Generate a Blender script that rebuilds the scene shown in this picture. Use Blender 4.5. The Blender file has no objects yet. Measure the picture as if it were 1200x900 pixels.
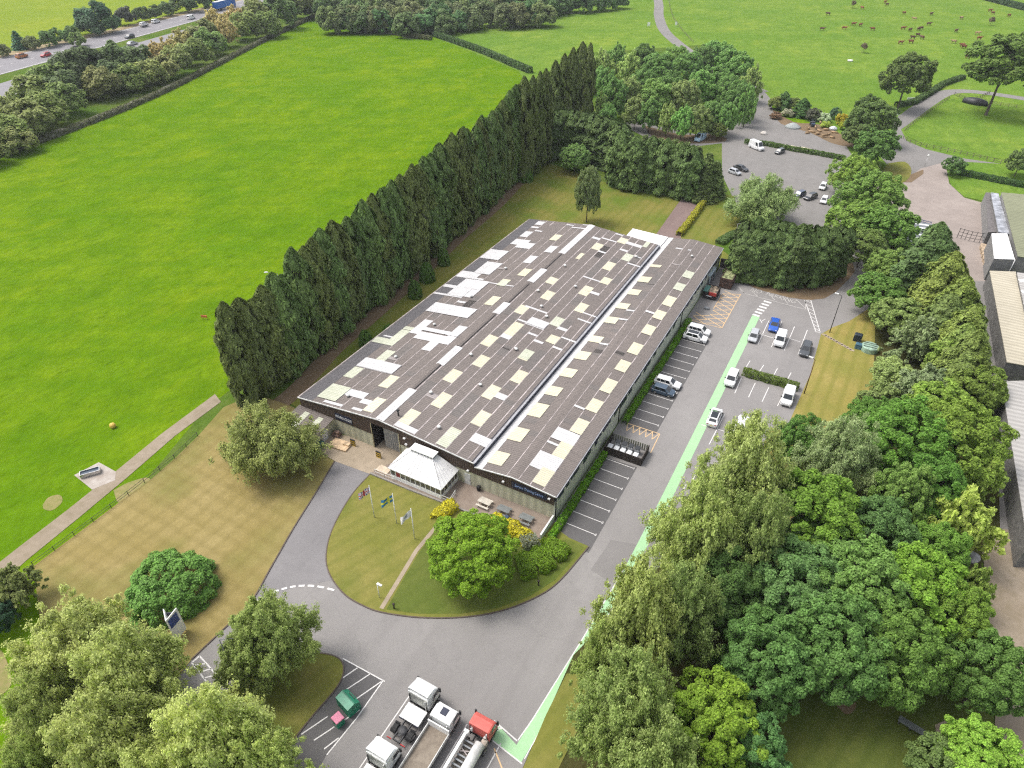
import bpy, bmesh, math, random
import numpy as np
from mathutils import Vector, Matrix

SC = bpy.context.scene
COL = SC.collection
PI = math.pi
rad = math.radians

# ------------------------------------------------------------------ camera, sky, sun, exposure
# World frame: metres, +Y runs along the long side of the factory, +X across it, origin on the car park.
CAM = np.array([18.394, -57.651, 70.053])
FPX, PITCH, YAW, ROLL = 788.47, rad(37.023), rad(28.493), rad(0.239)
_cp, _sp = math.cos(PITCH), math.sin(PITCH)
CW = np.array([-math.sin(YAW) * _cp, math.cos(YAW) * _cp, -_sp])
_r = np.array([math.cos(YAW), math.sin(YAW), 0.0])
_u = np.cross(_r, CW)
CR = math.cos(ROLL) * _r + math.sin(ROLL) * _u
CU = -math.sin(ROLL) * _r + math.cos(ROLL) * _u

cam_d = bpy.data.cameras.new("camera")
cam = bpy.data.objects.new("camera", cam_d)
COL.objects.link(cam)
cam.matrix_world = Matrix(((CR[0], CU[0], -CW[0], CAM[0]), (CR[1], CU[1], -CW[1], CAM[1]),
                           (CR[2], CU[2], -CW[2], CAM[2]), (0, 0, 0, 1)))
cam_d.sensor_fit = 'HORIZONTAL'
cam_d.sensor_width = 36.0
cam_d.lens = 36.0 * FPX / 1200.0
cam_d.clip_start = 0.5
cam_d.clip_end = 8000
SC.camera = cam

SUN_EL, SUN_TO = 60.0, np.array([0.80, 0.16])          # elevation, horizontal direction the light travels
SUN_TO = SUN_TO / np.linalg.norm(SUN_TO)
w = bpy.data.worlds.new("World")
SC.world = w
w.use_nodes = True
nt = w.node_tree
bg = nt.nodes["Background"]
sky = nt.nodes.new("ShaderNodeTexSky")
sky.sky_type = 'NISHITA'
sky.sun_disc = False
sky.sun_elevation = rad(SUN_EL)
sky.sun_rotation = math.atan2(-SUN_TO[0], -SUN_TO[1])
sky.air_density = 1.0
sky.dust_density = 4.0
sky.ozone_density = 1.0
hsv = nt.nodes.new("ShaderNodeHueSaturation")
hsv.inputs["Saturation"].default_value = 0.35
nt.links.new(sky.outputs[0], hsv.inputs["Color"])
nt.links.new(hsv.outputs[0], bg.inputs[0])
bg.inputs[1].default_value = 0.15

sun_d = bpy.data.lights.new("sun", 'SUN')
sun = bpy.data.objects.new("sun", sun_d)
COL.objects.link(sun)
sun_d.energy = 1.05
sun_d.angle = rad(20)
sun_d.color = (1.0, 0.955, 0.88)
sdir = Vector((SUN_TO[0] * math.cos(rad(SUN_EL)), SUN_TO[1] * math.cos(rad(SUN_EL)), -math.sin(rad(SUN_EL))))
sun.rotation_euler = sdir.to_track_quat('-Z', 'Y').to_euler()

SC.view_settings.view_transform = 'Standard'
SC.view_settings.look = 'None'
SC.view_settings.gamma = 1.0
SC.view_settings.use_curve_mapping = False
SC.view_settings.exposure = 0.98
SC.render.engine = 'CYCLES'
SC.cycles.max_bounces = 9
SC.cycles.diffuse_bounces = 6
SC.cycles.glossy_bounces = 3
SC.cycles.transmission_bounces = 4
SC.cycles.transparent_max_bounces = 6
SC.cycles.use_denoising = False
SC.cycles.filter_width = 1.25
SC.cycles.caustics_reflective = False
SC.cycles.caustics_refractive = False


# ------------------------------------------------------------------ site survey: photo position -> point on the ground
def ray(px, py):
    return (px - 600.0) * CR - (py - 450.0) * CU + FPX * CW


def G(px, py, z=0.0):
    d = ray(px, py)
    p = CAM + d * ((z - CAM[2]) / d[2])
    return float(p[0]), float(p[1])


def depth(x, y, z):
    return float((np.array([x, y, z]) - CAM) @ CW)


# ------------------------------------------------------------------ materials
def new_mat(name):
    m = bpy.data.materials.new(name)
    m.use_nodes = True
    return m, m.node_tree, m.node_tree.nodes["Principled BSDF"]


def rgba(c):
    return (c[0], c[1], c[2], 1.0)


def mixc(t, fac, a, b, mode='MIX'):
    n = t.nodes.new("ShaderNodeMix")
    n.data_type = 'RGBA'
    n.blend_type = mode
    for sock, v in ((n.inputs[0], fac), (n.inputs[6], a), (n.inputs[7], b)):
        if isinstance(v, bpy.types.NodeSocket):
            t.links.new(v, sock)
        elif isinstance(v, (int, float)):
            sock.default_value = v
        else:
            sock.default_value = rgba(v)
    return n.outputs[2]


def coords(t, scale=(1, 1, 1), rot=0.0):
    tc = t.nodes.new("ShaderNodeTexCoord")
    mp = t.nodes.new("ShaderNodeMapping")
    mp.inputs["Scale"].default_value = scale
    mp.inputs["Rotation"].default_value = (0, 0, rot)
    t.links.new(tc.outputs["Object"], mp.inputs["Vector"])
    return mp.outputs[0]


def noise(t, scale, detail=4, rough=0.55, vec=None, lo=0.35, hi=0.65):
    n = t.nodes.new("ShaderNodeTexNoise")
    n.inputs["Scale"].default_value = scale
    n.inputs["Detail"].default_value = detail
    n.inputs["Roughness"].default_value = rough
    t.links.new(vec if vec is not None else coords(t), n.inputs["Vector"])
    r = t.nodes.new("ShaderNodeMapRange")
    r.inputs[1].default_value = lo
    r.inputs[2].default_value = hi
    t.links.new(n.outputs["Fac"], r.inputs[0])
    return r.outputs[0]


def wave(t, scale, rot=0.0, dist=1.0, dscale=1.0, lo=0.3, hi=0.7, axis='X'):
    n = t.nodes.new("ShaderNodeTexWave")
    n.wave_type = 'BANDS'
    n.bands_direction = axis
    n.inputs["Scale"].default_value = scale
    n.inputs["Distortion"].default_value = dist
    n.inputs["Detail"].default_value = 2
    n.inputs["Detail Scale"].default_value = dscale
    t.links.new(coords(t, rot=rot), n.inputs["Vector"])
    r = t.nodes.new("ShaderNodeMapRange")
    r.inputs[1].default_value = lo
    r.inputs[2].default_value = hi
    t.links.new(n.outputs["Fac"], r.inputs[0])
    return r.outputs[0]


def scaled(t, sock, k):
    n = t.nodes.new("ShaderNodeMath")
    n.operation = 'MULTIPLY'
    n.inputs[1].default_value = k
    t.links.new(sock, n.inputs[0])
    return n.outputs[0]


def bump(t, bsdf, h, strength, distance):
    b = t.nodes.new("ShaderNodeBump")
    b.inputs["Strength"].default_value = strength
    b.inputs["Distance"].default_value = distance
    t.links.new(h, b.inputs["Height"])
    t.links.new(b.outputs[0], bsdf.inputs["Normal"])


_plain = {}


def plain(name, c, rough=0.6, metal=0.0, vary=0.12, vscale=1.5, coat=0.0, spec=0.5):
    """One colour with a little wear in it."""
    if name in _plain:
        return _plain[name]
    m, t, b = new_mat(name)
    f = noise(t, vscale, 5, 0.6)
    d = tuple(max(0, x * (1 - vary * 1.6)) for x in c)
    e = tuple(min(1, x * (1 + vary)) for x in c)
    t.links.new(mixc(t, f, d, e), b.inputs["Base Color"])
    b.inputs["Roughness"].default_value = rough
    b.inputs["Metallic"].default_value = metal
    b.inputs["Specular IOR Level"].default_value = spec
    if coat:
        b.inputs["Coat Weight"].default_value = coat
        b.inputs["Coat Roughness"].default_value = 0.08
    _plain[name] = m
    return m


def tint(name, rough=0.35, coat=0.6, vary=0.06, vscale=2.0):
    """Colour taken from the object (obj.color): paint shared by many vehicles."""
    m, t, b = new_mat(name)
    oi = t.nodes.new("ShaderNodeObjectInfo")
    f = noise(t, vscale, 4, 0.6)
    k = mixc(t, f, (1 - vary * 2,) * 3, (1, 1, 1))
    t.links.new(mixc(t, 1.0, oi.outputs["Color"], k, 'MULTIPLY'), b.inputs["Base Color"])
    b.inputs["Roughness"].default_value = rough
    b.inputs["Coat Weight"].default_value = coat
    b.inputs["Coat Roughness"].default_value = 0.05
    return m


def leaf_mat(name, spread=0.45, trans=0.50, yellow=0.16):
    """Foliage: obj.color varied leaf by leaf, some light passing through."""
    m, t, b = new_mat(name)
    oi = t.nodes.new("ShaderNodeObjectInfo")
    ge = t.nodes.new("ShaderNodeNewGeometry")
    r = t.nodes.new("ShaderNodeMapRange")
    r.inputs[3].default_value = 1 - spread
    r.inputs[4].default_value = 1 + spread
    t.links.new(ge.outputs["Random Per Island"], r.inputs[0])
    br = t.nodes.new("ShaderNodeVectorMath")
    br.operation = 'SCALE'
    t.links.new(oi.outputs["Color"], br.inputs[0])
    t.links.new(r.outputs[0], br.inputs["Scale"])
    n = noise(t, 0.9, 3, 0.6, lo=0.3, hi=0.7)
    warm = mixc(t, 1.0, br.outputs[0], (1.18, 1.05, 0.75), 'MULTIPLY')
    c = mixc(t, scaled(t, n, yellow * 2), br.outputs[0], warm)
    b.inputs["Roughness"].default_value = 0.6
    b.inputs["Specular IOR Level"].default_value = 0.25
    t.links.new(c, b.inputs["Base Color"])
    tr = t.nodes.new("ShaderNodeBsdfTranslucent")
    t.links.new(c, tr.inputs["Color"])
    mx = t.nodes.new("ShaderNodeMixShader")
    mx.inputs[0].default_value = trans
    t.links.new(b.outputs[0], mx.inputs[1])
    t.links.new(tr.outputs[0], mx.inputs[2])
    t.links.new(mx.outputs[0], t.nodes["Material Output"].inputs["Surface"])
    return m


def grass_mat(name, c_dark, c_mid, c_light, patch=0.035, fine=0.9, bump_k=0.5):
    m, t, b = new_mat(name)
    big = noise(t, patch, 5, 0.65, lo=0.40, hi=0.60)
    mid = noise(t, 0.16, 6, 0.7, coords(t, (1.0, 0.6, 1.0), rad(-20)), lo=0.40, hi=0.64)
    fin = noise(t, fine, 5, 0.8, coords(t, (1.0, 0.55, 1.0), rad(25)), lo=0.32, hi=0.68)
    c = mixc(t, big, c_mid, c_light)
    c = mixc(t, scaled(t, mid, 0.62), c, c_dark)
    c = mixc(t, scaled(t, fin, 0.55), c, tuple(x * 0.50 for x in c_mid))
    tuft = noise(t, 0.42, 3, 0.85, coords(t, (1.0, 0.5, 1.0), rad(-30)), lo=0.56, hi=0.72)
    c = mixc(t, scaled(t, tuft, 0.5), c, tuple(x * 0.55 for x in c_dark))
    dry = noise(t, 0.05, 6, 0.7, coords(t, (1.0, 0.45, 1.0), rad(20)), lo=0.56, hi=0.74)
    c = mixc(t, scaled(t, dry, 0.5), c, (c_light[0] * 1.35, c_light[1] * 1.08, c_light[2]))
    tr = wave(t, 0.035, rad(62), 3.0, 0.15, 0.72, 1.0)
    c = mixc(t, scaled(t, tr, 0.22), c, c_dark)
    t.links.new(c, b.inputs["Base Color"])
    b.inputs["Roughness"].default_value = 0.9
    b.inputs["Specular IOR Level"].default_value = 0.0
    bump(t, b, fin, bump_k, 0.15)
    return m


def lawn_mat(name, base, dark, light, period=2.0, rots=(0.0,), k=0.5, green=None):
    """Mown lawn with the mower's stripes."""
    m, t, b = new_mat(name)
    n1 = noise(t, 0.12, 5, 0.6, lo=0.35, hi=0.65)
    c = mixc(t, n1, base, light)
    if green is not None:
        n3 = noise(t, 0.055, 4, 0.6, lo=0.47, hi=0.66)
        c = mixc(t, n3, c, green)
    for r in rots:
        s = wave(t, PI / period / 10.0 * 1.0, r, 2.2, 0.35, 0.45, 1.0)
        c = mixc(t, scaled(t, s, k), c, dark)
    n2 = noise(t, 1.6, 4, 0.75, lo=0.25, hi=0.75)
    c = mixc(t, scaled(t, n2, 0.45), c, tuple(x * 0.6 for x in base))
    t.links.new(c, b.inputs["Base Color"])
    b.inputs["Roughness"].default_value = 0.95
    b.inputs["Specular IOR Level"].default_value = 0.1
    bump(t, b, n2, 0.4, 0.08)
    return m


def ground_mat(name, c1, c2, c3, s1=0.08, s2=0.6, k=0.6, s3=6.0, cracks=0.0):
    """Asphalt, gravel, soil: broad wear, blotches, fine grain."""
    m, t, b = new_mat(name)
    a = noise(t, s1, 5, 0.6, lo=0.36, hi=0.64)
    bl = noise(t, s2, 6, 0.65, lo=0.45, hi=0.75)
    fi = noise(t, s3, 3, 0.8, lo=0.2, hi=0.8)
    st = noise(t, 0.35, 5, 0.6, coords(t, (1.0, 0.12, 1.0)), lo=0.45, hi=0.7)
    c = mixc(t, a, c1, c2)
    c = mixc(t, scaled(t, bl, k), c, c3)
    c = mixc(t, scaled(t, st, k * 0.4), c, c3)
    c = mixc(t, scaled(t, fi, 0.30), c, tuple(x * 0.55 for x in c1))
    if cracks:
        vo = t.nodes.new("ShaderNodeTexVoronoi")
        vo.feature = 'DISTANCE_TO_EDGE'
        vo.inputs["Scale"].default_value = 0.13
        wp = t.nodes.new("ShaderNodeVectorMath")
        wp.operation = 'MULTIPLY_ADD'
        nz = t.nodes.new("ShaderNodeTexNoise")
        nz.inputs["Scale"].default_value = 0.5
        t.links.new(coords(t), nz.inputs["Vector"])
        t.links.new(nz.outputs["Color"], wp.inputs[0])
        wp.inputs[1].default_value = (3.0, 3.0, 0)
        t.links.new(coords(t), wp.inputs[2])
        t.links.new(wp.outputs[0], vo.inputs["Vector"])
        cr = t.nodes.new("ShaderNodeMapRange")
        cr.inputs[1].default_value, cr.inputs[2].default_value = 0.004, 0.014
        cr.inputs[3].default_value, cr.inputs[4].default_value = cracks, 0.0
        t.links.new(vo.outputs["Distance"], cr.inputs[0])
        c = mixc(t, cr.outputs[0], c, tuple(x * 0.45 for x in c1))
        ty = noise(t, 0.22, 4, 0.6, coords(t, (1.0, 0.05, 1.0), rad(3)), lo=0.50, hi=0.66)
        c = mixc(t, scaled(t, ty, 0.30), c, tuple(x * 0.72 for x in c1))
    t.links.new(c, b.inputs["Base Color"])
    b.inputs["Roughness"].default_value = 0.92
    b.inputs["Specular IOR Level"].default_value = 0.25
    bump(t, b, fi, 0.25, 0.02)
    return m


def paint_mat(name, c, under, wear=0.35):
    """Road paint worn through in places."""
    m, t, b = new_mat(name)
    a = noise(t, 2.2, 6, 0.75, lo=0.52, hi=0.68)
    a2 = noise(t, 0.25, 4, 0.6, lo=0.35, hi=0.7)
    c1 = mixc(t, scaled(t, a2, 0.3), c, tuple(x * 0.75 for x in c))
    t.links.new(mixc(t, scaled(t, a, wear), c1, under), b.inputs["Base Color"])
    b.inputs["Roughness"].default_value = 0.8
    return m


def sheet_mat(name, c, dirt, pitch=0.33, bump_k=0.9, k=0.5, axis='Y', rough=0.75):
    """Corrugated sheeting: ridges as bump, dirt in streaks down the slope."""
    m, t, b = new_mat(name)
    n = t.nodes.new("ShaderNodeTexWave")
    n.wave_type = 'BANDS'
    n.bands_direction = axis
    n.inputs["Scale"].default_value = 2 * PI / pitch / 20.0
    n.inputs["Distortion"].default_value = 0.0
    t.links.new(coords(t), n.inputs["Vector"])
    sc = (0.35, 1.6, 1.0) if axis == 'Y' else (1.6, 1.6, 0.2)
    s = noise(t, 1.0, 5, 0.65, coords(t, sc), lo=0.36, hi=0.72)
    g = noise(t, 0.07, 4, 0.6, lo=0.35, hi=0.65)
    c1 = mixc(t, g, c, tuple(x * 1.18 for x in c))
    c2 = mixc(t, scaled(t, s, k), c1, dirt)
    c3 = mixc(t, scaled(t, n.outputs["Fac"], 0.35), c2, tuple(x * 0.5 for x in dirt))
    t.links.new(c3, b.inputs["Base Color"])
    b.inputs["Roughness"].default_value = rough
    bump(t, b, n.outputs["Fac"], bump_k, 0.05)
    return m


ASPH = (0.225, 0.212, 0.205)
M_field = grass_mat("field_grass", (0.066, 0.148, 0.004), (0.106, 0.208, 0.006), (0.160, 0.250, 0.008))
M_pasture = grass_mat("pasture_grass", (0.085, 0.170, 0.020), (0.132, 0.230, 0.032), (0.190, 0.275, 0.042), 0.02)
M_meadow = grass_mat("meadow_grass", (0.160, 0.230, 0.020), (0.200, 0.270, 0.030), (0.250, 0.300, 0.035), 0.02)
M_verge = grass_mat("rough_grass", (0.055, 0.110, 0.015), (0.085, 0.150, 0.020), (0.150, 0.180, 0.045), 0.06)
M_corner_lawn = lawn_mat("dark_lawn_grass", (0.075, 0.105, 0.020), (0.05, 0.075, 0.015), (0.115, 0.130, 0.030), 2.0, (0.3,), 0.3)  # darker green grass of the bottom right corner lawn
M_dry = lawn_mat("dry_lawn_grass", (0.255, 0.200, 0.072), (0.150, 0.120, 0.036), (0.310, 0.245, 0.105), 2.3, (rad(0), rad(90)), 0.25, (0.155, 0.165, 0.040))
M_strip = lawn_mat("striped_lawn_grass", (0.275, 0.225, 0.060), (0.175, 0.175, 0.036), (0.33, 0.26, 0.090), 2.2, (rad(2),), 0.65, (0.200, 0.200, 0.045))
M_flag = lawn_mat("front_lawn_grass", (0.165, 0.170, 0.035), (0.110, 0.130, 0.022), (0.230, 0.205, 0.060), 2.0, (rad(20),), 0.3, (0.095, 0.135, 0.022))
M_back = lawn_mat("back_lawn_grass", (0.150, 0.160, 0.030), (0.105, 0.130, 0.020), (0.215, 0.190, 0.050), 2.4, (rad(0),), 0.35, (0.085, 0.160, 0.014))
M_asph = ground_mat("asphalt", ASPH, (0.280, 0.265, 0.256), (0.165, 0.156, 0.151), 0.05, 0.4, 0.45, 6.0, 0.10)
M_asph_new = ground_mat("dark_asphalt", (0.105, 0.100, 0.100), (0.125, 0.120, 0.118), (0.085, 0.082, 0.082), 0.12, 0.9, 0.3)
M_drive = ground_mat("drive_asphalt", (0.198, 0.188, 0.190), (0.228, 0.217, 0.218), (0.158, 0.150, 0.151), 0.10, 0.7, 0.40, 6.0, 0.08)
M_lane = ground_mat("lane_tarmac", (0.200, 0.190, 0.180), (0.230, 0.215, 0.205), (0.150, 0.140, 0.130), 0.07, 0.5, 0.5)
M_track = ground_mat("gravel_track", (0.255, 0.205, 0.150), (0.310, 0.255, 0.195), (0.165, 0.135, 0.075), 0.2, 1.1, 0.6)
M_conc = ground_mat("concrete_yard", (0.285, 0.240, 0.215), (0.330, 0.280, 0.250), (0.200, 0.165, 0.145), 0.12, 0.5, 0.5)
M_apron = ground_mat("concrete_apron", (0.32, 0.26, 0.19), (0.38, 0.31, 0.23), (0.22, 0.18, 0.13), 0.25, 0.8, 0.5)
M_patio = ground_mat("patio_slabs", (0.235, 0.185, 0.150), (0.285, 0.235, 0.195), (0.16, 0.12, 0.095), 0.4, 1.0, 0.55)
M_soil = ground_mat("bare_soil", (0.165, 0.112, 0.066), (0.215, 0.150, 0.090), (0.105, 0.082, 0.036), 0.25, 1.2, 0.6)
M_brick = ground_mat("brick_paving", (0.190, 0.135, 0.125), (0.225, 0.165, 0.150), (0.135, 0.098, 0.090), 0.3, 1.4, 0.5)
M_kerb = ground_mat("kerb_concrete", (0.26, 0.24, 0.22), (0.30, 0.28, 0.26), (0.17, 0.15, 0.13), 0.5, 2.0, 0.4)
M_edge = plain("kerb_brick", (0.10, 0.075, 0.06), 0.9)
M_white = paint_mat("white_road_paint", (0.62, 0.60, 0.58), ASPH, 0.30)
M_faint = paint_mat("faded_road_paint", (0.42, 0.40, 0.38), ASPH, 0.65)
M_green = paint_mat("green_path_paint", (0.30, 0.50, 0.27), (0.42, 0.55, 0.40), 0.40)
M_orange = paint_mat("orange_hatch_paint", (0.58, 0.40, 0.22), ASPH, 0.45)
M_leaf = leaf_mat("leaves")
M_needle = leaf_mat("conifer_foliage", 0.40, 0.15, 0.30)
M_bark = plain("bark", (0.085, 0.066, 0.048), 0.9, vary=0.35, vscale=3)
M_paint = tint("vehicle_paint")
M_glass = plain("vehicle_glass", (0.012, 0.015, 0.018), 0.06, vary=0.1, spec=0.8)
M_black = plain("black_plastic", (0.018, 0.018, 0.019), 0.6)
M_tyre = plain("tyre_rubber", (0.022, 0.022, 0.022), 0.85)
M_rim = plain("wheel_alloy", (0.35, 0.35, 0.36), 0.35, 0.8)
M_lampw = plain("headlight_glass", (0.62, 0.63, 0.65), 0.1)
M_lampr = plain("tail_light_red", (0.35, 0.012, 0.010), 0.15)
M_chrome = plain("bright_metal", (0.50, 0.50, 0.50), 0.35, 0.9)
M_wht = plain("white_paint", (0.78, 0.78, 0.77), 0.4, vary=0.04)
M_whtdirty = plain("weathered_white", (0.62, 0.62, 0.60), 0.7, vary=0.14)
M_grey = plain("grey_steel", (0.22, 0.23, 0.24), 0.55, 0.3)
M_dgrey = plain("dark_steel", (0.045, 0.045, 0.048), 0.6, 0.2)


# ------------------------------------------------------------------ mesh helpers
class MB:
    """Collects faces and links them as ONE mesh object."""

    def __init__(s):
        s.v, s.f, s.m, s.sm = [], [], [], []

    def add(s, verts, faces, m=0, smooth=False):
        o = len(s.v)
        s.v += [tuple(map(float, p)) for p in verts]
        for f in faces:
            s.f.append([o + i for i in f])
            s.m.append(m)
            s.sm.append(smooth)
        return s

    def quad(s, a, b, c, d, m=0):
        return s.add([a, b, c, d], [(0, 1, 2, 3)], m)

    def box(s, x0, x1, y0, y1, z0, z1, m=0):
        v = [(x, y, z) for z in (z0, z1) for y in (y0, y1) for x in (x0, x1)]
        return s.add(v, [(0, 2, 3, 1), (4, 5, 7, 6), (0, 1, 5, 4), (1, 3, 7, 5), (3, 2, 6, 7), (2, 0, 4, 6)], m)

    def cbox(s, x0, x1, y0, y1, z0, z1, c=0.04, m=0):
        """Box with chamfered vertical and top edges."""
        def ring(i, z):
            a, b, d, e = x0 + i, x1 - i, y0 + i, y1 - i
            return [(a + c, d, z), (b - c, d, z), (b, d + c, z), (b, e - c, z), (b - c, e, z), (a + c, e, z), (a, e - c, z), (a, d + c, z)]
        return s.loft([ring(0, z0), ring(0, z1 - c), ring(c, z1)], m)

    def loft(s, rings, m=0, caps=True, closed=True, smooth=False):
        n = len(rings[0])
        v = [p for r in rings for p in r]
        f = []
        for i in range(len(rings) - 1):
            for j in range(n if closed else n - 1):
                k = (j + 1) % n
                f.append((i * n + j, i * n + k, (i + 1) * n + k, (i + 1) * n + j))
        s.add(v, f, m, smooth)
        if caps:
            o = len(s.v) - len(v)
            s.f.append([o + j for j in range(n)][::-1]); s.m.append(m); s.sm.append(False)
            s.f.append([o + (len(rings) - 1) * n + j for j in range(n)]); s.m.append(m); s.sm.append(False)
        return s

    def tube(s, p0, p1, r0, r1=None, n=8, m=0, smooth=True):
        p0, p1 = Vector(p0), Vector(p1)
        r1 = r0 if r1 is None else r1
        d = (p1 - p0).normalized()
        a = d.orthogonal().normalized()
        b = d.cross(a)
        rings = [[tuple(p + (a * math.cos(2 * PI * i / n) + b * math.sin(2 * PI * i / n)) * r) for i in range(n)] for p, r in ((p0, r0), (p1, r1))]
        return s.loft(rings, m, True, True, smooth)

    def lathe(s, prof, n=16, m=0, cx=0, cy=0, smooth=True):
        rings = [[(cx + r * math.cos(2 * PI * i / n), cy + r * math.sin(2 * PI * i / n), z) for i in range(n)] for r, z in prof]
        return s.loft(rings, m, True, True, smooth)

    def beam(s, p0, p1, wd, ht, m=0):
        p0, p1 = Vector(p0), Vector(p1)
        d = (p1 - p0).normalized()
        u = Vector((0, 0, 1))
        if abs(d.z) > 0.95:
            u = Vector((0, 1, 0))
        a = d.cross(u).normalized() * (wd / 2)
        b = a.cross(d).normalized() * (ht / 2)
        rings = [[tuple(p + a + b), tuple(p - a + b), tuple(p - a - b), tuple(p + a - b)] for p in (p0, p1)]
        return s.loft(rings, m)

    def build(s, name, mats, parent=None, loc=None):
        me = bpy.data.meshes.new(name)
        me.from_pydata(s.v, [], s.f)
        for mt in (mats if isinstance(mats, (list, tuple)) else [mats]):
            me.materials.append(mt)
        if any(s.m):
            me.polygons.foreach_set("material_index", s.m)
        if any(s.sm):
            me.polygons.foreach_set("use_smooth", s.sm)
        bm = bmesh.new()
        bm.from_mesh(me)
        bmesh.ops.recalc_face_normals(bm, faces=bm.faces)
        bm.to_mesh(me)
        bm.free()
        o = bpy.data.objects.new(name, me)
        COL.objects.link(o)
        if parent is not None:
            o.parent = parent
        if loc is not None:
            o.location = loc
        return o


def tag(o, label, cat, group=None):
    o["label"] = label
    o["category"] = cat
    if group:
        o["group"] = group
    return o


def thing(name, label, cat, loc=(0, 0, 0), rz=0.0, group=None):
    o = bpy.data.objects.new(name, None)
    o.empty_display_size = 0.5
    COL.objects.link(o)
    o.location = loc
    o.rotation_euler = (0, 0, rz)
    return tag(o, label, cat, group)


def structure(o):
    o["kind"] = "structure"
    return o


def kids(root):
    return [c for c in SC.objects if c.parent == root]


def collect(root):
    """[(part, [sub-parts])] of a thing."""
    ch = {}
    for o in SC.objects:
        if o.parent is not None:
            ch.setdefault(o.parent.name, []).append(o)
    return [(c, ch.get(c.name, [])) for c in ch.get(root.name, [])]


def copy_thing(root, parts, loc, rz, label, group=None, scale=None):
    r = root.copy()
    COL.objects.link(r)
    r.location = loc
    r.rotation_euler = (0, 0, rz)
    r["label"] = label
    if group:
        r["group"] = group
    elif "group" in r:
        del r["group"]
    if scale:
        r.scale = scale
    out = []
    for c, subs in parts:
        k = c.copy()
        COL.objects.link(k)
        k.parent = r
        out.append(k)
        for d in subs:
            e = d.copy()
            COL.objects.link(e)
            e.parent = k
            out.append(e)
    return r, out


def sheet(name, pts, z, mat, thick=0.0, kind="structure"):
    """A flat piece of ground; with thick > 0 it has a raised edge of that height."""
    bm = bmesh.new()
    vs = [bm.verts.new((x, y, z)) for x, y in pts]
    f = bm.faces.new(vs)
    if f.normal.z < 0:
        f.normal_flip()
    f.normal_update()
    if f.normal.z < 0:
        bmesh.ops.reverse_faces(bm, faces=[f])
    edges = list(bm.edges)
    if thick:
        lo = {v: bm.verts.new((v.co.x, v.co.y, z - thick)) for v in vs}
        for e in edges:
            a, b = e.verts
            bm.faces.new((a, b, lo[b], lo[a]))
    bmesh.ops.triangulate(bm, faces=[f], ngon_method='EAR_CLIP')
    me = bpy.data.meshes.new(name)
    bm.to_mesh(me)
    bm.free()
    me.materials.append(mat)
    o = bpy.data.objects.new(name, me)
    COL.objects.link(o)
    o["kind"] = kind
    return o


def P(*pts):
    return [G(x, y) for x, y in pts]


def smooth_line(pts, n=6):
    """Catmull-Rom through plan points."""
    q = [Vector(p[:2]) for p in pts]
    q = [q[0] * 2 - q[1]] + q + [q[-1] * 2 - q[-2]]
    out = []
    for i in range(1, len(q) - 2):
        for k in range(n):
            t = k / n
            a, b, c, d = q[i - 1], q[i], q[i + 1], q[i + 2]
            out.append(0.5 * ((2 * b) + (c - a) * t + (2 * a - 5 * b + 4 * c - d) * t * t + (3 * b - a - 3 * c + d) * t ** 3))
    out.append(q[-2])
    return [(p.x, p.y) for p in out]


def ribbon(pts, width, z, mb, m=0):
    """A strip of given width along a plan line."""
    q = [Vector((p[0], p[1])) for p in pts]
    L, R_ = [], []
    for i, p in enumerate(q):
        d = (q[min(i + 1, len(q) - 1)] - q[max(i - 1, 0)])
        if d.length < 1e-6:
            d = Vector((1, 0))
        d.normalize()
        nrm = Vector((-d.y, d.x)) * (width / 2)
        L.append((p.x + nrm.x, p.y + nrm.y, z))
        R_.append((p.x - nrm.x, p.y - nrm.y, z))
    n = len(q)
    mb.add(L + R_, [(i, n + i, n + i + 1, i + 1) for i in range(n - 1)], m)


def kerb(name, pts, mat, w=0.15, z0=0.0, z1=0.13):
    q = [Vector((p[0], p[1])) for p in pts]
    mb = MB()
    rings = []
    for i, p in enumerate(q):
        d = (q[min(i + 1, len(q) - 1)] - q[max(i - 1, 0)]).normalized()
        n = Vector((-d.y, d.x)) * (w / 2)
        rings.append([(p.x + n.x, p.y + n.y, z0), (p.x + n.x, p.y + n.y, z1), (p.x - n.x, p.y - n.y, z1), (p.x - n.x, p.y - n.y, z0)])
    mb.loft(rings)
    return structure(mb.build(name, mat))


# ------------------------------------------------------------------ foliage
def fast_mesh(name, V, F, mat):
    me = bpy.data.meshes.new(name)
    n, k = len(F), F.shape[1]
    me.vertices.add(len(V))
    me.vertices.foreach_set("co", V.astype(np.float32).ravel())
    me.loops.add(n * k)
    me.loops.foreach_set("vertex_index", F.astype(np.int32).ravel())
    me.polygons.add(n)
    me.polygons.foreach_set("loop_start", np.arange(0, n * k, k, dtype=np.int32))
    me.materials.append(mat)
    me.update(calc_edges=True)
    return me


def leaves(Pn, N, S, rng, long=1.0, axis=None):
    """Rhombus leaf clusters at points Pn facing N, half-size S."""
    N = N / (np.linalg.norm(N, axis=1, keepdims=True) + 1e-9)
    A = rng.normal(size=N.shape) if axis is None else axis + rng.normal(size=N.shape) * 0.35
    T = A - N * np.sum(A * N, axis=1, keepdims=True)
    T /= np.linalg.norm(T, axis=1, keepdims=True) + 1e-9
    B = np.cross(N, T)
    S = S[:, None]
    b = S * (0.62 + 0.25 * rng.random((len(N), 1)))
    off = N * S * 0.25
    V = np.stack([Pn + T * S * long, Pn + B * b + off, Pn - T * S * long, Pn - B * b + off], axis=1).reshape(-1, 3)
    return V, np.arange(len(V)).reshape(-1, 4)


def unit(rng, n):
    d = rng.normal(size=(n, 3))
    return d / np.linalg.norm(d, axis=1, keepdims=True)


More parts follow.
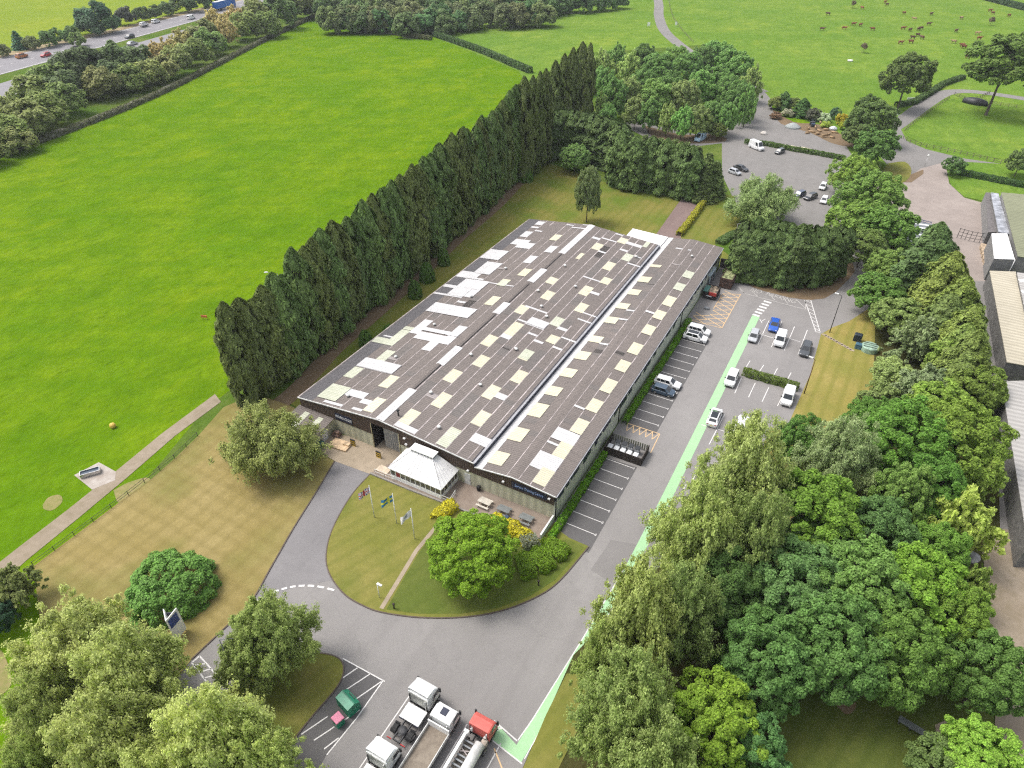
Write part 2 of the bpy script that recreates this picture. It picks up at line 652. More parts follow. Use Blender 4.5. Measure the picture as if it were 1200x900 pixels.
def crown_broad(seed, n, size, clumps=70, crad=(0.17, 0.30), low=0.0, lumpy=0.2):
    """Rounded crown made of leaf clumps; radius 1, height 0..1."""
    rng = np.random.default_rng(seed)
    d = unit(rng, clumps * 3)
    d = d[d[:, 2] > -0.65 + low][:clumps]
    ph = rng.random(3) * 6.28
    az = np.arctan2(d[:, 1], d[:, 0])
    lump = 1 + lumpy * (0.6 * np.sin(2 * az + ph[0]) * (1 - d[:, 2] ** 2) + 0.6 * np.sin(3 * az + 4 * d[:, 2] + ph[1])) * 0.6
    r = (0.60 + 0.30 * rng.random(len(d)) ** 0.7) * lump * (1 + 0.10 * np.sin(7 * az + ph[2]) * np.cos(6 * d[:, 2] + ph[1]))
    inner = rng.random(len(d)) < 0.16
    r[inner] *= 0.55
    C = d * r[:, None]
    cr = crad[0] + (crad[1] - crad[0]) * rng.random(len(d))
    wgt = cr ** 2
    idx = rng.choice(len(d), n, p=wgt / wgt.sum())
    u = unit(rng, n)
    out = d[idx] * 0.75 + np.array([0, 0, 0.45])
    flip = np.sum(u * out, axis=1) < -0.25
    u[flip] *= -1
    pos = C[idx] + u * (cr[idx] * (0.72 + 0.36 * rng.random(n)))[:, None]
    nrm = u * 0.70 + out * 0.30 + np.array([0, 0, 0.55]) + rng.normal(size=(n, 3)) * 0.45
    V, F = leaves(pos, nrm, size * (0.7 + 0.6 * rng.random(n)), rng)
    V[:, 2] = V[:, 2] * 0.5 + 0.5
    return V, F


def crown_dome(seed, n, size, clumps=260):
    """Bushy dome that comes down to the ground; radius 1, height 0..1."""
    rng = np.random.default_rng(seed)
    d = unit(rng, clumps * 3)
    d = d[d[:, 2] > -0.02][:clumps]
    az = np.arctan2(d[:, 1], d[:, 0])
    r = (0.78 + 0.13 * rng.random(len(d))) * (1 + 0.05 * np.sin(3 * az + seed))
    C = d * r[:, None]
    cr = 0.07 + 0.07 * rng.random(len(d))
    idx = rng.choice(len(d), n, p=cr ** 2 / (cr ** 2).sum())
    u = unit(rng, n)
    flip = np.sum(u * d[idx], axis=1) < -0.3
    u[flip] *= -1
    pos = C[idx] + u * (cr[idx] * (0.7 + 0.4 * rng.random(n)))[:, None]
    pos[:, 2] = np.clip(pos[:, 2], 0.01, None)
    nrm = u * 0.7 + d[idx] * 0.35 + np.array([0, 0, 0.5]) + rng.normal(size=(n, 3)) * 0.4
    return leaves(pos, nrm, size * (0.7 + 0.6 * rng.random(n)), rng)


def crown_wispy(seed, n, size, plumes=20, tufts=60, droop=0.3, width=1.0, rise=1.0):
    """Airy crown of leaning plumes, each a string of small leafy tufts with gaps between (birch, willow, poplar)."""
    rng = np.random.default_rng(seed)
    pos, nrm, ax = [], [], []
    per = n // (plumes * tufts)
    ph = rng.random(3) * 6.28
    for k in range(plumes):
        R = (k + 0.2) / plumes
        R = 0.05 + 0.80 * R ** 0.6
        az = k * 2.39996 + rng.normal() * 0.35
        R *= width * (1 + 0.16 * math.sin(2 * az + ph[0]) + 0.12 * math.sin(3 * az + ph[1]))
        top = min(1.0, (1.0 - 0.62 * (R / 0.9) ** 1.9) * rise * rng.uniform(0.88, 1.04))
        b = rng.uniform(0.0, 0.25) * (1 - 0.6 * R)
        d = np.array([math.cos(az), math.sin(az), 0])
        q = np.array([-d[1], d[0], 0])
        for j in range(tufts):
            s = 0.18 + 0.84 * rng.random() ** 0.75
            sp = 0.15 * (math.sin(PI * min(1, s)) + 0.30)
            c = d * R * s ** 0.85 + np.array([0, 0, b + (top - b) * s ** (0.75 + 0.4 * droop)])
            c = c + rng.normal(size=3) * np.array([sp, sp, 0.05])
            tr = rng.uniform(0.03, 0.075)
            out = c * np.array([1, 1, 0])
            out = out / (np.linalg.norm(out) + 0.15)
            u = rng.normal(size=(per, 3))
            u /= np.linalg.norm(u, axis=1, keepdims=True)
            rr_ = tr * rng.random((per, 1)) ** 0.45
            p = c[None] + u * rr_ * np.array([1.15, 1.15, 0.75])
            fall = np.abs(rng.normal(size=per)) * droop * 0.05
            p[:, 2] -= fall
            p[:, :2] += out[None, :2] * (rng.random((per, 1)) ** 2) * 0.09
            pos.append(p)
            nrm.append(u * 0.55 + rng.normal(size=(per, 3)) * 0.45 + np.array([0, 0, 0.85]) + out[None] * 0.25)
            ax.append(np.repeat((out * 0.8 + np.array([0, 0, -0.5 * droop]))[None], per, 0))
    pos, nrm, ax = np.concatenate(pos), np.concatenate(nrm), np.concatenate(ax)
    pos[:, 2] = np.clip(pos[:, 2], 0.0, None)
    return leaves(pos, nrm, size * (0.6 + 0.7 * rng.random(len(pos))), rng, 1.25, ax)


def crown_column(seed, n, size, top=0.60, tip=0.10, sprays=190, flare=0.0):
    """Leylandii-like column: upright sprays on a fluted cylinder that tapers to a point."""
    rng = np.random.default_rng(seed)
    ph = rng.random(5) * 6.28

    def prof(z, az):
        r = np.where(z < top, 1.0 - flare * z / top, (1 - flare) * np.clip(1 - (np.clip(z - top, 0, 1) / (1 - top)) ** 1.7, 0, 1) ** 0.72 * (1 - tip) + tip)
        r = r * (0.84 + 0.16 * np.clip(z / 0.10, 0, 1))
        return r * (1 + 0.10 * np.sin(5 * az + ph[0]) + 0.08 * np.sin(3 * az + 9 * z + ph[1]) + 0.06 * np.sin(23 * z + 2 * az + ph[2]))
    sz = rng.random(sprays) ** 0.9
    sa = rng.random(sprays) * 2 * PI
    idx = rng.integers(0, sprays, n)
    push = np.clip(1 + rng.normal(size=sprays) * 0.13, 0.72, 1.28)
    h = rng.random(n)
    z = np.clip(sz[idx] + 0.085 * h - 0.03 + rng.normal(size=n) * 0.008, 0.0, 1.0)
    az = sa[idx] + rng.normal(size=n) * 0.17 * (1 - 0.6 * h)
    r = prof(z, az) * push[idx] * (0.76 + 0.24 * np.sin(PI * np.clip(0.15 + h * 0.8, 0, 1)) + 0.12 * rng.random(n))
    fill = rng.random(n) < 0.25
    r[fill] *= 0.75 + 0.2 * rng.random(fill.sum())
    d = np.stack([np.cos(az), np.sin(az), np.zeros(n)], 1)
    pos = d * r[:, None]
    pos[:, 2] = z
    nrm = d * 0.8 + np.array([0, 0, 0.9]) + rng.normal(size=(n, 3)) * 0.38
    V, F = leaves(pos, nrm, size * (0.65 + 0.7 * rng.random(n)), rng, 1.5, np.array([[0, 0, 1.0]]) + d * 0.5)
    # thin the lengthwise stretch: a leaf must not grow with the tree's height
    c = V.reshape(-1, 4, 3).mean(1, keepdims=True)
    W = V.reshape(-1, 4, 3) - c
    W[:, :, 2] *= 0.28
    return (c + W).reshape(-1, 3), F


def crown_spruce(seed, n, size, tiers=15, base=0.02):
    """Tiers of drooping boughs round a spire."""
    rng = np.random.default_rng(seed)
    pos, nrm, ax = [], [], []
    tot = sum((1 - k / tiers) + 0.12 for k in range(tiers))
    for k in range(tiers):
        t = k / tiers
        reach = (1 - t) ** 0.8 * 0.95 + 0.06
        nb = max(5, int(11 * reach + 3))
        cnt = int(n * ((1 - t) + 0.12) / tot / nb)
        for b in range(nb):
            az = 2 * PI * (b + 0.5 * (k % 2) + 0.35 * rng.random()) / nb
            L = reach * (0.75 + 0.4 * rng.random())
            d = np.array([math.cos(az), math.sin(az), 0])
            s = rng.random(cnt) ** 0.65
            wid = 0.14 * (1 - 0.6 * s) * (0.5 + reach)
            p = d[None] * (s * L)[:, None] + np.array([-d[1], d[0], 0])[None] * (rng.normal(size=cnt) * wid)[:, None]
            p[:, 2] = base + t * 0.96 + 0.045 * s - 0.085 * s ** 2 + rng.normal(size=cnt) * 0.008
            pos.append(p)
            nrm.append(np.array([0, 0, 0.9]) + d * 0.5 + rng.normal(size=(cnt, 3)) * 0.4)
            ax.append(np.repeat(d[None], cnt, 0))
    pos, nrm, ax = np.concatenate(pos), np.concatenate(nrm), np.concatenate(ax)
    V, F = leaves(pos, nrm, size * (0.6 + 0.7 * rng.random(len(pos))), rng, 1.5, ax)
    c = V.reshape(-1, 4, 3).mean(1, keepdims=True)
    W = V.reshape(-1, 4, 3) - c
    W[:, :, 2] *= 0.4
    return (c + W).reshape(-1, 3), F


def trunk_mesh(seed, name, fork=0.35, limbs=7, spread=0.55, top=0.85):
    """Unit-height trunk (radius in the same units as a crown of radius 1 is set by scale) with limbs."""
    rng = random.Random(seed)
    mb = MB()
    zs = [0, 0.03, fork, 0.6, top]
    rs = [0.085, 0.06, 0.045, 0.028, 0.008]
    off = [(0, 0)] + [(rng.uniform(-.03, .03), rng.uniform(-.03, .03)) for _ in zs[1:]]
    mb.loft([[(off[i][0] + rs[i] * math.cos(a * PI / 4), off[i][1] + rs[i] * math.sin(a * PI / 4), zs[i]) for a in range(8)] for i in range(5)], 0, True, True, True)
    for k in range(limbs):
        a = 2 * PI * k / limbs + rng.random()
        z = fork + (top - fork) * (k / limbs) * 0.8
        l = spread * rng.uniform(0.6, 1.0)
        p1 = (math.cos(a) * l * 0.5, math.sin(a) * l * 0.5, z + 0.10)
        p2 = (math.cos(a) * l, math.sin(a) * l, z + 0.20)
        mb.tube((0, 0, z), p1, 0.025, 0.015, 5)
        mb.tube(p1, p2, 0.015, 0.005, 5)
    o = mb.build(name, M_bark)
    me = o.data
    bpy.data.objects.remove(o)
    return me


def protos(fn, name, mat, seeds, **kw):
    return [fast_mesh(name, *fn(s, **kw), mat) for s in seeds]


CROWN = {
    "broad": protos(crown_broad, "broadleaf_crown", M_leaf, (1, 2, 3, 4), n=46000, size=0.0235, clumps=420, crad=(0.055, 0.125)),
    "dense": protos(crown_broad, "dense_crown", M_leaf, (11, 12), n=46000, size=0.021, clumps=560, crad=(0.055, 0.11), lumpy=0.06),
    "wispy": protos(crown_wispy, "airy_crown", M_leaf, (21, 22, 23), n=72000, size=0.0140),
    "willow": protos(crown_wispy, "weeping_crown", M_leaf, (25, 26), n=60000, size=0.0160, plumes=22, tufts=56, droop=1.2, width=1.12, rise=1.0),
    "column": protos(crown_column, "columnar_crown", M_needle, (31, 32, 33, 34), n=21000, size=0.075),
    "block": protos(crown_column, "block_conifer_crown", M_needle, (41, 42), n=21000, size=0.072, top=0.82, tip=0.35),
    "cone": protos(crown_column, "conical_crown", M_needle, (45, 46), n=26000, size=0.050, top=0.12, tip=0.03, sprays=260),
    "spruce": protos(crown_spruce, "spruce_crown", M_needle, (51, 52), n=18000, size=0.042),
    "dome": protos(crown_dome, "domed_crown", M_leaf, (13, 14), n=30000, size=0.026),
    "mid": protos(crown_broad, "broadleaf_crown", M_leaf, (61, 62, 63), n=12000, size=0.046, clumps=160, crad=(0.09, 0.18)),
    "midwispy": protos(crown_wispy, "airy_crown", M_leaf, (71, 72), n=15000, size=0.032, plumes=14, tufts=26),
    "far": protos(crown_broad, "broadleaf_crown", M_leaf, (81, 82, 83), n=3600, size=0.085, clumps=50, crad=(0.2, 0.34)),
    "farcolumn": protos(crown_column, "columnar_crown", M_needle, (91, 92), n=2600, size=0.20),
    "farspruce": protos(crown_spruce, "spruce_crown", M_needle, (95,), n=2600, size=0.10, tiers=10),
}
TRUNKS = [trunk_mesh(5, "trunk"), trunk_mesh(6, "trunk", 0.25, 8, 0.6), trunk_mesh(7, "trunk", 0.45, 6, 0.5)]
LEAF_K = {k: 2.05 for k in CROWN}
for k in ('wispy', 'willow', 'midwispy'):
    LEAF_K[k] = 3.2
for k in ('far', 'mid'):
    LEAF_K[k] = 2.6
for k in ('column', 'block', 'cone', 'spruce', 'farcolumn', 'farspruce'):
    LEAF_K[k] = 2.15
LEAF_K['block'] = 1.75
LEAF_K['mid'] = 2.2
RNG = random.Random(7)
TREES = []


def plant(name, kind, x, y, r, h, col, label, cat="tree", group=None, base=0.0, ry=None, trunk=True, var=None, rz=None):
    """A tree or shrub at (x, y): crown of radius r reaching height h, starting at base*h."""
    root = thing(name, label, cat, (x, y, 0), 0.0, group)
    c = bpy.data.objects.new("crown" if cat != "shrub" else "foliage", CROWN[kind][(var if var is not None else RNG.randrange(9)) % len(CROWN[kind])])
    COL.objects.link(c)
    c.parent = root
    c.location = (0, 0, base * h)
    c.rotation_euler = (0, 0, RNG.random() * 6.28 if rz is None else rz)
    c.scale = (r, ry or r, h * (1 - base))
    k = LEAF_K[kind] * (1 + RNG.uniform(-0.10, 0.10))
    c.color = (col[0] * k, col[1] * k * (1 + RNG.uniform(-.03, .03)), col[2] * k, 1)
    if trunk:
        t = bpy.data.objects.new("trunk", TRUNKS[RNG.randrange(3)])
        COL.objects.link(t)
        t.parent = root
        t.scale = (r * 0.62, r * 0.62, h * 0.92)
        t.rotation_euler = (0, 0, RNG.random() * 6.28)
    TREES.append(root)
    return root


def at_centre(px, py, h, base):
    return G(px, py, h * (1 + base) / 2)


def tree_c(name, kind, px, py, rpx, h, col, label, base=0.15, **kw):
    """Placed by the middle of its crown in the survey photo."""
    for _ in range(4):                                          # a crown is never much flatter than it is wide
        x, y = at_centre(px, py, h, base)
        r = rpx * depth(x, y, h * (1 + base) / 2) / FPX
        if kw.get("cat") != "shrub" and kind not in ("willow",):
            h = max(h, 1.6 * r / (1 - base * 0.7))
    return plant(name, kind, x, y, r, h, col, label, base=base, **kw)


def tree_t(name, kind, px, py, rpx, h, col, label, base=0.0, **kw):
    """Placed by the tip of its crown in the survey photo."""
    x, y = G(px, py, h)
    r = rpx * depth(x, y, h * 0.6) / FPX
    return plant(name, kind, x, y, r, h, col, label, base=base, **kw)


def hedge(name, pts, wd, ht, col, label, density=55, size=0.16, cat="hedge", seed=0, mat=None, rounded=0.25, group=None, z0=0.0):
    """A clipped hedge along a plan line: leaf clusters over a rounded box section, as one thing."""
    rng = np.random.default_rng(seed + 100)
    q = [np.array(p[:2]) for p in pts]
    Vs, Fs, o = [], [], 0
    for a, b in zip(q[:-1], q[1:]):
        L = np.linalg.norm(b - a)
        d = (b - a) / L
        nn = np.array([-d[1], d[0]])
        n = int(density * L * (wd + 2 * ht))
        t = rng.random(n) * L
        s = rng.random(n) * (wd + 2 * ht)
        side = np.where(s < ht, -1, np.where(s > ht + wd, 1, 0))
        across = np.where(side == 0, s - ht - wd / 2, side * wd / 2)
        z = np.where(side == -1, s, np.where(side == 1, wd + 2 * ht - s, ht))
        k = rounded
        wob = 1 + 0.12 * np.sin(t * 1.7 + seed) + 0.10 * np.sin(t * 4.1 + 2 * seed + across)
        corner = np.where(z > ht * 0.75, 1 - k * (z / ht - 0.75) * 2 * np.abs(across) / (wd / 2), 1)
        across = across * wob * np.clip(corner, 0.5, 1)
        z = z * (1 - k * 0.5 * (np.abs(across) / (wd / 2)) ** 3 * (side == 0)) * (1 + 0.05 * np.sin(t * 2.3))
        depth_in = 1 - 0.12 * rng.random(n)
        pos = np.zeros((n, 3))
        pos[:, :2] = a + d * t[:, None] + nn * (across * depth_in)[:, None]
        pos[:, 2] = np.clip(z * depth_in, 0.03, None) + z0
        nr = rng.normal(size=(n, 3)) * 0.5
        nr[:, :2] += nn * (side * 0.9)[:, None]
        nr[:, 2] += np.where(side == 0, 1.0, 0.35)
        V, F = leaves(pos, nr, size * (0.6 + 0.8 * rng.random(n)), rng)
        Vs.append(V); Fs.append(F + o); o += len(V)
    me = fast_mesh(name, np.concatenate(Vs), np.concatenate(Fs), mat or M_leaf)
    ob = bpy.data.objects.new(name, me)
    COL.objects.link(ob)
    ob.color = (col[0] * 1.7, col[1] * 1.7, col[2] * 1.7, 1)
    tag(ob, label, cat, group)
    return ob


# ------------------------------------------------------------------ the ground
AZ = 0.05            # level of the tarmac
bmg = MB()
R_ = 2600
bmg.add([(R_ * math.cos(2 * PI * i / 48), R_ * math.sin(2 * PI * i / 48), 0) for i in range(48)], [tuple(range(48))])
ground = structure(bmg.build("ground", M_field))

# far fields
sheet("pasture_ground", P((640, 130), (607, 83), (505, 42), (560, 28), (640, 15), (700, -30), (1300, -60), (1500, 120), (1240, 235), (1125, 215), (1050, 200), (980, 160), (905, 120), (880, 110), (800, 200)), 0.02, M_pasture)
sheet("meadow_ground", P((-300, 120), (0, 62), (110, 42), (230, 12), (420, -30), (300, -60), (-200, -20)), 0.02, M_meadow)
sheet("verge_ground", P((-160, 250), (0, 185), (195, 108), (370, 18), (505, 42), (560, 28), (640, 18), (640, -20), (420, -30), (230, 10), (110, 40), (0, 60), (-200, 100)), 0.03, M_verge)
sheet("woodland_ground", P((688, 165), (730, 205), (850, 165), (897, 100), (830, 52), (690, 62)), 0.03, M_verge)

sheet("site_ground", P((240, 480), (420, 340), (560, 235), (640, 150), (740, 128), (900, 150), (1010, 150), (1060, 200), (1230, 240), (1300, 700), (1300, 1100), (-40, 1100), (60, 820), (45, 680), (140, 600)), 0.012, M_verge)

# dual carriageway
def lane_strip(name, up, lo, z, mat):
    return sheet(name, P(*up) + P(*lo)[::-1], z, mat)

M_road = ground_mat("carriageway_tarmac", (0.215, 0.205, 0.215), (0.25, 0.24, 0.25), (0.17, 0.16, 0.165), 0.02, 0.1, 0.35)
lane_strip("verge_strip", [(-120, 90), (0, 63), (120, 37), (250, 6), (400, -32)], [(-120, 98), (0, 68), (120, 41), (250, 9), (400, -30)], 0.05, plain("dry_verge", (0.26, 0.20, 0.10), 0.9, vary=0.3, vscale=0.3))
lane_strip("carriageway_road", [(-120, 98), (0, 68), (120, 41), (250, 9), (400, -30)], [(-120, 122), (0, 88), (120, 55), (250, 19), (400, -22)], 0.07, M_road)
lane_strip("carriageway_road", [(-120, 134), (0, 98), (120, 62), (250, 25), (400, -17)], [(-120, 160), (0, 117), (120, 76), (250, 35), (400, -10)], 0.07, M_road)
mk = MB()
for a, b in ((((-120, 99.2), (0, 69), (120, 42), (250, 9.8), (400, -29.5))), ((-120, 121), (0, 87.2), (120, 54.3), (250, 18.5), (400, -22.3))), :
    for ln in (a, b):
        ribbon(P(*ln), 0.45, 0.09, mk)
for k in range(40):
    t0 = k / 40
    def pt(t):
        xs = [(-120, 110), (0, 78), (120, 48), (250, 14), (400, -26)]
        s = t * 4
        i = min(3, int(s)); u = s - i
        return (xs[i][0] * (1 - u) + xs[i + 1][0] * u, xs[i][1] * (1 - u) + xs[i + 1][1] * u)
    ribbon(P(pt(t0), pt(t0 + 0.008)), 0.3, 0.09, mk)
structure(mk.build("road_markings", M_white))

# farm track beside the field, its pad and verge
sheet("track_path", P((252, 462), (190, 508), (140, 549), (80, 597), (20, 643), (-80, 722), (-62, 742), (31, 657), (90, 609), (150, 559), (205, 511), (259, 471)), 0.05, M_track)
sheet("pad_ground", P((87, 557), (116, 542), (136, 553), (135, 563), (108, 574)), 0.06, ground_mat("pale_gravel", (0.34, 0.29, 0.25), (0.44, 0.40, 0.36), (0.26, 0.22, 0.18), 0.5, 1.5, 0.5))
M_bare = ground_mat("thin_grass_soil", (0.225, 0.200, 0.070), (0.290, 0.230, 0.110), (0.115, 0.165, 0.020), 0.5, 1.3, 0.9)
sheet("dirt_patch_ground", smooth_line(P((50, 592), (57, 583), (70, 580), (73, 588), (62, 598), (52, 597), (50, 592)), 4)[:-1], 0.03, M_bare)
sheet("dirt_patch_ground", smooth_line(P((133, 575), (150, 566), (172, 560), (178, 568), (160, 580), (140, 590), (133, 575)), 4)[:-1], 0.06, M_bare)
sheet("dirt_patch_ground", smooth_line(P((-20, 775), (-2, 760), (10, 780), (12, 805), (-10, 815), (-20, 775)), 4)[:-1], 0.04, M_bare)

# lawn left of the drive
lawn_l = P((40, 664), (110, 612), (151, 581), (172, 567), (205, 538), (232, 512), (262, 478), (300, 462), (345, 478), (362, 505), (372, 530), (392, 541), (383, 556), (372, 575), (358, 598), (345, 618), (318, 665), (305, 690), (293, 708), (278, 724), (262, 738), (225, 773), (190, 818), (140, 905), (50, 960), (40, 860), (52, 770))
sheet("lawn_ground", lawn_l, 0.13, M_dry, 0.13)

# tarmac of the site: car park, drive, junction and lorry park in one sheet
asph = [(-5.9, -0.5), (-5.9, 86.5)] + P((862, 308), (880, 325), (905, 335), (945, 345), (970, 338), (985, 322), (1004, 315), (1025, 345), (1028, 365), (1010, 376), (990, 386), (978, 396), (972, 402), (962, 445), (940, 516), (903, 520), (885, 545), (835, 610), (775, 662), (720, 712), (672, 768), (622, 878), (600, 930), (570, 1010), (200, 1010), (120, 960), (190, 818), (225, 773), (262, 738), (293, 708), (318, 665), (345, 618), (372, 575), (392, 541), (434, 556))
sheet("tarmac_ground", asph, AZ, M_asph)
# newer black tarmac under the bays by the wall and round the recycling banks
sheet("parking_bay_ground", [(-4.6, -3.4), (-4.6, 14.6), (0.25, 14.9), (0.25, -3.2)], AZ + 0.006, M_asph_new)
sheet("parking_bay_ground", [(-4.6, 22.9), (-4.6, 54.2), (0.2, 54.2), (0.2, 23.2)], AZ + 0.006, M_asph_new)
sheet("recycling_ground", P((402, 772), (450, 798), (418, 842), (383, 884), (372, 905), (338, 905), (345, 866), (370, 838), (394, 806), (402, 790)), AZ + 0.006, M_asph_new)
sheet("drive_road", P((393, 541), (434, 556), (415, 577), (400, 600), (388, 625), (383, 645), (382, 663), (390, 680), (340, 690), (296, 709), (318, 666), (346, 618), (373, 575)), AZ + 0.007, M_drive)
sheet("patch_ground", P((692, 668), (716, 633), (755, 640), (742, 662), (728, 690)), AZ + 0.006, ground_mat("patched_tarmac", (0.198, 0.186, 0.180), (0.230, 0.217, 0.210), (0.165, 0.156, 0.151), 0.2, 0.8, 0.5))

# lawns and beds standing a kerb's height above the tarmac
flag_edge = smooth_line(P((434, 556), (415, 577), (400, 600), (388, 625), (383, 645), (383, 663), (390, 680), (405, 698), (425, 710), (447, 718), (490, 724), (540, 724), (585, 717), (625, 702), (655, 682), (690, 641)), 4)
flag_lawn = flag_edge + P((667, 631), (652, 620)) + [(-5.9, -0.6), (-6.2, -4.3)] + P((600, 618), (527, 593))
sheet("front_lawn_ground", flag_lawn, 0.14, M_flag, 0.14)
sheet("front_lawn_ground", P((524, 604), (492, 647), (474, 677), (453, 715), (490, 720), (540, 720), (583, 713.5), (622, 699), (651, 680), (684, 642), (666, 633), (600, 640)), 0.150, lawn_mat("green_lawn_grass", (0.095, 0.130, 0.024), (0.07, 0.100, 0.016), (0.135, 0.150, 0.036), 2.0, (rad(20),), 0.25))
kerb("front_lawn_kerb", flag_edge, M_edge, 0.14, 0, 0.17)
kerb("drive_kerb", smooth_line(P((392, 541), (372, 575), (345, 618), (318, 665), (293, 708), (262, 738), (225, 773)), 5), M_edge, 0.16, 0, 0.16)
isl = smooth_line(P((285, 785), (300, 770), (345, 767), (375, 766), (397, 772), (403, 786), (395, 806), (368, 838), (346, 866), (338, 885)), 4)
sheet("island_lawn_ground", isl + P((318, 882), (290, 842), (268, 812)), 0.14, M_flag, 0.14)
kerb("island_kerb", isl, M_edge, 0.14, 0, 0.17)
mb = MB()
ribbon(P((521, 606), (488, 646), (470, 676), (447, 714)), 0.55, 0.155, mb)
structure(mb.build("stepping_path", M_apron))

# forecourt: concrete apron at the loading door, raised slabs in front of the conservatory
sheet("apron_ground", P((371, 528), (389, 507)) + [(-41.8, -0.35), (-31.5, -0.35)] + P((462, 543), (434, 556), (393, 541)), 0.075, M_apron)
sheet("patio_ground", P((434, 556), (527, 593), (560, 606), (600, 621)) + [(-6.35, -4.25), (-6.35, -0.35), (-31.4, -0.35)], 0.30, M_patio, 0.30)
kerb("patio_kerb", P((434, 556), (480, 575), (527, 593), (560, 606), (600, 621)), M_kerb, 0.25, 0.0, 0.38)

# lawn right of the car park and the woodland floor under the trees
sheet("striped_lawn_ground", P((962, 392), (976, 384), (995, 377), (1018, 362), (1026, 370), (1022, 480), (1015, 560), (905, 620), (880, 560), (903, 502), (920, 506), (949, 440)), 0.12, M_strip, 0.12)
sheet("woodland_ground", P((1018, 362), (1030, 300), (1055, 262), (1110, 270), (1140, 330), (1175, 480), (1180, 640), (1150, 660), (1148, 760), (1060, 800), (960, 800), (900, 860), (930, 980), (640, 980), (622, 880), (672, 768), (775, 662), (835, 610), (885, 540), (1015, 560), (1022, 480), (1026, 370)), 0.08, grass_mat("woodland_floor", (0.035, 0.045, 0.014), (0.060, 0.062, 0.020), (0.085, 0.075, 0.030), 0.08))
sheet("verge_ground", P((664, 790), (640, 838), (622, 880), (600, 930), (640, 930), (680, 850), (690, 790)), 0.13, M_flag, 0.13)
sheet("corner_lawn_ground", P((960, 800), (1060, 800), (1148, 760), (1165, 800), (1160, 980), (900, 980), (900, 860)), 0.11, M_corner_lawn)
sheet("dirt_patch_ground", smooth_line(P((960, 795), (985, 800), (1003, 825), (992, 838), (975, 822), (958, 805), (960, 795)), 4)[:-1], 0.13, M_soil)
sheet("dirt_patch_ground", smooth_line(P((1095, 850), (1112, 845), (1126, 860), (1122, 880), (1102, 880), (1095, 850)), 4)[:-1], 0.13, M_track)
sheet("farm_track_road", P((1150, 640), (1176, 620), (1240, 640), (1300, 1000), (1165, 980), (1164, 900), (1166, 830), (1160, 745), (1156, 690)), 0.12, M_track)
sheet("yard_ground", P((1137, 330), (1158, 330), (1172, 430), (1200, 480), (1200, 640), (1172, 640), (1168, 470)), 0.10, M_lane)

# behind the factory
soil_edge = P((335, 470), (367, 444), (410, 397), (472, 345), (520, 297), (560, 262), (600, 225), (625, 185))
sheet("back_lawn_ground", soil_edge + P((640, 190), (690, 208), (735, 222), (800, 220), (860, 230), (880, 300), (866, 320)) + [(-6.0, 86.5), (-6, 80), (-50.5, 80), (-50.5, -0.2)] + P((352, 480)), 0.07, M_back)
mb = MB()
ribbon(smooth_line(P((320, 480), (352, 453), (392, 410), (440, 368), (490, 324), (540, 277), (580, 243), (610, 212)), 4), 3.4, 0.085, mb)
structure(mb.build("soil_strip_ground", M_soil))
sheet("brick_path", P((768, 276), (800, 231), (822, 231), (797, 281)), 0.10, M_brick)
sheet("bed_ground", P((838, 287), (845, 276), (862, 271), (872, 300), (855, 300)), 0.09, M_verge)

# north car park, yard and the lanes beyond
yard = P((728, 134), (748, 133), (762, 146), (818, 158), (850, 152), (866, 143), (880, 126), (892, 103), (903, 116), (905, 128), (940, 152), (985, 160), (1000, 185), (1012, 205), (1010, 250), (985, 300), (930, 275), (870, 255), (846, 205), (846, 168), (812, 172), (760, 163), (735, 150))
sheet("yard_ground", yard, AZ, M_lane)
sheet("dirt_patch_ground", smooth_line(P((755, 147), (765, 150), (800, 158), (840, 158), (850, 166), (800, 168), (765, 160), (755, 147)), 3)[:-1], AZ + 0.012, M_soil)
sheet("dirt_patch_ground", smooth_line(P((905, 128), (930, 143), (960, 146), (990, 160), (1000, 172), (975, 168), (950, 156), (915, 145), (905, 128)), 3)[:-1], AZ + 0.012, M_soil)
sheet("soil_strip_ground", P((866, 318), (872, 330), (882, 337), (897, 342), (910, 345), (925, 349), (948, 352), (966, 350), (980, 342), (994, 328), (1006, 318), (1000, 300), (985, 295), (900, 295), (862, 300)), 0.062, M_soil)
sheet("access_road", P((985, 340), (1002, 318), (995, 292), (1010, 260), (1022, 270), (1010, 300), (1020, 345), (1015, 356)), 0.07, M_lane)
mb = MB()
ribbon(smooth_line(P((760, -30), (771, 0), (772, 18), (778, 35), (792, 49), (815, 66), (850, 88), (893, 108)), 6), 6.2, 0.06, mb)
structure(mb.build("lane_road", M_lane))
mb = MB()
ribbon(smooth_line(P((1045, 150), (1060, 140), (1082, 124), (1105, 110), (1125, 107), (1155, 109), (1215, 118)), 6), 6.0, 0.055, mb)
structure(mb.build("lane_road", M_lane))
sheet("lane_ground", P((1048, 146), (1055, 150), (1062, 165), (1085, 175), (1130, 186), (1200, 196), (1240, 205), (1240, 212), (1190, 204), (1135, 194), (1112, 188), (1108, 205), (1050, 205), (1030, 182), (1040, 160)), 0.065, M_lane)
sheet("concrete_yard", P((1030, 200), (1062, 212), (1078, 198), (1108, 190), (1112, 215), (1130, 232), (1152, 238), (1160, 300), (1160, 420), (1130, 330), (1055, 300), (1020, 270)), 0.075, M_conc)
sheet("verge_ground", smooth_line(P((1040, 192), (1060, 190), (1068, 200), (1062, 212), (1045, 218), (1030, 212), (1040, 192)), 3)[:-1], 0.14, M_flag, 0.1)
sheet("verge_ground", P((1128, 190), (1200, 194), (1230, 200), (1240, 228), (1152, 236), (1130, 231), (1115, 218), (1110, 206), (1113, 196)), 0.14, M_pasture, 0.1)
sheet("dirt_patch_ground", P((1056, 214), (1064, 206), (1082, 199), (1082, 204), (1068, 214)), 0.10, M_soil)
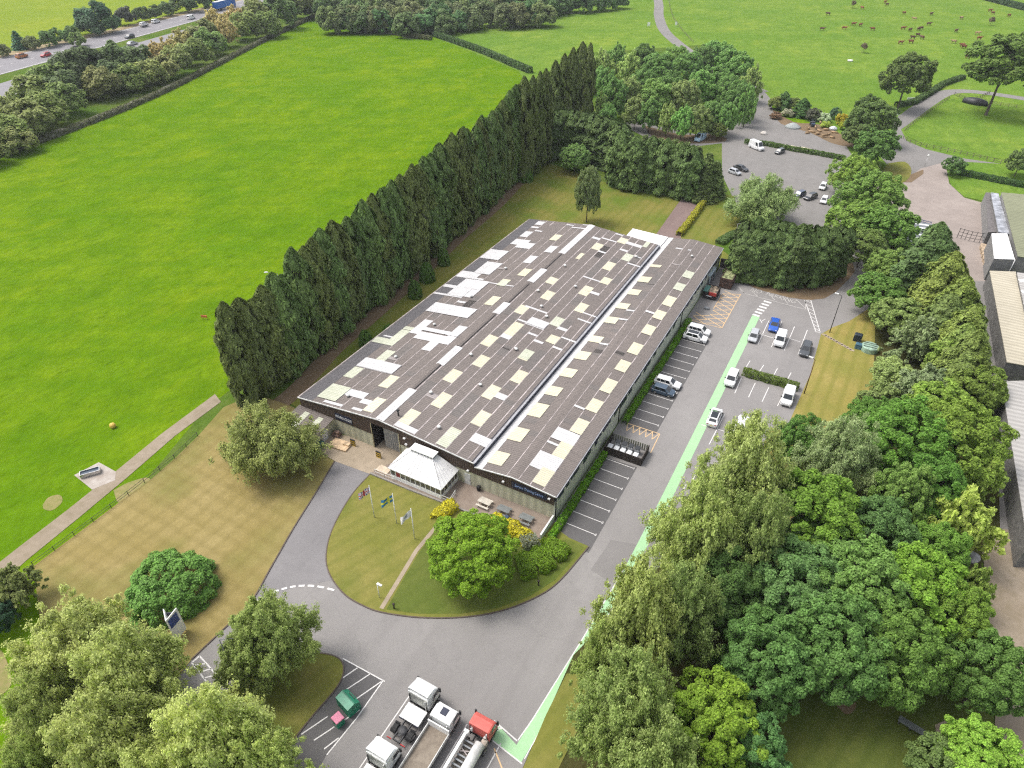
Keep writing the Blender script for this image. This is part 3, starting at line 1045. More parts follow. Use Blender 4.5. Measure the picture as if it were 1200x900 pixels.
sheet("paddock_ground", P((1058, 152), (1072, 140), (1117, 112), (1122, 112), (1160, 122), (1200, 128), (1260, 140), (1240, 200), (1200, 190), (1140, 182), (1085, 171), (1064, 160)), 0.10, M_pasture)

# ------------------------------------------------------------------ painted markings
mw = MB()
def line(a, b, wd=0.11, z=AZ + 0.014, m=0, mb=None):
    ribbon([a, b], wd, z, mb or mw, m)

for k in range(7):                                             # bays by the wall, near block
    y = k * 2.4
    line((-4.55, y), (0, y), 0.10)
    line((-0.12, y - 0.22), (-0.12, y + 0.22), 0.12)
for k in range(13):                                            # and the far block
    y = 25.55 + k * 2.4
    line((-4.55, y), (0, y), 0.10)
    line((-0.12, y - 0.22), (-0.12, y + 0.22), 0.12)
# right-hand car park
for a, b in (((888, 404), (901, 376)), ((919, 411), (931, 383)), ((935, 416), (946, 387)), ((904, 407), (916, 377)),
             ((889, 391), (911, 398)), ((925, 397), (938, 401)),
             ((874, 431), (879, 423)), ((889, 437), (895, 428)), ((906, 441), (911, 432)), ((922, 446), (927, 437)),
             ((861, 461), (869, 443)), ((877, 466), (885, 449)), ((893, 471), (901, 454)), ((911, 476), (919, 460)),
             ((831, 521), (849, 486)), ((858, 506), (866, 488)), ((822, 498), (850, 506)), ((812, 562), (817, 552)), ((800, 575), (806, 565))):
    line(G(*a), G(*b), 0.13)
# disabled-bay mark
for a, b in (((892, 377), (897, 374)), ((890, 374), (893, 379))):
    line(G(*a), G(*b), 0.13)
# hatching by the hedge and by the side lane
for a, b in (((864, 336), (872, 344)), ((872, 344), (944, 363)), ((944, 363), (944, 352)), ((872, 344), (866, 336)), ((881, 341), (889, 349)),
             ((901, 344), (908, 352)), ((917, 348), (923, 356)), ((933, 351), (943, 361))):
    line(G(*a), G(*b), 0.16, m=1)
for a, b in (((943, 352), (950, 352)), ((943, 352), (956, 389)), ((950, 352), (961, 390)), ((956, 389), (961, 390))):
    line(G(*a), G(*b), 0.16)
for k in range(8):
    t0, t1 = k / 8, (k + 0.75) / 8
    line(G(943 + 13 * t0, 352 + 37 * t0), G(950 + 11 * t1, 352 + 38 * t1), 0.12)
# zebra at the head of the green path
for k in range(6):
    t = k / 5.6
    a, b = (882 + 14.5 * t, 368.5 - 17.5 * t), (890 + 15.5 * t, 371 - 17.5 * t)
    line(G(*a), G(*b), 0.62)
# recycling hatch
for a, b in (((402, 772), (451, 799)), ((449, 798), (418, 842)), ((418, 842), (383, 885)), ((419, 783), (400, 796)), ((434, 790), (402, 811)), ((447, 799), (408, 826)),
             ((422, 832), (404, 844)), ((384, 840), (353, 861)), ((392, 852), (368, 868)), ((397, 865), (380, 878))):
    line(G(*a), G(*b), 0.13, AZ + 0.02)
# hatch by the side entrance
for a, b in (((234, 769), (262, 800)), (((225, 777)), (242, 799)), ((225, 777), (234, 769)), ((227, 780), (241, 778)), ((234, 788), (248, 784)), ((239, 795), (254, 791)), ((255, 802), (262, 800))):
    line(G(*a), G(*b), 0.16)
# give-way dashes across the drive
arc = smooth_line(P((293, 710), (310, 699), (330, 691), (350, 687), (372, 687.5), (396, 693)), 6)
for k in range(0, len(arc) - 1, 3):
    ribbon(arc[k:k + 3], 0.28, AZ + 0.02, mw)
# lorry bays
for xa in (-8.95, -5.55, -1.95, 2.05):
    line((xa, -29.6), (xa, -42), 0.12)
line(G(579, 877), G(590, 905), 0.14, m=2)
structure(mw.build("parking_markings", [M_white, M_faint, M_orange]))

mg = MB()                                                       # green walkway along the car park
gpts = [(4.55, -15.5), (5.30, 0.0), (5.45, 10.0), (5.45, 24.0), (5.40, 67.2)]
gl = [(3.42, -30.2), (3.75, -26.0), (4.55, -15.0), (5.22, -3.0), (5.34, 8.0), (5.30, 67.2)]
gr_ = [(4.72, -30.2), (5.0, -26.0), (5.75, -15.0), (6.42, -3.0), (6.75, 8.0), (6.75, 67.2)]
n = len(gl)
mg.add([(x, y, AZ + 0.012) for x, y in gl + gr_], [(i, i + 1, n + i + 1, n + i) for i in range(n - 1)], 0)
arm = P((582, 868), (609, 858), (621, 874), (613, 889), (577, 871))
mg.add([(3.60, -29.0, AZ + 0.009), (0.35, -27.95, AZ + 0.009), (0.35, -29.6, AZ + 0.009), (3.60, -30.2, AZ + 0.009)], [(0, 1, 2, 3)], 0)
mk2 = MB()
ribbon([(3.42, -28.6), (3.75, -26.0), (4.55, -15.0), (5.22, -3.0)], 0.12, AZ + 0.018, mk2)
ribbon([(4.85, -29.8), (5.0, -26.0), (5.75, -15.0), (6.42, -3.0)], 0.10, AZ + 0.018, mk2)
for a, b in (((0.3, -27.95), (3.42, -28.6)), ((0.3, -29.65), (4.85, -30.3)), ((0.3, -27.95), (0.3, -29.65))):
    ribbon([a, b], 0.14, AZ + 0.018, mk2)
for dx, dy in ((0, 0), (0.22, 0.3), (-0.1, 0.35)):               # walking figure stencil, worn
    ribbon([(0.9 + dx, -28.9 + dy), (1.15 + dx, -28.5 + dy)], 0.16, AZ + 0.016, mk2)
structure(mg.build("green_walkway_path", M_green))
structure(mk2.build("walkway_edge_markings", M_white))

mo = MB()                                                       # criss-cross hatching in front of the skips
for xa, xb, ya, yb in ((-2.2, 1.2, 59.7, 74.6), (-5.0, -2.2, 59.4, 63.0)):
    k = 0
    y = ya
    while y < yb - 0.5:
        ribbon([(xa, y), (xb, min(yb, y + 1.9))], 0.20, AZ + 0.012, mo)
        ribbon([(xb, y), (xa, min(yb, y + 1.9))], 0.20, AZ + 0.013, mo)
        y += 1.9
for a, b in (((1.2, 59.5), (1.2, 74.8)), ((-5.0, 59.4), (1.2, 59.5)), ((-2.2, 66.0), (-2.2, 72.5))):
    ribbon([a, b], 0.16, AZ + 0.016, mo)
for k in range(5):                                              # zigzag in front of the bin store
    xa = -4.6 + k * 1.05
    ribbon([(xa, 23.6), (xa + 0.5, 21.9)], 0.13, AZ + 0.012, mo)
    ribbon([(xa + 0.5, 21.9), (xa + 1.05, 23.6)], 0.13, AZ + 0.013, mo)
ribbon([(-4.7, 23.7), (0.75, 23.7)], 0.14, AZ + 0.016, mo)
ribbon([(0.75, 23.7), (0.95, 18.8)], 0.14, AZ + 0.016, mo)
structure(mo.build("orange_hatch_markings", M_orange))

def text_mesh(name, curve):
    tmp = bpy.data.objects.new(name, curve)
    COL.objects.link(tmp)
    me = bpy.data.meshes.new_from_object(tmp.evaluated_get(bpy.context.evaluated_depsgraph_get()))
    bpy.data.objects.remove(tmp)
    me.name = name
    o = bpy.data.objects.new(name, me)
    COL.objects.link(o)
    return o


def ground_text(name, txt, px, py, h, mat, rz, z):
    c = bpy.data.curves.new(name, 'FONT')
    c.body = txt
    c.size = h
    c.align_x = 'CENTER'
    c.materials.append(mat)
    o = text_mesh(name, c)
    o.location = (*G(px, py), z)
    o.rotation_euler = (0, 0, rz)
    o.scale = (1.0, 1.5, 1)
    return structure(o)

ground_text("road_lettering_markings", "NO", 885, 343, 1.5, M_faint, rad(-6), AZ + 0.03)
ground_text("road_lettering_markings", "PARKING", 914, 351, 1.5, M_faint, rad(-6), AZ + 0.03)


# ------------------------------------------------------------------ the factory
def roof_z(x):
    if x < -34.9:
        return 4.5 + (x + 50.9) * (1.88 / 16.0)
    if x < -18.5:
        return 6.38 - (x + 34.9) * (1.24 / 16.4)
    if x < -12.58:
        return 4.5 + (x + 18.4) * (0.81 / 5.82)
    return 5.31 - (x + 12.58) * (0.46 / 6.6)


def on_roof(px, py):
    z = 5.0
    for _ in range(12):
        x, y = G(px, py, z)
        z = roof_z(x)
    return x, y


M_roof = sheet_mat("brown_corrugated_roof", (0.160, 0.135, 0.122), (0.112, 0.095, 0.086), 0.36, 0.9, 0.5)
M_rline = plain("sheet_lap_lichen", (0.40, 0.35, 0.34), 0.9, vary=0.3, vscale=0.8)
M_rwhite = sheet_mat("white_roof_sheet", (0.56, 0.55, 0.55), (0.36, 0.35, 0.35), 0.36, 0.45, 0.45)
M_rcream = sheet_mat("cream_rooflight", (0.56, 0.525, 0.39), (0.41, 0.375, 0.27), 0.36, 0.45, 0.4)
M_rgreen = sheet_mat("algae_rooflight", (0.50, 0.51, 0.41), (0.32, 0.34, 0.24), 0.36, 0.45, 0.6)
M_rgrey = sheet_mat("dirty_rooflight", (0.30, 0.27, 0.26), (0.20, 0.17, 0.165), 0.36, 0.5, 0.6)
M_mottle = sheet_mat("mossy_roof_sheet", (0.142, 0.124, 0.116), (0.104, 0.094, 0.084), 0.36, 0.8, 0.7)
M_eave = sheet_mat("blue_grey_eaves_sheet", (0.096, 0.090, 0.096), (0.072, 0.070, 0.070), 0.36, 0.8, 0.6)
M_clad = sheet_mat("brown_cladding", (0.062, 0.040, 0.028), (0.040, 0.026, 0.018), 0.30, 0.8, 0.4, 'X')
M_wall = sheet_mat("pale_green_render", (0.45, 0.44, 0.325), (0.33, 0.32, 0.22), 1.2, 0.15, 0.40, 'X', 0.9)
M_side = sheet_mat("pale_side_cladding", (0.54, 0.56, 0.47), (0.38, 0.40, 0.31), 0.9, 0.5, 0.45, 'Y', 0.8)
M_navy = plain("dark_navy", (0.030, 0.036, 0.060), 0.2, vary=0.3, vscale=0.7)
M_gut = plain("gutter_metal", (0.34, 0.34, 0.36), 0.5, 0.3)
M_navyp = plain("navy_board", (0.012, 0.017, 0.040), 0.5)
M_membrane = plain("white_membrane", (0.72, 0.71, 0.70), 0.7, vary=0.08, vscale=0.4)
M_ply = plain("grey_door", (0.27, 0.265, 0.25), 0.7, vary=0.12)
M_dark = plain("dark_interior", (0.010, 0.009, 0.009), 0.9)
M_hazard = plain("hazard_yellow", (0.55, 0.36, 0.03), 0.6)
M_signw = plain("sign_white", (0.75, 0.76, 0.78), 0.5)
M_signb = plain("sign_pale_blue", (0.30, 0.42, 0.70), 0.5)

fac = thing("industrial_building", "long low factory with patchwork brown and white corrugated roof in the middle of the site", "building", (0, 0, 0))
Y0, YB, YR = -0.6, 78.5, 84.6

# roof sheeting: two bays, with lap lines and odd replacement sheets as faces of the one skin
rows_l = [-48.0, -46.1, -44.25, -42.4, -40.55, -38.7, -36.85]
rows_r = [-34.2, -32.3, -30.5, -28.7, -26.95, -25.1, -23.3, -21.5, -19.7]
rows_b = [-17.3, -15.0, -13.4, -11.6, -9.85, -7.95]


def snap(x, rows, tol=0.8):
    b = min(rows, key=lambda r: abs(r - x))
    return b if abs(b - x) < tol else x


rs = MB()
def plane(x0, x1, y0, y1, dz=0.0, m=0, mb=None):
    e = 1e-4
    (mb or rs).add([(x0, y0, roof_z(x0 + e) + dz), (x1, y0, roof_z(x1 - e) + dz), (x1, y1, roof_z(x1 - e) + dz), (x0, y1, roof_z(x0 + e) + dz)], [(0, 1, 2, 3)], m)

plane(-50.9, -34.9, Y0, YB)
plane(-34.9, -18.5, Y0, YB)
plane(-18.5, -12.58, Y0, YR)
plane(-12.58, -5.95, Y0, YR)
rr = random.Random(3)
for rows, y1, wdt in ((rows_l[1:], YB, 0.13), (rows_r, YB, 0.16), (rows_b[2:], YR, 0.12)):
    for x in rows:
        y = Y0 + 0.2
        while y < y1 - 1:
            L = rr.uniform(5, 16)
            if rr.random() < 0.95:
                plane(x - wdt * rr.uniform(0.3, 0.7), x + wdt * rr.uniform(0.3, 0.7), y, min(y1, y + L), 0.022, 1)
            y += L
for k in range(70):                                            # sheets gone mossy or paler than the rest
    rows = rr.choice([rows_l, rows_r, rows_r, rows_b])
    i = rr.randrange(len(rows) - 1)
    y = rr.uniform(0, 72)
    plane(rows[i] + 0.07, rows[i + 1] - 0.07, y, y + rr.choice([1.2, 2.4, 3.5, 6]), 0.012, 6)

TI = {1: (350, 400, 10), 2: (440, 330, 10), 3: (500, 280, 10), 4: (580, 240, 10), 5: (680, 250, 10), 6: (440, 420, 10), 7: (520, 390, 10), 8: (600, 330, 10),
      'a': (600, 225, 4), 'b': (600, 450, 4), 'c': (300, 450, 4)}
W_, C_, A_, D_ = 2, 3, 4, 5
PATCH = [
    # right slope of the wide bay
    (6, C_, 790, 250, 1025, 165), (6, C_, 645, 540, 905, 440), (6, C_, 255, 735, 540, 640), (6, W_, 200, 775, 500, 840), (6, C_, 780, 905, 1020, 855), (6, D_, 575, 430, 745, 435),
    (7, C_, 430, 130, 650, 60), (7, W_, 660, 45, 860, 10), (7, W_, 975, 5, 1120, 35), (7, W_, 1045, 95, 1215, 130), (7, C_, 320, 365, 555, 300), (7, C_, 865, 295, 1075, 235),
    (7, C_, 770, 555, 1000, 475), (7, A_, 430, 730, 680, 650), (7, W_, 590, 740, 760, 745),
    (8, C_, 20, 355, 200, 300), (8, W_, 150, 290, 420, 375), (8, C_, 330, 190, 515, 135), (8, C_, 390, 10, 540, -30), (8, C_, 770, 140, 960, 95), (8, W_, 900, 130, 1050, 150),
    (8, C_, 730, 340, 910, 280), (8, W_, 830, 370, 1000, 415), (8, W_, 760, 440, 950, 490), (8, W_, 60, 450, 200, 500), (8, W_, 170, 500, 450, 490), (8, C_, -60, 620, 150, 510),
    (8, A_, 440, 500, 625, 445), (8, W_, 520, 550, 660, 565), (8, W_, 185, 610, 320, 640), (8, C_, 390, 700, 560, 655), (8, W_, 250, 690, 400, 725), (8, W_, 480, 775, 610, 800),
    (8, W_, 565, 655, 750, 705), (8, A_, 70, 880, 275, 830),
    (5, C_, 120, 410, 270, 370), (5, W_, 130, 290, 250, 300), (5, W_, 210, 450, 320, 465), (5, W_, 240, 290, 450, 340), (5, W_, 400, 240, 510, 260), (5, C_, 440, 340, 570, 310),
    (5, W_, 540, 360, 770, 395), (5, A_, 690, 380, 830, 340), (5, W_, 460, 430, 580, 445), (5, A_, 490, 545, 640, 500), (5, W_, 640, 510, 740, 530), (5, W_, 550, 590, 715, 630),
    (5, C_, 260, 650, 430, 595), (5, W_, 30, 745, 245, 800), (5, C_, 235, 815, 390, 780), (5, C_, 20, 890, 165, 880), (5, C_, -60, 530, 60, 480),
    ('c', A_, 845, 280, 970, 225), ('c', W_, 1000, 265, 1105, 262), ('c', C_, 1010, 185, 1110, 145), ('c', C_, 1060, 60, 1150, 20), ('c', W_, 1120, 62, 1185, 65),
    # left slope
    (1, A_, 215, 650, 590, 570), (1, W_, 480, 610, 820, 630), (1, W_, 270, 705, 505, 755), (1, W_, 620, 795, 755, 805), (1, C_, 750, 810, 1030, 690), (1, W_, 695, 715, 850, 700),
    (1, A_, 520, 410, 780, 330), (1, W_, 670, 290, 1200, 310), (1, A_, 900, 215, 1150, 135), (1, C_, 925, 525, 1200, 430), (1, A_, 860, 5, 1170, 10), (1, D_, 1080, 215, 1190, 205),
    (2, A_, 150, 700, 400, 580), (2, A_, 290, 550, 500, 560), (2, W_, 400, 600, 660, 460), (2, W_, 440, 660, 940, 690), (2, W_, 800, 680, 1090, 540), (2, W_, 550, 800, 740, 720),
    (2, A_, 0, 680, 230, 722), (2, W_, 90, 640, 220, 655), (2, A_, 20, 890, 245, 830), (2, W_, 620, 340, 1200, 370), (2, W_, 960, 245, 1080, 245), (2, D_, 1060, 185, 1130, 180),
    (3, W_, 70, 640, 400, 690), (3, W_, 190, 560, 400, 565), (3, W_, 330, 440, 620, 410), (3, W_, 270, 650, 700, 510), (3, W_, 340, 440, 640, 480), (3, W_, 560, 400, 890, 300),
    (3, W_, 600, 500, 1010, 570), (3, A_, 830, 545, 1000, 490), (3, W_, 620, 225, 960, 165), (3, C_, 680, 770, 880, 690), (3, D_, 850, 355, 940, 350),
    (4, W_, -40, 640, 160, 565), (4, W_, -60, 780, 85, 705), (4, W_, 170, 460, 440, 430), (4, W_, 230, 500, 480, 465), (4, W_, 300, 375, 445, 320), (4, W_, 425, 270, 525, 265),
    (4, W_, 465, 312, 570, 312), (4, W_, 470, 235, 595, 205), (4, C_, 635, 415, 790, 360), (4, W_, 580, 555, 745, 495), (4, W_, 335, 680, 510, 610), (4, C_, 265, 830, 445, 765),
    (4, W_, 820, 240, 930, 247), (4, W_, 880, 270, 1075, 300), (4, W_, 1020, 240, 1110, 242), (4, C_, 75, 885, 205, 890),
    # narrow bay
    ('a', C_, 635, 350, 705, 345), ('a', C_, 580, 420, 660, 402), ('a', C_, 540, 480, 612, 462), ('a', C_, 485, 545, 560, 527), ('a', C_, 430, 612, 506, 592), ('a', C_, 350, 700, 435, 682),
    ('a', C_, 283, 780, 375, 755), ('a', C_, 220, 862, 305, 835), ('b', C_, 150, 48, 238, 20), ('b', C_, 75, 148, 173, 100), ('b', C_, -10, 262, 78, 215), ('c', C_, 1088, 370, 1192, 330),
    ('a', W_, 495, 598, 545, 606), ('a', W_, 395, 712, 452, 722), ('a', W_, 540, 558, 578, 567),
    ('a', A_, 800, 398, 862, 382), ('a', A_, 755, 455, 832, 442), ('a', C_, 710, 530, 775, 500), ('a', C_, 660, 590, 727, 567), ('a', C_, 605, 660, 682, 637), ('a', C_, 535, 750, 615, 720),
    ('a', C_, 475, 830, 557, 802), ('a', C_, 425, 905, 498, 892), ('b', C_, 410, 30, 492, 0), ('b', C_, 340, 118, 432, 87), ('b', C_, 265, 218, 356, 177), ('b', W_, 180, 250, 315, 242),
    ('b', C_, 185, 335, 277, 287), ('b', W_, 75, 380, 236, 355), ('b', C_, 95, 460, 197, 412), ('b', W_, 158, 272, 217, 285), ('b', W_, 283, 103, 345, 117), ('a', W_, 625, 562, 682, 572),
    ('a', D_, 735, 338, 790, 345), ('a', W_, 782, 268, 832, 282),
]
for i, (k, m, u0, v0, u1, v1) in enumerate(PATCH):
    ox, oy, s = TI[k]
    x0, y0 = on_roof(ox + u0 / s, oy + v0 / s)
    x1, y1 = on_roof(ox + u1 / s, oy + v1 / s)
    if x0 < -35.2:
        y1 += 0.09 * max(0, x1 - x0 - 1.0)
    rows = rows_l + [-50.75] if x0 < -35.2 else (rows_r + [-18.7] if x0 < -18.6 else rows_b)
    x0, x1 = snap(x0, rows), snap(x1, rows)
    if x1 - x0 < 0.4:
        x1 = x0 + 0.9
    ylim = YB if x0 < -18.6 else YR
    y0, y1 = max(Y0 + 0.15, y0), min(ylim - 0.1, y1)
    if y1 - y0 < 0.35:
        y1 = y0 + 0.5
    if x0 < -34.9 < x1:
        x1 = -35.0
    plane(x0, x1, y0, y1, 0.030 + 0.0005 * i, m)
for k, (tl, m, l_, t_, b_) in enumerate([(2, W_, (610, 350), (730, 250), (1035, 460)), (3, W_, (270, 660), (470, 470), (410, 705)), (3, W_, (400, 570), (485, 470), (650, 610)), (3, W_, (560, 400), (720, 270), (742, 452)),
                                        (3, W_, (620, 225), (760, 125), (832, 265)), (1, W_, (680, 290), (830, 200), (1095, 392)), (1, A_, (215, 650), (410, 500), (428, 712)), (4, W_, (-40, 620), (10, 530), (40, 665)),
                                        (2, W_, (560, 575), (600, 540), (850, 765)), (8, W_, (170, 490), (215, 440), (350, 580))]):
    ox, oy, s = TI[tl]
    (x0, y0), (_, y1), (x1, _) = (on_roof(ox + u / s, oy + v / s) for u, v in (l_, t_, b_))
    rows = rows_l if x0 < -35.2 else rows_r
    plane(snap(x0, rows), snap(x1, rows), y0, y1, 0.120 + 0.002 * k, m)
plane(-50.75, -48.05, Y0, YB, 0.010, 7)
plane(-18.35, -17.2, Y0, YR, 0.035, 2)                          # white lining along the valley
rs.build("roof_sheeting", [M_roof, M_rline, M_rwhite, M_rcream, M_rgreen, M_rgrey, M_mottle, M_eave], fac)

# upstand, gutter and flashing at the step between the bays
g = MB()
g.box(-18.52, -18.42, Y0, YB, 4.45, 5.12)
g.build("valley_upstand", M_navy, fac)
g = MB()
g.box(-18.72, -18.40, Y0, YB, 5.14, 5.21)
g.build("valley_flashing", M_gut, fac)
g = MB()
g.box(-18.95, -18.86, Y0, YB, 5.17, 5.215)
g.build("valley_flashing", M_navy, fac)
g = MB()
g.box(-5.95, -5.80, Y0, YR, 4.66, 4.80)
g.build("gutter", M_gut, fac)
g = MB()
g.box(-51.05, -50.9, Y0, YB, 4.36, 4.50)
g.build("gutter", M_rline, fac)
# ridge: white cappings between dark raised vents
rg = [(442, 491, 486, 457, 1), (486, 457, 517, 428, 0), (517, 428, 540, 407, 1), (541, 407, 580, 368, 0), (580, 367, 598, 356, 1), (598, 356, 619, 332, 0), (620, 330, 640, 316, 1), (640, 316, 658, 298, 0), (658, 297, 698, 263, 1)]
for ax, ay, bx, by, wht in rg:
    ya, yb = on_roof(ax, ay)[1], on_roof(bx, by)[1]
    ya, yb = max(ya, Y0), min(yb, YB)
    g = MB()
    if wht:
        g.add([(-35.5, ya, 6.35), (-34.9, ya, 6.46), (-34.0, ya, 6.37), (-35.5, yb, 6.35), (-34.9, yb, 6.46), (-34.0, yb, 6.37)], [(0, 1, 4, 3), (1, 2, 5, 4)])
        g.build("ridge_capping", M_rwhite, fac)
    else:
        sec = [(-35.25, 6.34), (-35.25, 6.50), (-34.9, 6.62), (-34.55, 6.50), (-34.55, 6.30)]
        g.loft([[(x, y, z) for x, z in sec] for y in (ya, yb)])
        g.build("ridge_vent", M_roof, fac)
        g = MB()
        g.box(-34.549, -34.50, ya + 0.1, yb - 0.1, 6.36, 6.48)
        g.build("ridge_louvre", M_dgrey, fac)
# small roof cowls
for (k, u, v) in ((7, 320, 268), (7, 430, 622), (7, 850, 205), (8, 305, 118), (8, 345, 300), (8, 405, 420), (8, 45, 798), (8, 745, 70), (6, 650, 412), (6, 745, 820), (1, 580, 650), (1, 1140, 195), (2, 690, 515), (2, 1120, 185), (4, 820, 725), (4, 125, 755), (5, 655, 520), ('a', 843, 305)):
    ox, oy, s = TI[k]
    x, y = on_roof(ox + u / s, oy + v / s)
    g = MB()
    g.lathe([(0.16, roof_z(x) - 0.05), (0.16, roof_z(x) + 0.25), (0.30, roof_z(x) + 0.27), (0.26, roof_z(x) + 0.42), (0.02, roof_z(x) + 0.46)], 10, 0, x, y)
    g.build("roof_cowl", M_whtdirty, fac)
x, y = on_roof(467, 487)
g = MB()
g.tube((x, y, roof_z(x)), (x, y, roof_z(x) + 1.0), 0.12, n=8)
g.lathe([(0.28, roof_z(x) + 1.0), (0.05, roof_z(x) + 1.22)], 10, 0, x, y)
g.build("flue", M_dgrey, fac)

# walls
wl = MB()
DX0, DX1 = -36.6, -31.6                                         # loading door
wl.box(-50.75, DX0, -0.35, -0.05, 0, 2.95)
wl.box(DX1, -6.25, -0.35, -0.05, 0, 2.95)
wl.build("front_wall", M_wall, fac)
cl = MB()
def clad(x0, x1, zb=2.9):
    xs = [x0] + [k for k in (-34.9, -18.5, -18.4, -12.58) if x0 < k < x1] + [x1]
    for a, b in zip(xs[:-1], xs[1:]):
        e = 1e-3
        za, zc = roof_z(a + e) - 0.06, roof_z(b - e) - 0.06
        v = [(a, -0.45, zb), (b, -0.45, zb), (b, -0.45, zc), (a, -0.45, za), (a, -0.05, zb), (b, -0.05, zb), (b, -0.05, zc), (a, -0.05, za)]
        cl.add(v, [(0, 1, 2, 3), (4, 7, 6, 5), (0, 4, 5, 1), (3, 2, 6, 7), (0, 3, 7, 4), (1, 5, 6, 2)])
clad(-50.8, DX0 + 0.02, 2.75)
clad(DX0 + 0.02, DX1 - 0.02, 5.0)
clad(DX1 - 0.02, -6.2, 2.97)
cl.build("fascia_cladding", M_clad, fac)
vg = MB()
for a, b in ((-50.95, -34.9), (-34.9, -18.55), (-18.45, -12.58), (-12.58, -5.95)):
    vg.beam((a, Y0 - 0.02, roof_z(a + 1e-3) - 0.02), (b, Y0 - 0.02, roof_z(b - 1e-3) - 0.02), 0.10, 0.16)
vg.build("verge_trim", M_whtdirty, fac)
sd = MB()
sd.box(-6.25, -6.05, -0.35, 84.4, 0, 3.55)
sd.build("side_wall", M_side, fac)
sb = MB()
sb.box(-6.30, -6.12, -0.35, 84.4, 3.55, 4.72)
sb.build("eaves_band", M_navy, fac)
y = 0.6
while y < 83:                                                    # dark navy panels of uneven depth under the eaves
    wdt = rr.uniform(1.0, 3.2)
    sw = MB()
    sw.box(-6.10, -6.025, y, y + wdt, rr.choice([2.75, 2.95, 3.15, 3.35]), 3.56)
    sw.build("eaves_panel", M_navy, fac)
    y += wdt + rr.choice([0.0, 0.6, 1.4])
for yy in (-0.25, 23.0, 55.6):
    dp = MB()
    dp.tube((-5.98, yy, 0.05), (-5.98, yy, 4.7), 0.07, n=8)
    dp.build("downpipe", M_black, fac)
ow = MB()
ow.box(-50.75, -50.55, -0.05, 78.4, 0, 4.42)
ow.box(-50.55, -18.5, 78.2, 78.4, 0, 4.45)
ow.box(-18.4, -6.3, 84.2, 84.4, 0, 4.45)
ow.build("rear_wall", M_side, fac)
# flat white roof on the back of the wide bay
fx = MB()
fx.add([(-27.0, 78.55, 4.75), (-18.45, 78.55, 4.75), (-18.45, 84.4, 4.7), (-27.0, 84.4, 4.95), (-27.0, 78.55, 0), (-18.45, 78.55, 0), (-18.45, 84.4, 0), (-27.0, 84.4, 0)],
       [(0, 1, 2, 3), (4, 5, 1, 0), (5, 6, 2, 1), (6, 7, 3, 2), (7, 4, 0, 3)])
fx.build("flat_roof", M_membrane, fac)
# loading bay: recess, sliding door half across it, hazard posts
lb = MB()
lb.box(DX0 + 0.01, DX0 + 0.15, -0.33, 5.0, 0.02, 4.98)
lb.box(DX1 - 0.15, DX1 - 0.01, -0.33, 5.0, 0.02, 4.98)
lb.box(DX0 + 0.15, DX1 - 0.15, 5.0, 5.15, 0.02, 4.98)
lb.build("loading_bay", M_dark, fac)
lb = MB()
lb.box(DX0 + 0.15, DX1 - 0.15, -0.33, 5.0, 0.0, 0.09)
lb.build("bay_floor", M_apron, fac)
ld = MB()
ld.box(-35.2, -31.8, 0.55, 0.70, 0.08, 4.95)
for k in range(9):
    ld.box(-35.2 + k * 0.38, -35.15 + k * 0.38, 0.51, 0.55, 0.08, 4.95)
ld.build("loading_door", M_ply, fac)
lf = MB()
lf.box(DX0 - 0.10, DX0 + 0.02, -0.50, -0.30, 0.05, 4.95)
lf.build("door_post", plain("cream_frame", (0.40, 0.36, 0.22), 0.6), fac)
lf = MB()
lf.box(DX1 - 0.02, DX1 + 0.10, -0.50, -0.30, 0.05, 4.95)
lf.build("door_post", plain("cream_frame", (0.40, 0.36, 0.22), 0.6), fac)
# signs on the fascia
def fascia_sign(x0, x1, z0, z1, board, txt, h, ink, tz):
    s = MB()
    s.box(x0, x1, -0.53, -0.455, z0, z1)
    b = s.build("sign_board", board, fac)
    c = bpy.data.curves.new("sign_lettering", 'FONT')
    c.body = txt
    c.size = h
    c.align_x = 'CENTER'
    c.extrude = 0.01
    c.materials.append(ink)
    o = text_mesh("sign_lettering", c)
    o.parent = b
    o.location = ((x0 + x1) / 2, -0.545, tz)
    o.rotation_euler = (PI / 2, 0, 0)
    return o
o = fascia_sign(-43.6, -40.3, 3.05, 4.25, M_navyp, "WAREHOUSE", 0.62, M_signw, 3.45)
o.scale = (0.86, 1.15, 1)
o = fascia_sign(-12.6, -7.3, 3.42, 4.45, M_navyp, "Service Training Centre", 0.52, M_signb, 3.78)
o.scale = (0.86, 1.15, 1)
for x, z in ((-30.4, 4.6), (-30.2, 3.5), (-28.6, 3.85), (-28.0, 3.9), (-26.2, 4.2), (-13.9, 3.75), (-6.9, 3.95), (-19.6, 3.15)):
    l = MB()
    l.box(x - 0.16, x + 0.16, -0.72, -0.455, z, z + 0.18)
    l.build("wall_light", M_wht, fac)
# doors in the front wall
for x in (-20.3,):
    d = MB()
    d.box(x, x + 0.95, -0.42, -0.352, 0.3, 2.35)
    dd = d.build("door", M_whtdirty, fac)
    h = MB()
    h.box(x + 0.8, x + 0.88, -0.48, -0.42, 1.25, 1.4)
    h.build("handle", M_chrome, dd)

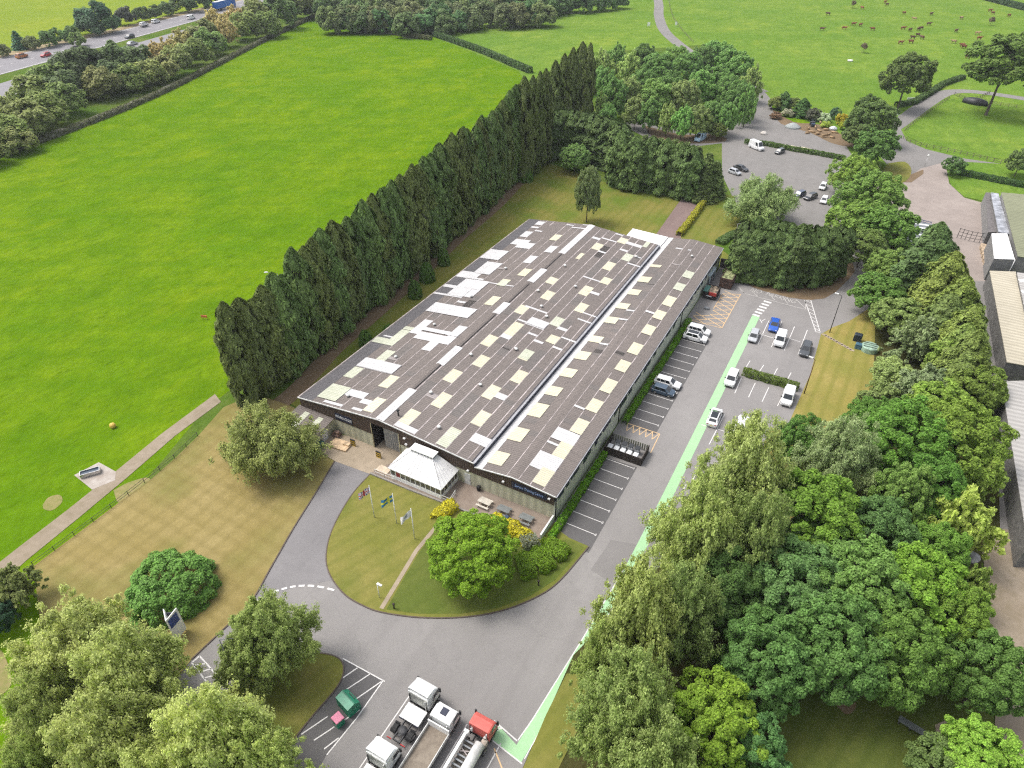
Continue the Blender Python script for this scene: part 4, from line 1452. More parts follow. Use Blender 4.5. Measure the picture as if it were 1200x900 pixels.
# lean-to store on the front left corner
an = thing("lean_to_store", "small lean-to store with brown sheet roof against the left end of the factory front", "shed", (-47.5, -2.7, 0))
AX0, AX1, AYa, AYb = -51.0, -44.3, -5.4, -0.37
m = MB()
m.add([(x + 47.5, y + 2.7, z) for x, y, z in ((AX0, AYa, 0), (AX1, AYa, 0), (AX1, AYb, 0), (AX0, AYb, 0), (AX0, AYa, 2.05), (AX1, AYa, 2.05), (AX1, AYb, 2.65), (AX0, AYb, 2.65))],
      [(0, 1, 5, 4), (1, 2, 6, 5), (2, 3, 7, 6), (3, 0, 4, 7)])
m.build("wall", M_wall, an)
m = MB()
m.add([(x + 47.5, y + 2.7, z) for x, y, z in ((AX0 - .2, AYa - .3, 2.04), (AX1 + .2, AYa - .3, 2.04), (AX1 + .2, AYb, 2.70), (AX0 - .2, AYb, 2.70),
       (AX0 - .2, AYa - .3, 2.12), (AX1 + .2, AYa - .3, 2.12), (AX1 + .2, AYb, 2.78), (AX0 - .2, AYb, 2.78))], [(4, 5, 6, 7), (0, 3, 2, 1), (0, 1, 5, 4), (1, 2, 6, 5), (3, 0, 4, 7), (2, 3, 7, 6)])
rf = m.build("roof", M_roof, an)
m = MB()
for xa, mtl in ((-49.3, 0), (-46.5, 0)):
    z = lambda y: 2.13 + (y - (AYa - .3)) * 0.66 / 5.33
    m.add([(xa + 47.5, AYa + 0.3 + 2.7, z(AYa + 0.3) + .02), (xa + 48.5, AYa + 0.3 + 2.7, z(AYa + 0.3) + .02), (xa + 48.5, AYb - 0.8 + 2.7, z(AYb - 0.8) + .02), (xa + 47.5, AYb - 0.8 + 2.7, z(AYb - 0.8) + .02)], [(0, 1, 2, 3)])
m.build("rooflight", M_rgreen, rf)
m = MB()
m.box(AX1 + 47.5 + 0.002, AX1 + 47.5 + 0.07, -0.55, 0.55, 0.06, 1.95)
dd = m.build("door", M_whtdirty, an)
m = MB()
m.box(AX1 + 47.57, AX1 + 47.63, 0.34, 0.44, 0.95, 1.05)
m.build("handle", M_black, dd)

# white conservatory with hipped roof and lantern
cv = thing("conservatory", "white conservatory with hipped roof and lantern on the patio against the factory front", "conservatory", (-25.9, -2.5, 0.30))
hx, y0, y1 = 4.3, -2.1, 2.12
ez, tz = 2.10, 4.15
m = MB()
for (xa, ya), (xb, yb) in (((-hx, y0), (hx, y0)), ((hx, y0), (hx, y1)), ((-hx, y1), (-hx, y0))):
    m.beam((xa, ya, 0.32), (xb, yb, 0.32), 0.18, 0.64)
m.build("plinth_wall", M_wht, cv)
m = MB()
m.box(-hx + 0.10, hx - 0.10, y0 - 0.03, y0 + 0.03, 0.64, ez)
m.box(hx - 0.03, hx + 0.03, y0 + 0.1, y1, 0.64, ez)
m.box(-hx - 0.03, -hx + 0.03, y0 + 0.1, y1, 0.64, ez)
m.build("glazing", plain("conservatory_glass", (0.13, 0.12, 0.105), 0.12, vary=0.4, vscale=0.9), cv)
fr = MB()
for k in range(11):
    x = -hx + k * 2 * hx / 10
    fr.box(x - 0.05, x + 0.05, y0 - 0.07, y0 + 0.05, 0.64, ez)
for k in range(1, 6):
    y = y0 + k * (y1 - y0) / 5
    fr.box(hx - 0.05, hx + 0.07, y - 0.05, y + 0.05, 0.64, ez)
    fr.box(-hx - 0.07, -hx + 0.05, y - 0.05, y + 0.05, 0.64, ez)
fr.box(-hx, hx, y0 - 0.08, y0 + 0.04, 0.60, 0.70)
fr.build("window_frame", M_wht, cv)
m = MB()
for k, mt in ((1, 0),):
    x = -hx + 0.95
    m.box(x, x + 0.7, y0 - 0.055, y0 - 0.031, 0.75, 1.85)
m.build("red_poster", plain("red_poster", (0.22, 0.03, 0.035), 0.5), cv)
rf = MB()
o_ = 0.30
tx0, tx1, ty = -2.2, 1.5, 0.9
rf.add([(-hx - o_, y0 - o_, ez), (hx + o_, y0 - o_, ez), (hx + o_, y1, ez), (-hx - o_, y1, ez), (tx0, ty - 0.5, tz), (tx1, ty - 0.5, tz), (tx1, ty + 0.6, tz), (tx0, ty + 0.6, tz),
        (-hx - o_, y0 - o_, ez - 0.12), (hx + o_, y0 - o_, ez - 0.12), (hx + o_, y1, ez - 0.12), (-hx - o_, y1, ez - 0.12)],
       [(0, 1, 5, 4), (1, 2, 6, 5), (2, 3, 7, 6), (3, 0, 4, 7), (4, 5, 6, 7), (0, 8, 9, 1), (1, 9, 10, 2), (3, 11, 8, 0), (8, 11, 10, 9)])
for k in range(13):
    t = k / 12
    a = Vector((-hx - o_ + t * (2 * hx + 2 * o_), y0 - o_, ez + 0.02))
    b = Vector((tx0 + t * (tx1 - tx0), ty - 0.5, tz + 0.02))
    rf.beam(a, b, 0.06, 0.06)
for k in range(7):
    t = k / 6
    rf.beam((hx + o_, y0 - o_ + t * (y1 - y0 + o_), ez + 0.02), (tx1, ty - 0.5 + t * 1.1, tz + 0.02), 0.06, 0.06)
    rf.beam((-hx - o_, y0 - o_ + t * (y1 - y0 + o_), ez + 0.02), (tx0, ty - 0.5 + t * 1.1, tz + 0.02), 0.06, 0.06)
roof_c = rf.build("roof", M_membrane, cv)
ln = MB()
ln.box(tx0, tx1, ty - 0.5, ty + 0.6, tz, tz + 0.42, 1)
for k in range(8):
    x = tx0 + k * (tx1 - tx0) / 7
    ln.box(x - 0.06, x + 0.06, ty - 0.56, ty - 0.501, tz, tz + 0.42, 0)
ln.box(tx0 - 0.15, tx1 + 0.15, ty - 0.65, ty + 0.75, tz + 0.42, tz + 0.55, 0)
ln.build("lantern", [M_wht, M_grey], roof_c)

# low white wall closing the right end of the patio
m = MB()
m.box(-0.12, 0.12, -2.0, 1.9, 0, 1.15)
wl_ = m.build("patio_wall", M_whtdirty, None, (-6.18, -2.35, 0))
tag(wl_, "low white end wall of the patio by the front right corner of the factory", "wall")

# ------------------------------------------------------------------ sheds along the right edge
M_tan = sheet_mat("tan_shed_roof", (0.44, 0.40, 0.31), (0.32, 0.28, 0.20), 1.1, 0.6, 0.5)
M_pgrey = sheet_mat("pale_grey_shed_roof", (0.36, 0.345, 0.325), (0.25, 0.235, 0.22), 1.1, 0.6, 0.4)
M_moss = sheet_mat("moss_green_shed_roof", (0.215, 0.225, 0.135), (0.125, 0.125, 0.075), 1.0, 0.6, 0.6)
M_block = plain("grey_blockwork", (0.20, 0.195, 0.19), 0.9, vary=0.15, vscale=2)
M_dwall = plain("dark_shed_wall", (0.150, 0.145, 0.138), 0.8, vary=0.2)


def corner_shed(name, label, corners, hgt, mat, wall, ext=None, fall=0.0):
    """Shed from roof-corner positions seen in the survey: near-left, near-right, far-right, far-left at eaves height."""
    pts = [G(x, y, hgt) for x, y in corners]
    cx, cy = sum(p[0] for p in pts) / 4, sum(p[1] for p in pts) / 4
    t = thing(name, label, "shed", (cx, cy, 0))
    m = MB()
    b = [(x - cx, y - cy) for x, y in pts]
    m.add([(x, y, 0) for x, y in b] + [(x, y, hgt - 0.05) for x, y in b], [(0, 1, 5, 4), (1, 2, 6, 5), (2, 3, 7, 6), (3, 0, 4, 7)])
    m.build("wall", wall, t)
    m = MB()
    k = 1.012
    zz = [hgt, hgt + fall, hgt + fall, hgt]
    m.add([(x * k, y * k, zz[i] - 0.06) for i, (x, y) in enumerate(b)] + [(x * k, y * k, zz[i] + 0.06) for i, (x, y) in enumerate(b)], [(0, 3, 2, 1), (4, 5, 6, 7), (0, 1, 5, 4), (1, 2, 6, 5), (2, 3, 7, 6), (3, 0, 4, 7)])
    m.build("roof", mat, t)
    return t, b


t, b = corner_shed("storage_shed", "long pale grey roofed shed at the right edge beside the gravel track", [(1205, 640), (1290, 640), (1240, 448), (1174, 448)], 4.2, M_pgrey, M_dwall, fall=0.4)
t, b = corner_shed("storage_shed", "shed with long cream ribbed roof beside the dark conifers", [(1180, 424), (1214, 430), (1190, 319), (1160, 318)], 3.7, M_tan, M_dwall)
t, b = corner_shed("storage_shed", "grey striped roof shed behind the cream roofed one", [(1216, 430), (1290, 440), (1245, 325), (1192, 320)], 4.3, M_pgrey, M_dwall)
ms = MB()
for k in range(7):
    a = Vector((*[b[0][i] + (b[3][i] - b[0][i]) * (k + 0.3) / 7 for i in (0, 1)], 4.40))
    c = Vector((*[b[1][i] + (b[2][i] - b[1][i]) * (k + 0.3) / 7 for i in (0, 1)], 4.40))
    ms.beam(a, c, 1.1, 0.06)
ms.build("rooflight_strip", M_wht, t)
t, b = corner_shed("block_outbuilding", "grey block outbuilding with flat white roof by the black gate", [(1165, 303), (1189, 304), (1180, 274), (1162, 274)], 5.2, M_membrane, M_block)
ms = MB()
ms.tube((b[1][0] + 0.1, b[1][1] - 0.1, 0), (b[1][0] + 0.1, b[1][1] - 0.1, 5.2), 0.07)
ms.build("drainpipe", M_wht, t)
t, b = corner_shed("storage_shed", "shed with moss green roof behind the grey block outbuilding", [(1193, 300), (1290, 318), (1240, 232), (1174, 226)], 5.0, M_moss, M_block)
ms = MB()
for k in range(5):
    a = Vector((*[b[0][i] * 0.55 + b[1][i] * 0.45 + (b[3][i] - b[0][i]) * (0.18 + 0.09 * k) for i in (0, 1)], 5.10))
    c = Vector((*[b[1][i] * 0.75 + b[0][i] * 0.25 + (b[2][i] - b[1][i]) * (0.18 + 0.09 * k) for i in (0, 1)], 5.10))
    ms.beam(a, c, 0.7, 0.06)
ms.build("rooflight_strip", M_rgrey, t)
t, b = corner_shed("lean_to_store", "narrow lean-to with clear corrugated panels along the green shed", [(1170, 272), (1183, 274), (1170, 227), (1161, 226)], 4.0, plain("clear_sheeting", (0.33, 0.34, 0.37), 0.3, vary=0.35, vscale=0.6), M_dwall)
t, b = corner_shed("tiled_store", "narrow store with dark grey roof against the clear lean-to", [(1158, 272), (1168, 272), (1160, 226), (1155, 226)], 3.2, plain("slate_roof", (0.13, 0.118, 0.115), 0.8, vary=0.2), M_block)
# low slatted shelter roof over the yard entrance
t, b = corner_shed("covered_walkway", "low shelter with white slats on its roof behind the trees by the concrete yard", [(1052, 286), (1088, 292), (1112, 266), (1054, 257)], 2.6, M_grey, M_dwall)
ms = MB()
for k in range(7):
    a = Vector((*[b[0][i] + (b[3][i] - b[0][i]) * (k + 0.4) / 7 for i in (0, 1)], 2.68))
    c = Vector((*[b[1][i] + (b[2][i] - b[1][i]) * (k + 0.4) / 7 for i in (0, 1)], 2.68))
    ms.beam(a, c, 0.75, 0.06)
ms.build("roof_slat", M_wht, t)


# ------------------------------------------------------------------ cars and vans
def inset_quad(mb, a, b, c, d, u0, u1, v0, v1, off=0.012, m=0):
    """Pane on the quad a-b-c-d (bottom left, bottom right, top right, top left), inset and set proud."""
    a, b, c, d = map(Vector, (a, b, c, d))
    n = (b - a).cross(d - a).normalized()
    def q(u, v):
        return tuple((a * (1 - u) + b * u) * (1 - v) + (d * (1 - u) + c * u) * v + n * off)
    pts = [q(u0, v0), q(u1, v0), q(u1, v1), q(u0, v1)]
    back = [tuple(Vector(p) - n * (off + 0.01)) for p in pts]
    mb.add(pts + back, [(0, 1, 2, 3), (0, 4, 5, 1), (1, 5, 6, 2), (2, 6, 7, 3), (3, 7, 4, 0)], m)


def make_wheel(parent, x, y, r=0.32, wd=0.21):
    s = 1 if x > 0 else -1
    m = MB()
    rings = []
    for xx, rr_ in ((-wd / 2, r * 0.9), (-wd / 2 + 0.03, r), (wd / 2 - 0.03, r), (wd / 2, r * 0.9)):
        rings.append([(xx, rr_ * math.cos(2 * PI * i / 16), rr_ * math.sin(2 * PI * i / 16)) for i in range(16)])
    m.loft(rings, 0, True, True, False)
    wh = m.build("wheel", M_tyre, parent, (x, y, r))
    m = MB()
    m.loft([[(s * (wd / 2 + dx), rr_ * math.cos(2 * PI * i / 10), rr_ * math.sin(2 * PI * i / 10)) for i in range(10)] for dx, rr_ in ((0.0, r * 0.66), (0.012, r * 0.6), (-0.01 + 0.03, r * 0.2))])
    m.build("rim", M_rim, wh)


def make_car(label, L=4.25, hw=0.89, belt=0.92, hood=0.84, roof=1.47, cowl=0.62, wst=0.28, rt=-0.78, tb=-0.93, deck=0.93, kind="hatch", name="parked_car", cat="car", rw=0.74, wr=0.32, roofmat=None):
    t = thing(name, label, cat)
    h = L / 2
    m = MB()
    st = [(h, 0.72, 0.36, hood - 0.22), (h - 0.10, 0.86, 0.24, hood - 0.12), (h - 0.38, 0.96, 0.20, hood - 0.03), (cowl * h + 0.05, 1.0, 0.20, hood + 0.05),
          (0.0, 1.0, 0.20, belt), (tb * h + 0.10, 1.0, 0.20, deck), (-h + 0.22, 0.97, 0.22, deck - 0.02), (-h + 0.05, 0.88, 0.28, deck - 0.08), (-h, 0.78, 0.40, deck - 0.20)]
    rings = []
    for y, f, zl, zt in st:
        w_ = hw * f
        zm = (zl + zt) / 2
        rings.append([(-w_ * .86, y, zl), (-w_, y, zl + .12), (-w_ * 1.0, y, zm + .08), (-w_ * .97, y, zt - .06), (-w_ * .86, y, zt), (0, y, zt + .035),
                      (w_ * .86, y, zt), (w_ * .97, y, zt - .06), (w_, y, zm + .08), (w_, y, zl + .12), (w_ * .86, y, zl)])
    m.loft(rings, 0, True, True, False)
    yb0, yb1, yt0, yt1 = cowl * h, tb * h, wst * h, rt * h
    bw, tw = hw * 0.93, hw * rw
    zb = belt - 0.02
    B = [(-bw * .92, yb0, zb), (bw * .92, yb0, zb), (bw, yb0 - .35, zb), (bw * .98, yb1 + .2, zb), (bw * .88, yb1, zb), (-bw * .88, yb1, zb), (-bw * .98, yb1 + .2, zb), (-bw, yb0 - .35, zb)]
    Tt = [(-tw * .92, yt0, roof - .03), (tw * .92, yt0, roof - .03), (tw, yt0 - .18, roof - .02), (tw * .98, yt1 + .12, roof - .03), (tw * .86, yt1, roof - .05), (-tw * .86, yt1, roof - .05), (-tw * .98, yt1 + .12, roof - .03), (-tw, yt0 - .18, roof - .02)]
    T2 = [(x * .84, y * (0.97 if y > 0 else 0.97), z + .045) for x, y, z in Tt]
    m.loft([B, Tt, T2], 0, True, True, False)
    m.build("body", M_paint, t)
    g = MB()
    inset_quad(g, B[1], B[0], Tt[0], Tt[1], .05, .95, .10, .96)
    g.build("windscreen", M_glass, t)
    g = MB()
    inset_quad(g, B[5], B[4], Tt[4], Tt[5], .08, .92, .28, .90)
    g.build("rear_window", M_glass, t)
    if kind != "van":
        panes = ((.05, .47), (.51, .92)) if kind != "estate" else ((.04, .36), (.39, .69), (.72, .94))
        for u0, u1 in panes:
            g = MB()
            inset_quad(g, B[3], B[2], Tt[2], Tt[3], 1 - u1, 1 - u0, .14, .90)
            g.build("side_window", M_glass, t)
            g = MB()
            inset_quad(g, B[7], B[6], Tt[6], Tt[7], u0, u1, .14, .90)
            g.build("side_window", M_glass, t)
    else:
        g = MB()
        inset_quad(g, B[3], B[2], Tt[2], Tt[3], .72, .97, .14, .84)
        g.build("side_window", M_glass, t)
        g = MB()
        inset_quad(g, B[7], B[6], Tt[6], Tt[7], .03, .28, .14, .84)
        g.build("side_window", M_glass, t)
    if roofmat is not None:
        g = MB()
        zz = roof + .024
        g.add([(-tw * .76, yt0 * .9, zz), (tw * .76, yt0 * .9, zz), (tw * .76, yt1 * .9, zz), (-tw * .76, yt1 * .9, zz)], [(0, 1, 2, 3)])
        g.build("glass_roof", roofmat, t)
    g = MB()
    g.box(-hw * .62, hw * .62, h - .06, h + .012, .30, .46)
    g.build("grille", M_black, t)
    g = MB()
    g.box(-.26, .26, -h - .012, -h + .05, .50, .61)
    g.build("number_plate", plain("yellow_plate", (.62, .46, .05), .5), t)
    for s in (-1, 1):
        g = MB()
        g.box(*sorted((s * hw * .46, s * hw * .80)), h - .16, h - .035, hood - .25, hood - .12)
        g.build("headlight", M_lampw, t)
        g = MB()
        g.box(*sorted((s * hw * .50, s * hw * .84)), -h - .008, -h + .10, deck - .26, deck - .12)
        g.build("tail_light", M_lampr, t)
        g = MB()
        g.box(*sorted((s * hw * .96, s * (hw + .17))), yb0 - .48, yb0 - .36, belt - .02, belt + .13)
        g.build("wing_mirror", M_black, t)
        for y in (h * .62, -h * .60):
            make_wheel(t, s * (hw - .10), y, wr)
    return t


PROTO = {
    "hatch": make_car("x", 4.0, .87),
    "suv": make_car("x", 4.45, .92, 1.02, .96, 1.64, .60, .30, -.84, -.95, 1.04, "estate", rw=.78, wr=.36),
    "crossover": make_car("x", 4.5, .92, .98, .92, 1.60, .58, .24, -.74, -.95, 1.0, "hatch", rw=.76, wr=.35, roofmat=M_glass),
    "saloon": make_car("x", 4.7, .91, .92, .84, 1.45, .50, .15, -.48, -.80, .96, "hatch", rw=.72, wr=.33),
    "estate": make_car("x", 4.6, .90, .93, .85, 1.50, .54, .22, -.82, -.95, .95, "estate", rw=.74, wr=.33),
    "electric": make_car("x", 4.69, .93, .93, .82, 1.44, .62, .14, -.62, -.90, .97, "hatch", rw=.74, wr=.34, roofmat=M_glass),
    "smallvan": make_car("x", 4.5, .92, 1.05, 1.00, 1.85, .62, .36, -.94, -.985, 1.2, "van", "parked_van", "van", .84, .33),
    "van": make_car("x", 5.6, 1.0, 1.20, 1.12, 2.50, .70, .42, -.96, -.985, 1.4, "van", "parked_van", "van", .86, .35),
}
PARTS = {k: collect(v) for k, v in PROTO.items()}
USED = set()


def park(kind, px, py, heading, col, label, group=None, xy=None, z=AZ):
    """heading in degrees: the way the bonnet points, 0 = +Y, 90 = -X."""
    x, y = xy if xy else G(px, py, 0.75)
    if kind in USED:
        r, parts = copy_thing(PROTO[kind], PARTS[kind], (x, y, z), rad(heading), label, group)
    else:
        USED.add(kind)
        r = PROTO[kind]
        r.location = (x, y, z)
        r.rotation_euler = (0, 0, rad(heading))
        r["label"] = label
        if group:
            r["group"] = group
        parts = [p for p, _ in PARTS[kind]] + [s for _, q in PARTS[kind] for s in q]
    for p in parts:
        p.color = (*col, 1)
    if group == "vehicles on the dual carriageway":
        r.scale = (1.3, 1.3, 1.3)
    return r


WHITE, SILVER, DGREY, BLACK = (.74, .74, .74), (.42, .43, .45), (.055, .060, .066), (.016, .017, .020)
gp, gn, gh = "cars in the main car park", "vehicles in the north car park", "vehicles on the dual carriageway"
by = lambda k: 25.55 + (k + .5) * 2.4
park("suv", 0, 0, -90, WHITE, "white estate-backed car in the last bay by the factory wall beside the orange hatching", gp, (-2.3, by(12) - .1))
park("crossover", 0, 0, -90, WHITE, "white car with black roof in the second bay from the orange hatching", gp, (-2.2, by(11) - .2))
park("estate", 0, 0, -90, WHITE, "white car parked beyond the dark blue one against the factory hedge", gp, (-2.25, by(4) + .2))
park("hatch", 0, 0, -90, (.045, .075, .115), "dark blue hatchback beside a white car against the factory hedge", gp, (-2.2, by(3) + .1))
park("hatch", 883.5, 393, 182, SILVER, "silver hatchback nearest the head of the green walkway", gp)
park("saloon", 907.5, 380, 184, (.010, .085, .42), "bright blue car in the back row of the right car park", gp)
park("smallvan", 914.5, 397.5, 182, WHITE, "small white van in the middle row between silver and dark grey cars", gp)
park("estate", 944.5, 408.5, 180, DGREY, "dark grey estate car beside the striped lawn", gp)
park("suv", 857.5, 443, 181, WHITE, "white sports utility car beside the green walkway at the end of the low hedge", gp)
park("smallvan", 923.5, 465, 181, WHITE, "white van at the lawn end of the low hedge", gp)
park("electric", 837.5, 488, 2, WHITE, "white car with black glass roof beside the green walkway below the low hedge", gp)
park("saloon", 869.5, 497, 2, WHITE, "white saloon half hidden by the tall pale tree", gp)
park("van", 886.5, 172, -125, WHITE, "large white van by the hedge in the north car park", gn)
park("hatch", 914, 177, 160, DGREY, "dark grey hatchback beside the hedge next to the large white van", gn)
park("hatch", 861, 201, -115, SILVER, "silver car half hidden behind the spruces in the north car park", gn)
park("saloon", 868.5, 196.5, -115, BLACK, "black car beyond the half hidden silver car", gn)
park("hatch", 937.5, 227, 155, (.05, .065, .11), "dark blue car at the left of the front group in the north car park", gn)
park("estate", 950, 230, 155, BLACK, "black estate car between the dark blue and the white cars", gn)
park("hatch", 964.5, 218, 178, WHITE, "white hatchback farther from the camera of the white pair in the north car park", gn)
park("hatch", 966, 234, 178, WHITE, "white hatchback nearer the camera of the white pair in the north car park", gn)
park("van", 820.5, 162, 170, (.42, .58, .72), "pale blue van beside the lane behind the spruce row", gn)
hd = math.degrees(math.atan2(*(lambda a, b: (-(b[0] - a[0]), b[1] - a[1]))(G(0, 78), G(120, 48))))
hd2 = math.degrees(math.atan2(*(lambda a, b: (-(b[0] - a[0]), b[1] - a[1]))(G(120, 48), G(250, 14))))
park("suv", 25.5, 66, hd, (.38, .13, .025), "orange car on the dual carriageway by the left edge", gh, z=.07)
park("hatch", 53.5, 64.5, hd + 180, (.40, .022, .030), "red car following the orange one on the dual carriageway", gh, z=.07)
park("estate", 152, 43, hd2 + 180, (.015, .020, .035), "black car passing behind the pines on the dual carriageway", gh, z=.07)
park("electric", 155, 51, hd2, SILVER, "silver car partly hidden by trees below the black car", gh, z=.07)
park("estate", 169, 30, hd2, WHITE, "white car riding on a trailer on the dual carriageway", gh, z=.75)
park("suv", 182.5, 25.5, hd2, WHITE, "white utility car towing a trailer on the dual carriageway", gh, z=.07)
park("smallvan", 224, 21, hd2, WHITE, "white van behind the blue lorry on the dual carriageway", gh, z=.07)
for k, v in PROTO.items():
    if k not in USED:
        for p, q in PARTS[k]:
            for s in q:
                bpy.data.objects.remove(s)
            bpy.data.objects.remove(p)
        bpy.data.objects.remove(v)

# trailer under the carried car
x, y = G(169, 30, .75)
t = thing("car_trailer", "low trailer under the white car being towed on the dual carriageway", "trailer", (x, y, .07), rad(hd2))
m = MB()
m.box(-1.05, 1.05, -2.4, 2.4, .52, .66)
m.beam((0, 2.4, .55), (0, 4.0, .5), .15, .12)
m.build("bed", M_dgrey, t)
for s in (-1, 1):
    for yy in (-.5, .4):
        make_wheel(t, s * .9, yy, .26, .2)

# articulated lorry with blue curtain-sided trailer
x, y = G(262, 8, 1.5)
t = thing("articulated_lorry", "blue curtain sided articulated lorry on the dual carriageway at the top edge", "lorry", (x, y, .07), rad(hd2))
m = MB()
m.cbox(-1.25, 1.25, -7.0, 6.4, 1.15, 4.0, .04, 0)
b = m.build("trailer_body", plain("blue_curtain", (.012, .13, .46), .5, vary=.15), t)
m = MB()
m.box(-1.22, 1.22, -6.98, 6.38, 4.005, 4.04)
m.build("trailer_roof", M_whtdirty, b)
m = MB()
m.box(-1.1, 1.1, -6.8, 6.2, .85, 1.14)
m.build("chassis", M_dgrey, t)
m = MB()
m.cbox(-1.22, 1.22, 7.0, 9.2, .6, 3.5, .10)
c = m.build("cab", plain("blue_cab", (.012, .10, .38), .4), t)
m = MB()
m.box(-1.1, 1.1, 9.19, 9.23, 1.8, 2.9)
m.build("windscreen", M_glass, c)
for s in (-1, 1):
    for yy in (-5.6, -4.3, -3.0, 5.6, 8.2):
        make_wheel(t, s * 1.05, yy, .5, .32)
t.scale = (1.3, 1.3, 1.3)


# ------------------------------------------------------------------ lorries in the lorry park
def lorry_cab(t, y0, y1, hw, top, col_mat, deflector=True, hatch=False):
    """Forward-control cab between y0 (back) and y1 (front) with screen, windows, mirrors and lights."""
    m = MB()
    yf = y1
    sec = [(y0, .95, top), (y0 + .25, .95, top), (yf - .75, .95, top - .05), (yf - .30, .95, top - .32), (yf - .06, .95, 1.9), (yf, .75, 1.0), (yf, .55, .6)]
    L = [(-hw, y, z) for y, _, z in sec] + [(-hw, y0, .85)]
    prof = [(y0, .95), (yf - .02, .95), (yf, 1.1), (yf - .05, 1.85), (yf - .32, top - .30), (yf - .75, top - .04), (y0 + .15, top), (y0, top - .08)]
    rings = [[(x * k, y, z if z < 1 else z - (0.07 if k == 1 and z > top - .4 else 0)) for y, z in prof] for x, k in ((-hw, 1), (-hw * .88, .999), (hw * .88, .999), (hw, 1))]
    m.loft(rings, 0, True, True, False)
    c = m.build("cab", col_mat, t)
    m = MB()
    m.add([(-hw * .86, yf - .035, 1.88), (hw * .86, yf - .035, 1.88), (hw * .86, yf - .30, top - .36), (-hw * .86, yf - .30, top - .36),
           (-hw * .86, yf - .085, 1.88), (hw * .86, yf - .085, 1.88), (hw * .86, yf - .35, top - .36), (-hw * .86, yf - .35, top - .36)],
          [(0, 1, 2, 3), (4, 7, 6, 5), (0, 4, 5, 1), (1, 5, 6, 2), (2, 6, 7, 3), (3, 7, 4, 0)])
    m.build("windscreen", M_glass, c)
    for s in (-1, 1):
        m = MB()
        x = s * (hw + .005)
        m.add([(x, yf - .25, 1.75), (x, yf - 1.25, 1.75), (x, yf - 1.15, 2.45), (x, yf - .45, 2.45), (x - s * .05, yf - .25, 1.75), (x - s * .05, yf - 1.25, 1.75), (x - s * .05, yf - 1.15, 2.45), (x - s * .05, yf - .45, 2.45)],
              [(0, 1, 2, 3), (0, 4, 5, 1), (1, 5, 6, 2), (2, 6, 7, 3), (3, 7, 4, 0)])
        m.build("side_window", M_glass, c)
        m = MB()
        m.box(*sorted((s * (hw + .02), s * (hw + .22))), yf - .25, yf - .12, 1.75, 2.45)
        m.build("wing_mirror", M_black, c)
        m = MB()
        m.box(*sorted((s * hw * .55, s * hw * .92)), yf - .05, yf + .02, .62, .85)
        m.build("headlight", M_lampw, c)
        m = MB()
        m.box(*sorted((s * (hw - .02), s * (hw + .02))), yf - 1.3, yf - .1, .55, 1.0)
        m.build("step", M_black, c)
    m = MB()
    m.box(-hw * .95, hw * .95, yf - .10, yf + .06, .35, .62)
    m.build("bumper", M_dgrey, c)
    m = MB()
    m.box(-hw * .97, hw * .97, y0 - .05, y0 - .002, .85, 1.18)
    m.build("gap_shade_strip", M_black, c)  # black strip: shade of the gap at the cab back put into colour
    for s in (-1, 1):
        m = MB()
        x = s * (hw + .001)
        for yy in (yf - .22, yf - 1.32):
            m.box(*sorted((x, x + s * .012)), yy - .012, yy + .012, .95, 2.5)
        m.box(*sorted((x, x + s * .03)), yf - 1.25, yf - 1.05, 1.52, 1.57)
        m.build("door_seam", M_dgrey, c)
        m = MB()
        m.tube((s * hw * .80, y0 - .14, .95), (s * hw * .80, y0 - .14, top - .25), .07, n=8)
        m.build("exhaust_stack" if s > 0 else "air_stack", M_chrome if s > 0 else M_black, c)
    if deflector:
        m = MB()                                                # hollow roof fairing open at the back
        z0, z1 = top - .02, top + .62
        yb, yf2 = y0 + .05, yf - .55
        out, inn = [], []
        for k in range(9):
            a = k / 8
            x = -hw * .94 + a * 2 * hw * .94
            hz = z1 - .10 * (2 * a - 1) ** 4 - .03
            out.append((x, yb, hz))
            inn.append((x * .93, yf2, z0 + .05))
        m.add(out + inn, [(i, i + 1, 9 + i + 1, 9 + i) for i in range(8)])
        m.add([(-hw * .94, yb, z0), out[0], inn[0], (-hw * .94, yf2, z0)], [(0, 1, 2, 3)])
        m.add([(hw * .94, yb, z0), out[8], inn[8], (hw * .94, yf2, z0)], [(0, 1, 2, 3)])
        d = m.build("roof_fairing", col_mat, c)
        md = d.modifiers.new("thickness", 'SOLIDIFY')
        md.thickness = 0.04
        m = MB()
        m.box(-hw * .90, hw * .90, y0 - .035, y0 - .002, 1.2, top - .25)
        m.build("rear_panel", plain("grubby_cab_back", (.36, .36, .33), .7, vary=.3, vscale=1.0), c)
    if hatch:
        m = MB()
        m.cbox(-.36, .36, (y0 + y1) / 2 - .45, (y0 + y1) / 2 + .30, top - .02, top + .05, .02)
        m.build("roof_hatch", M_navyp, c)
    return c


M_cabw = plain("white_cab_paint", (.72, .72, .71), .35, vary=.05, coat=.4)
M_cabr = plain("faded_red_cab_paint", (.52, .105, .085), .5, vary=.10)


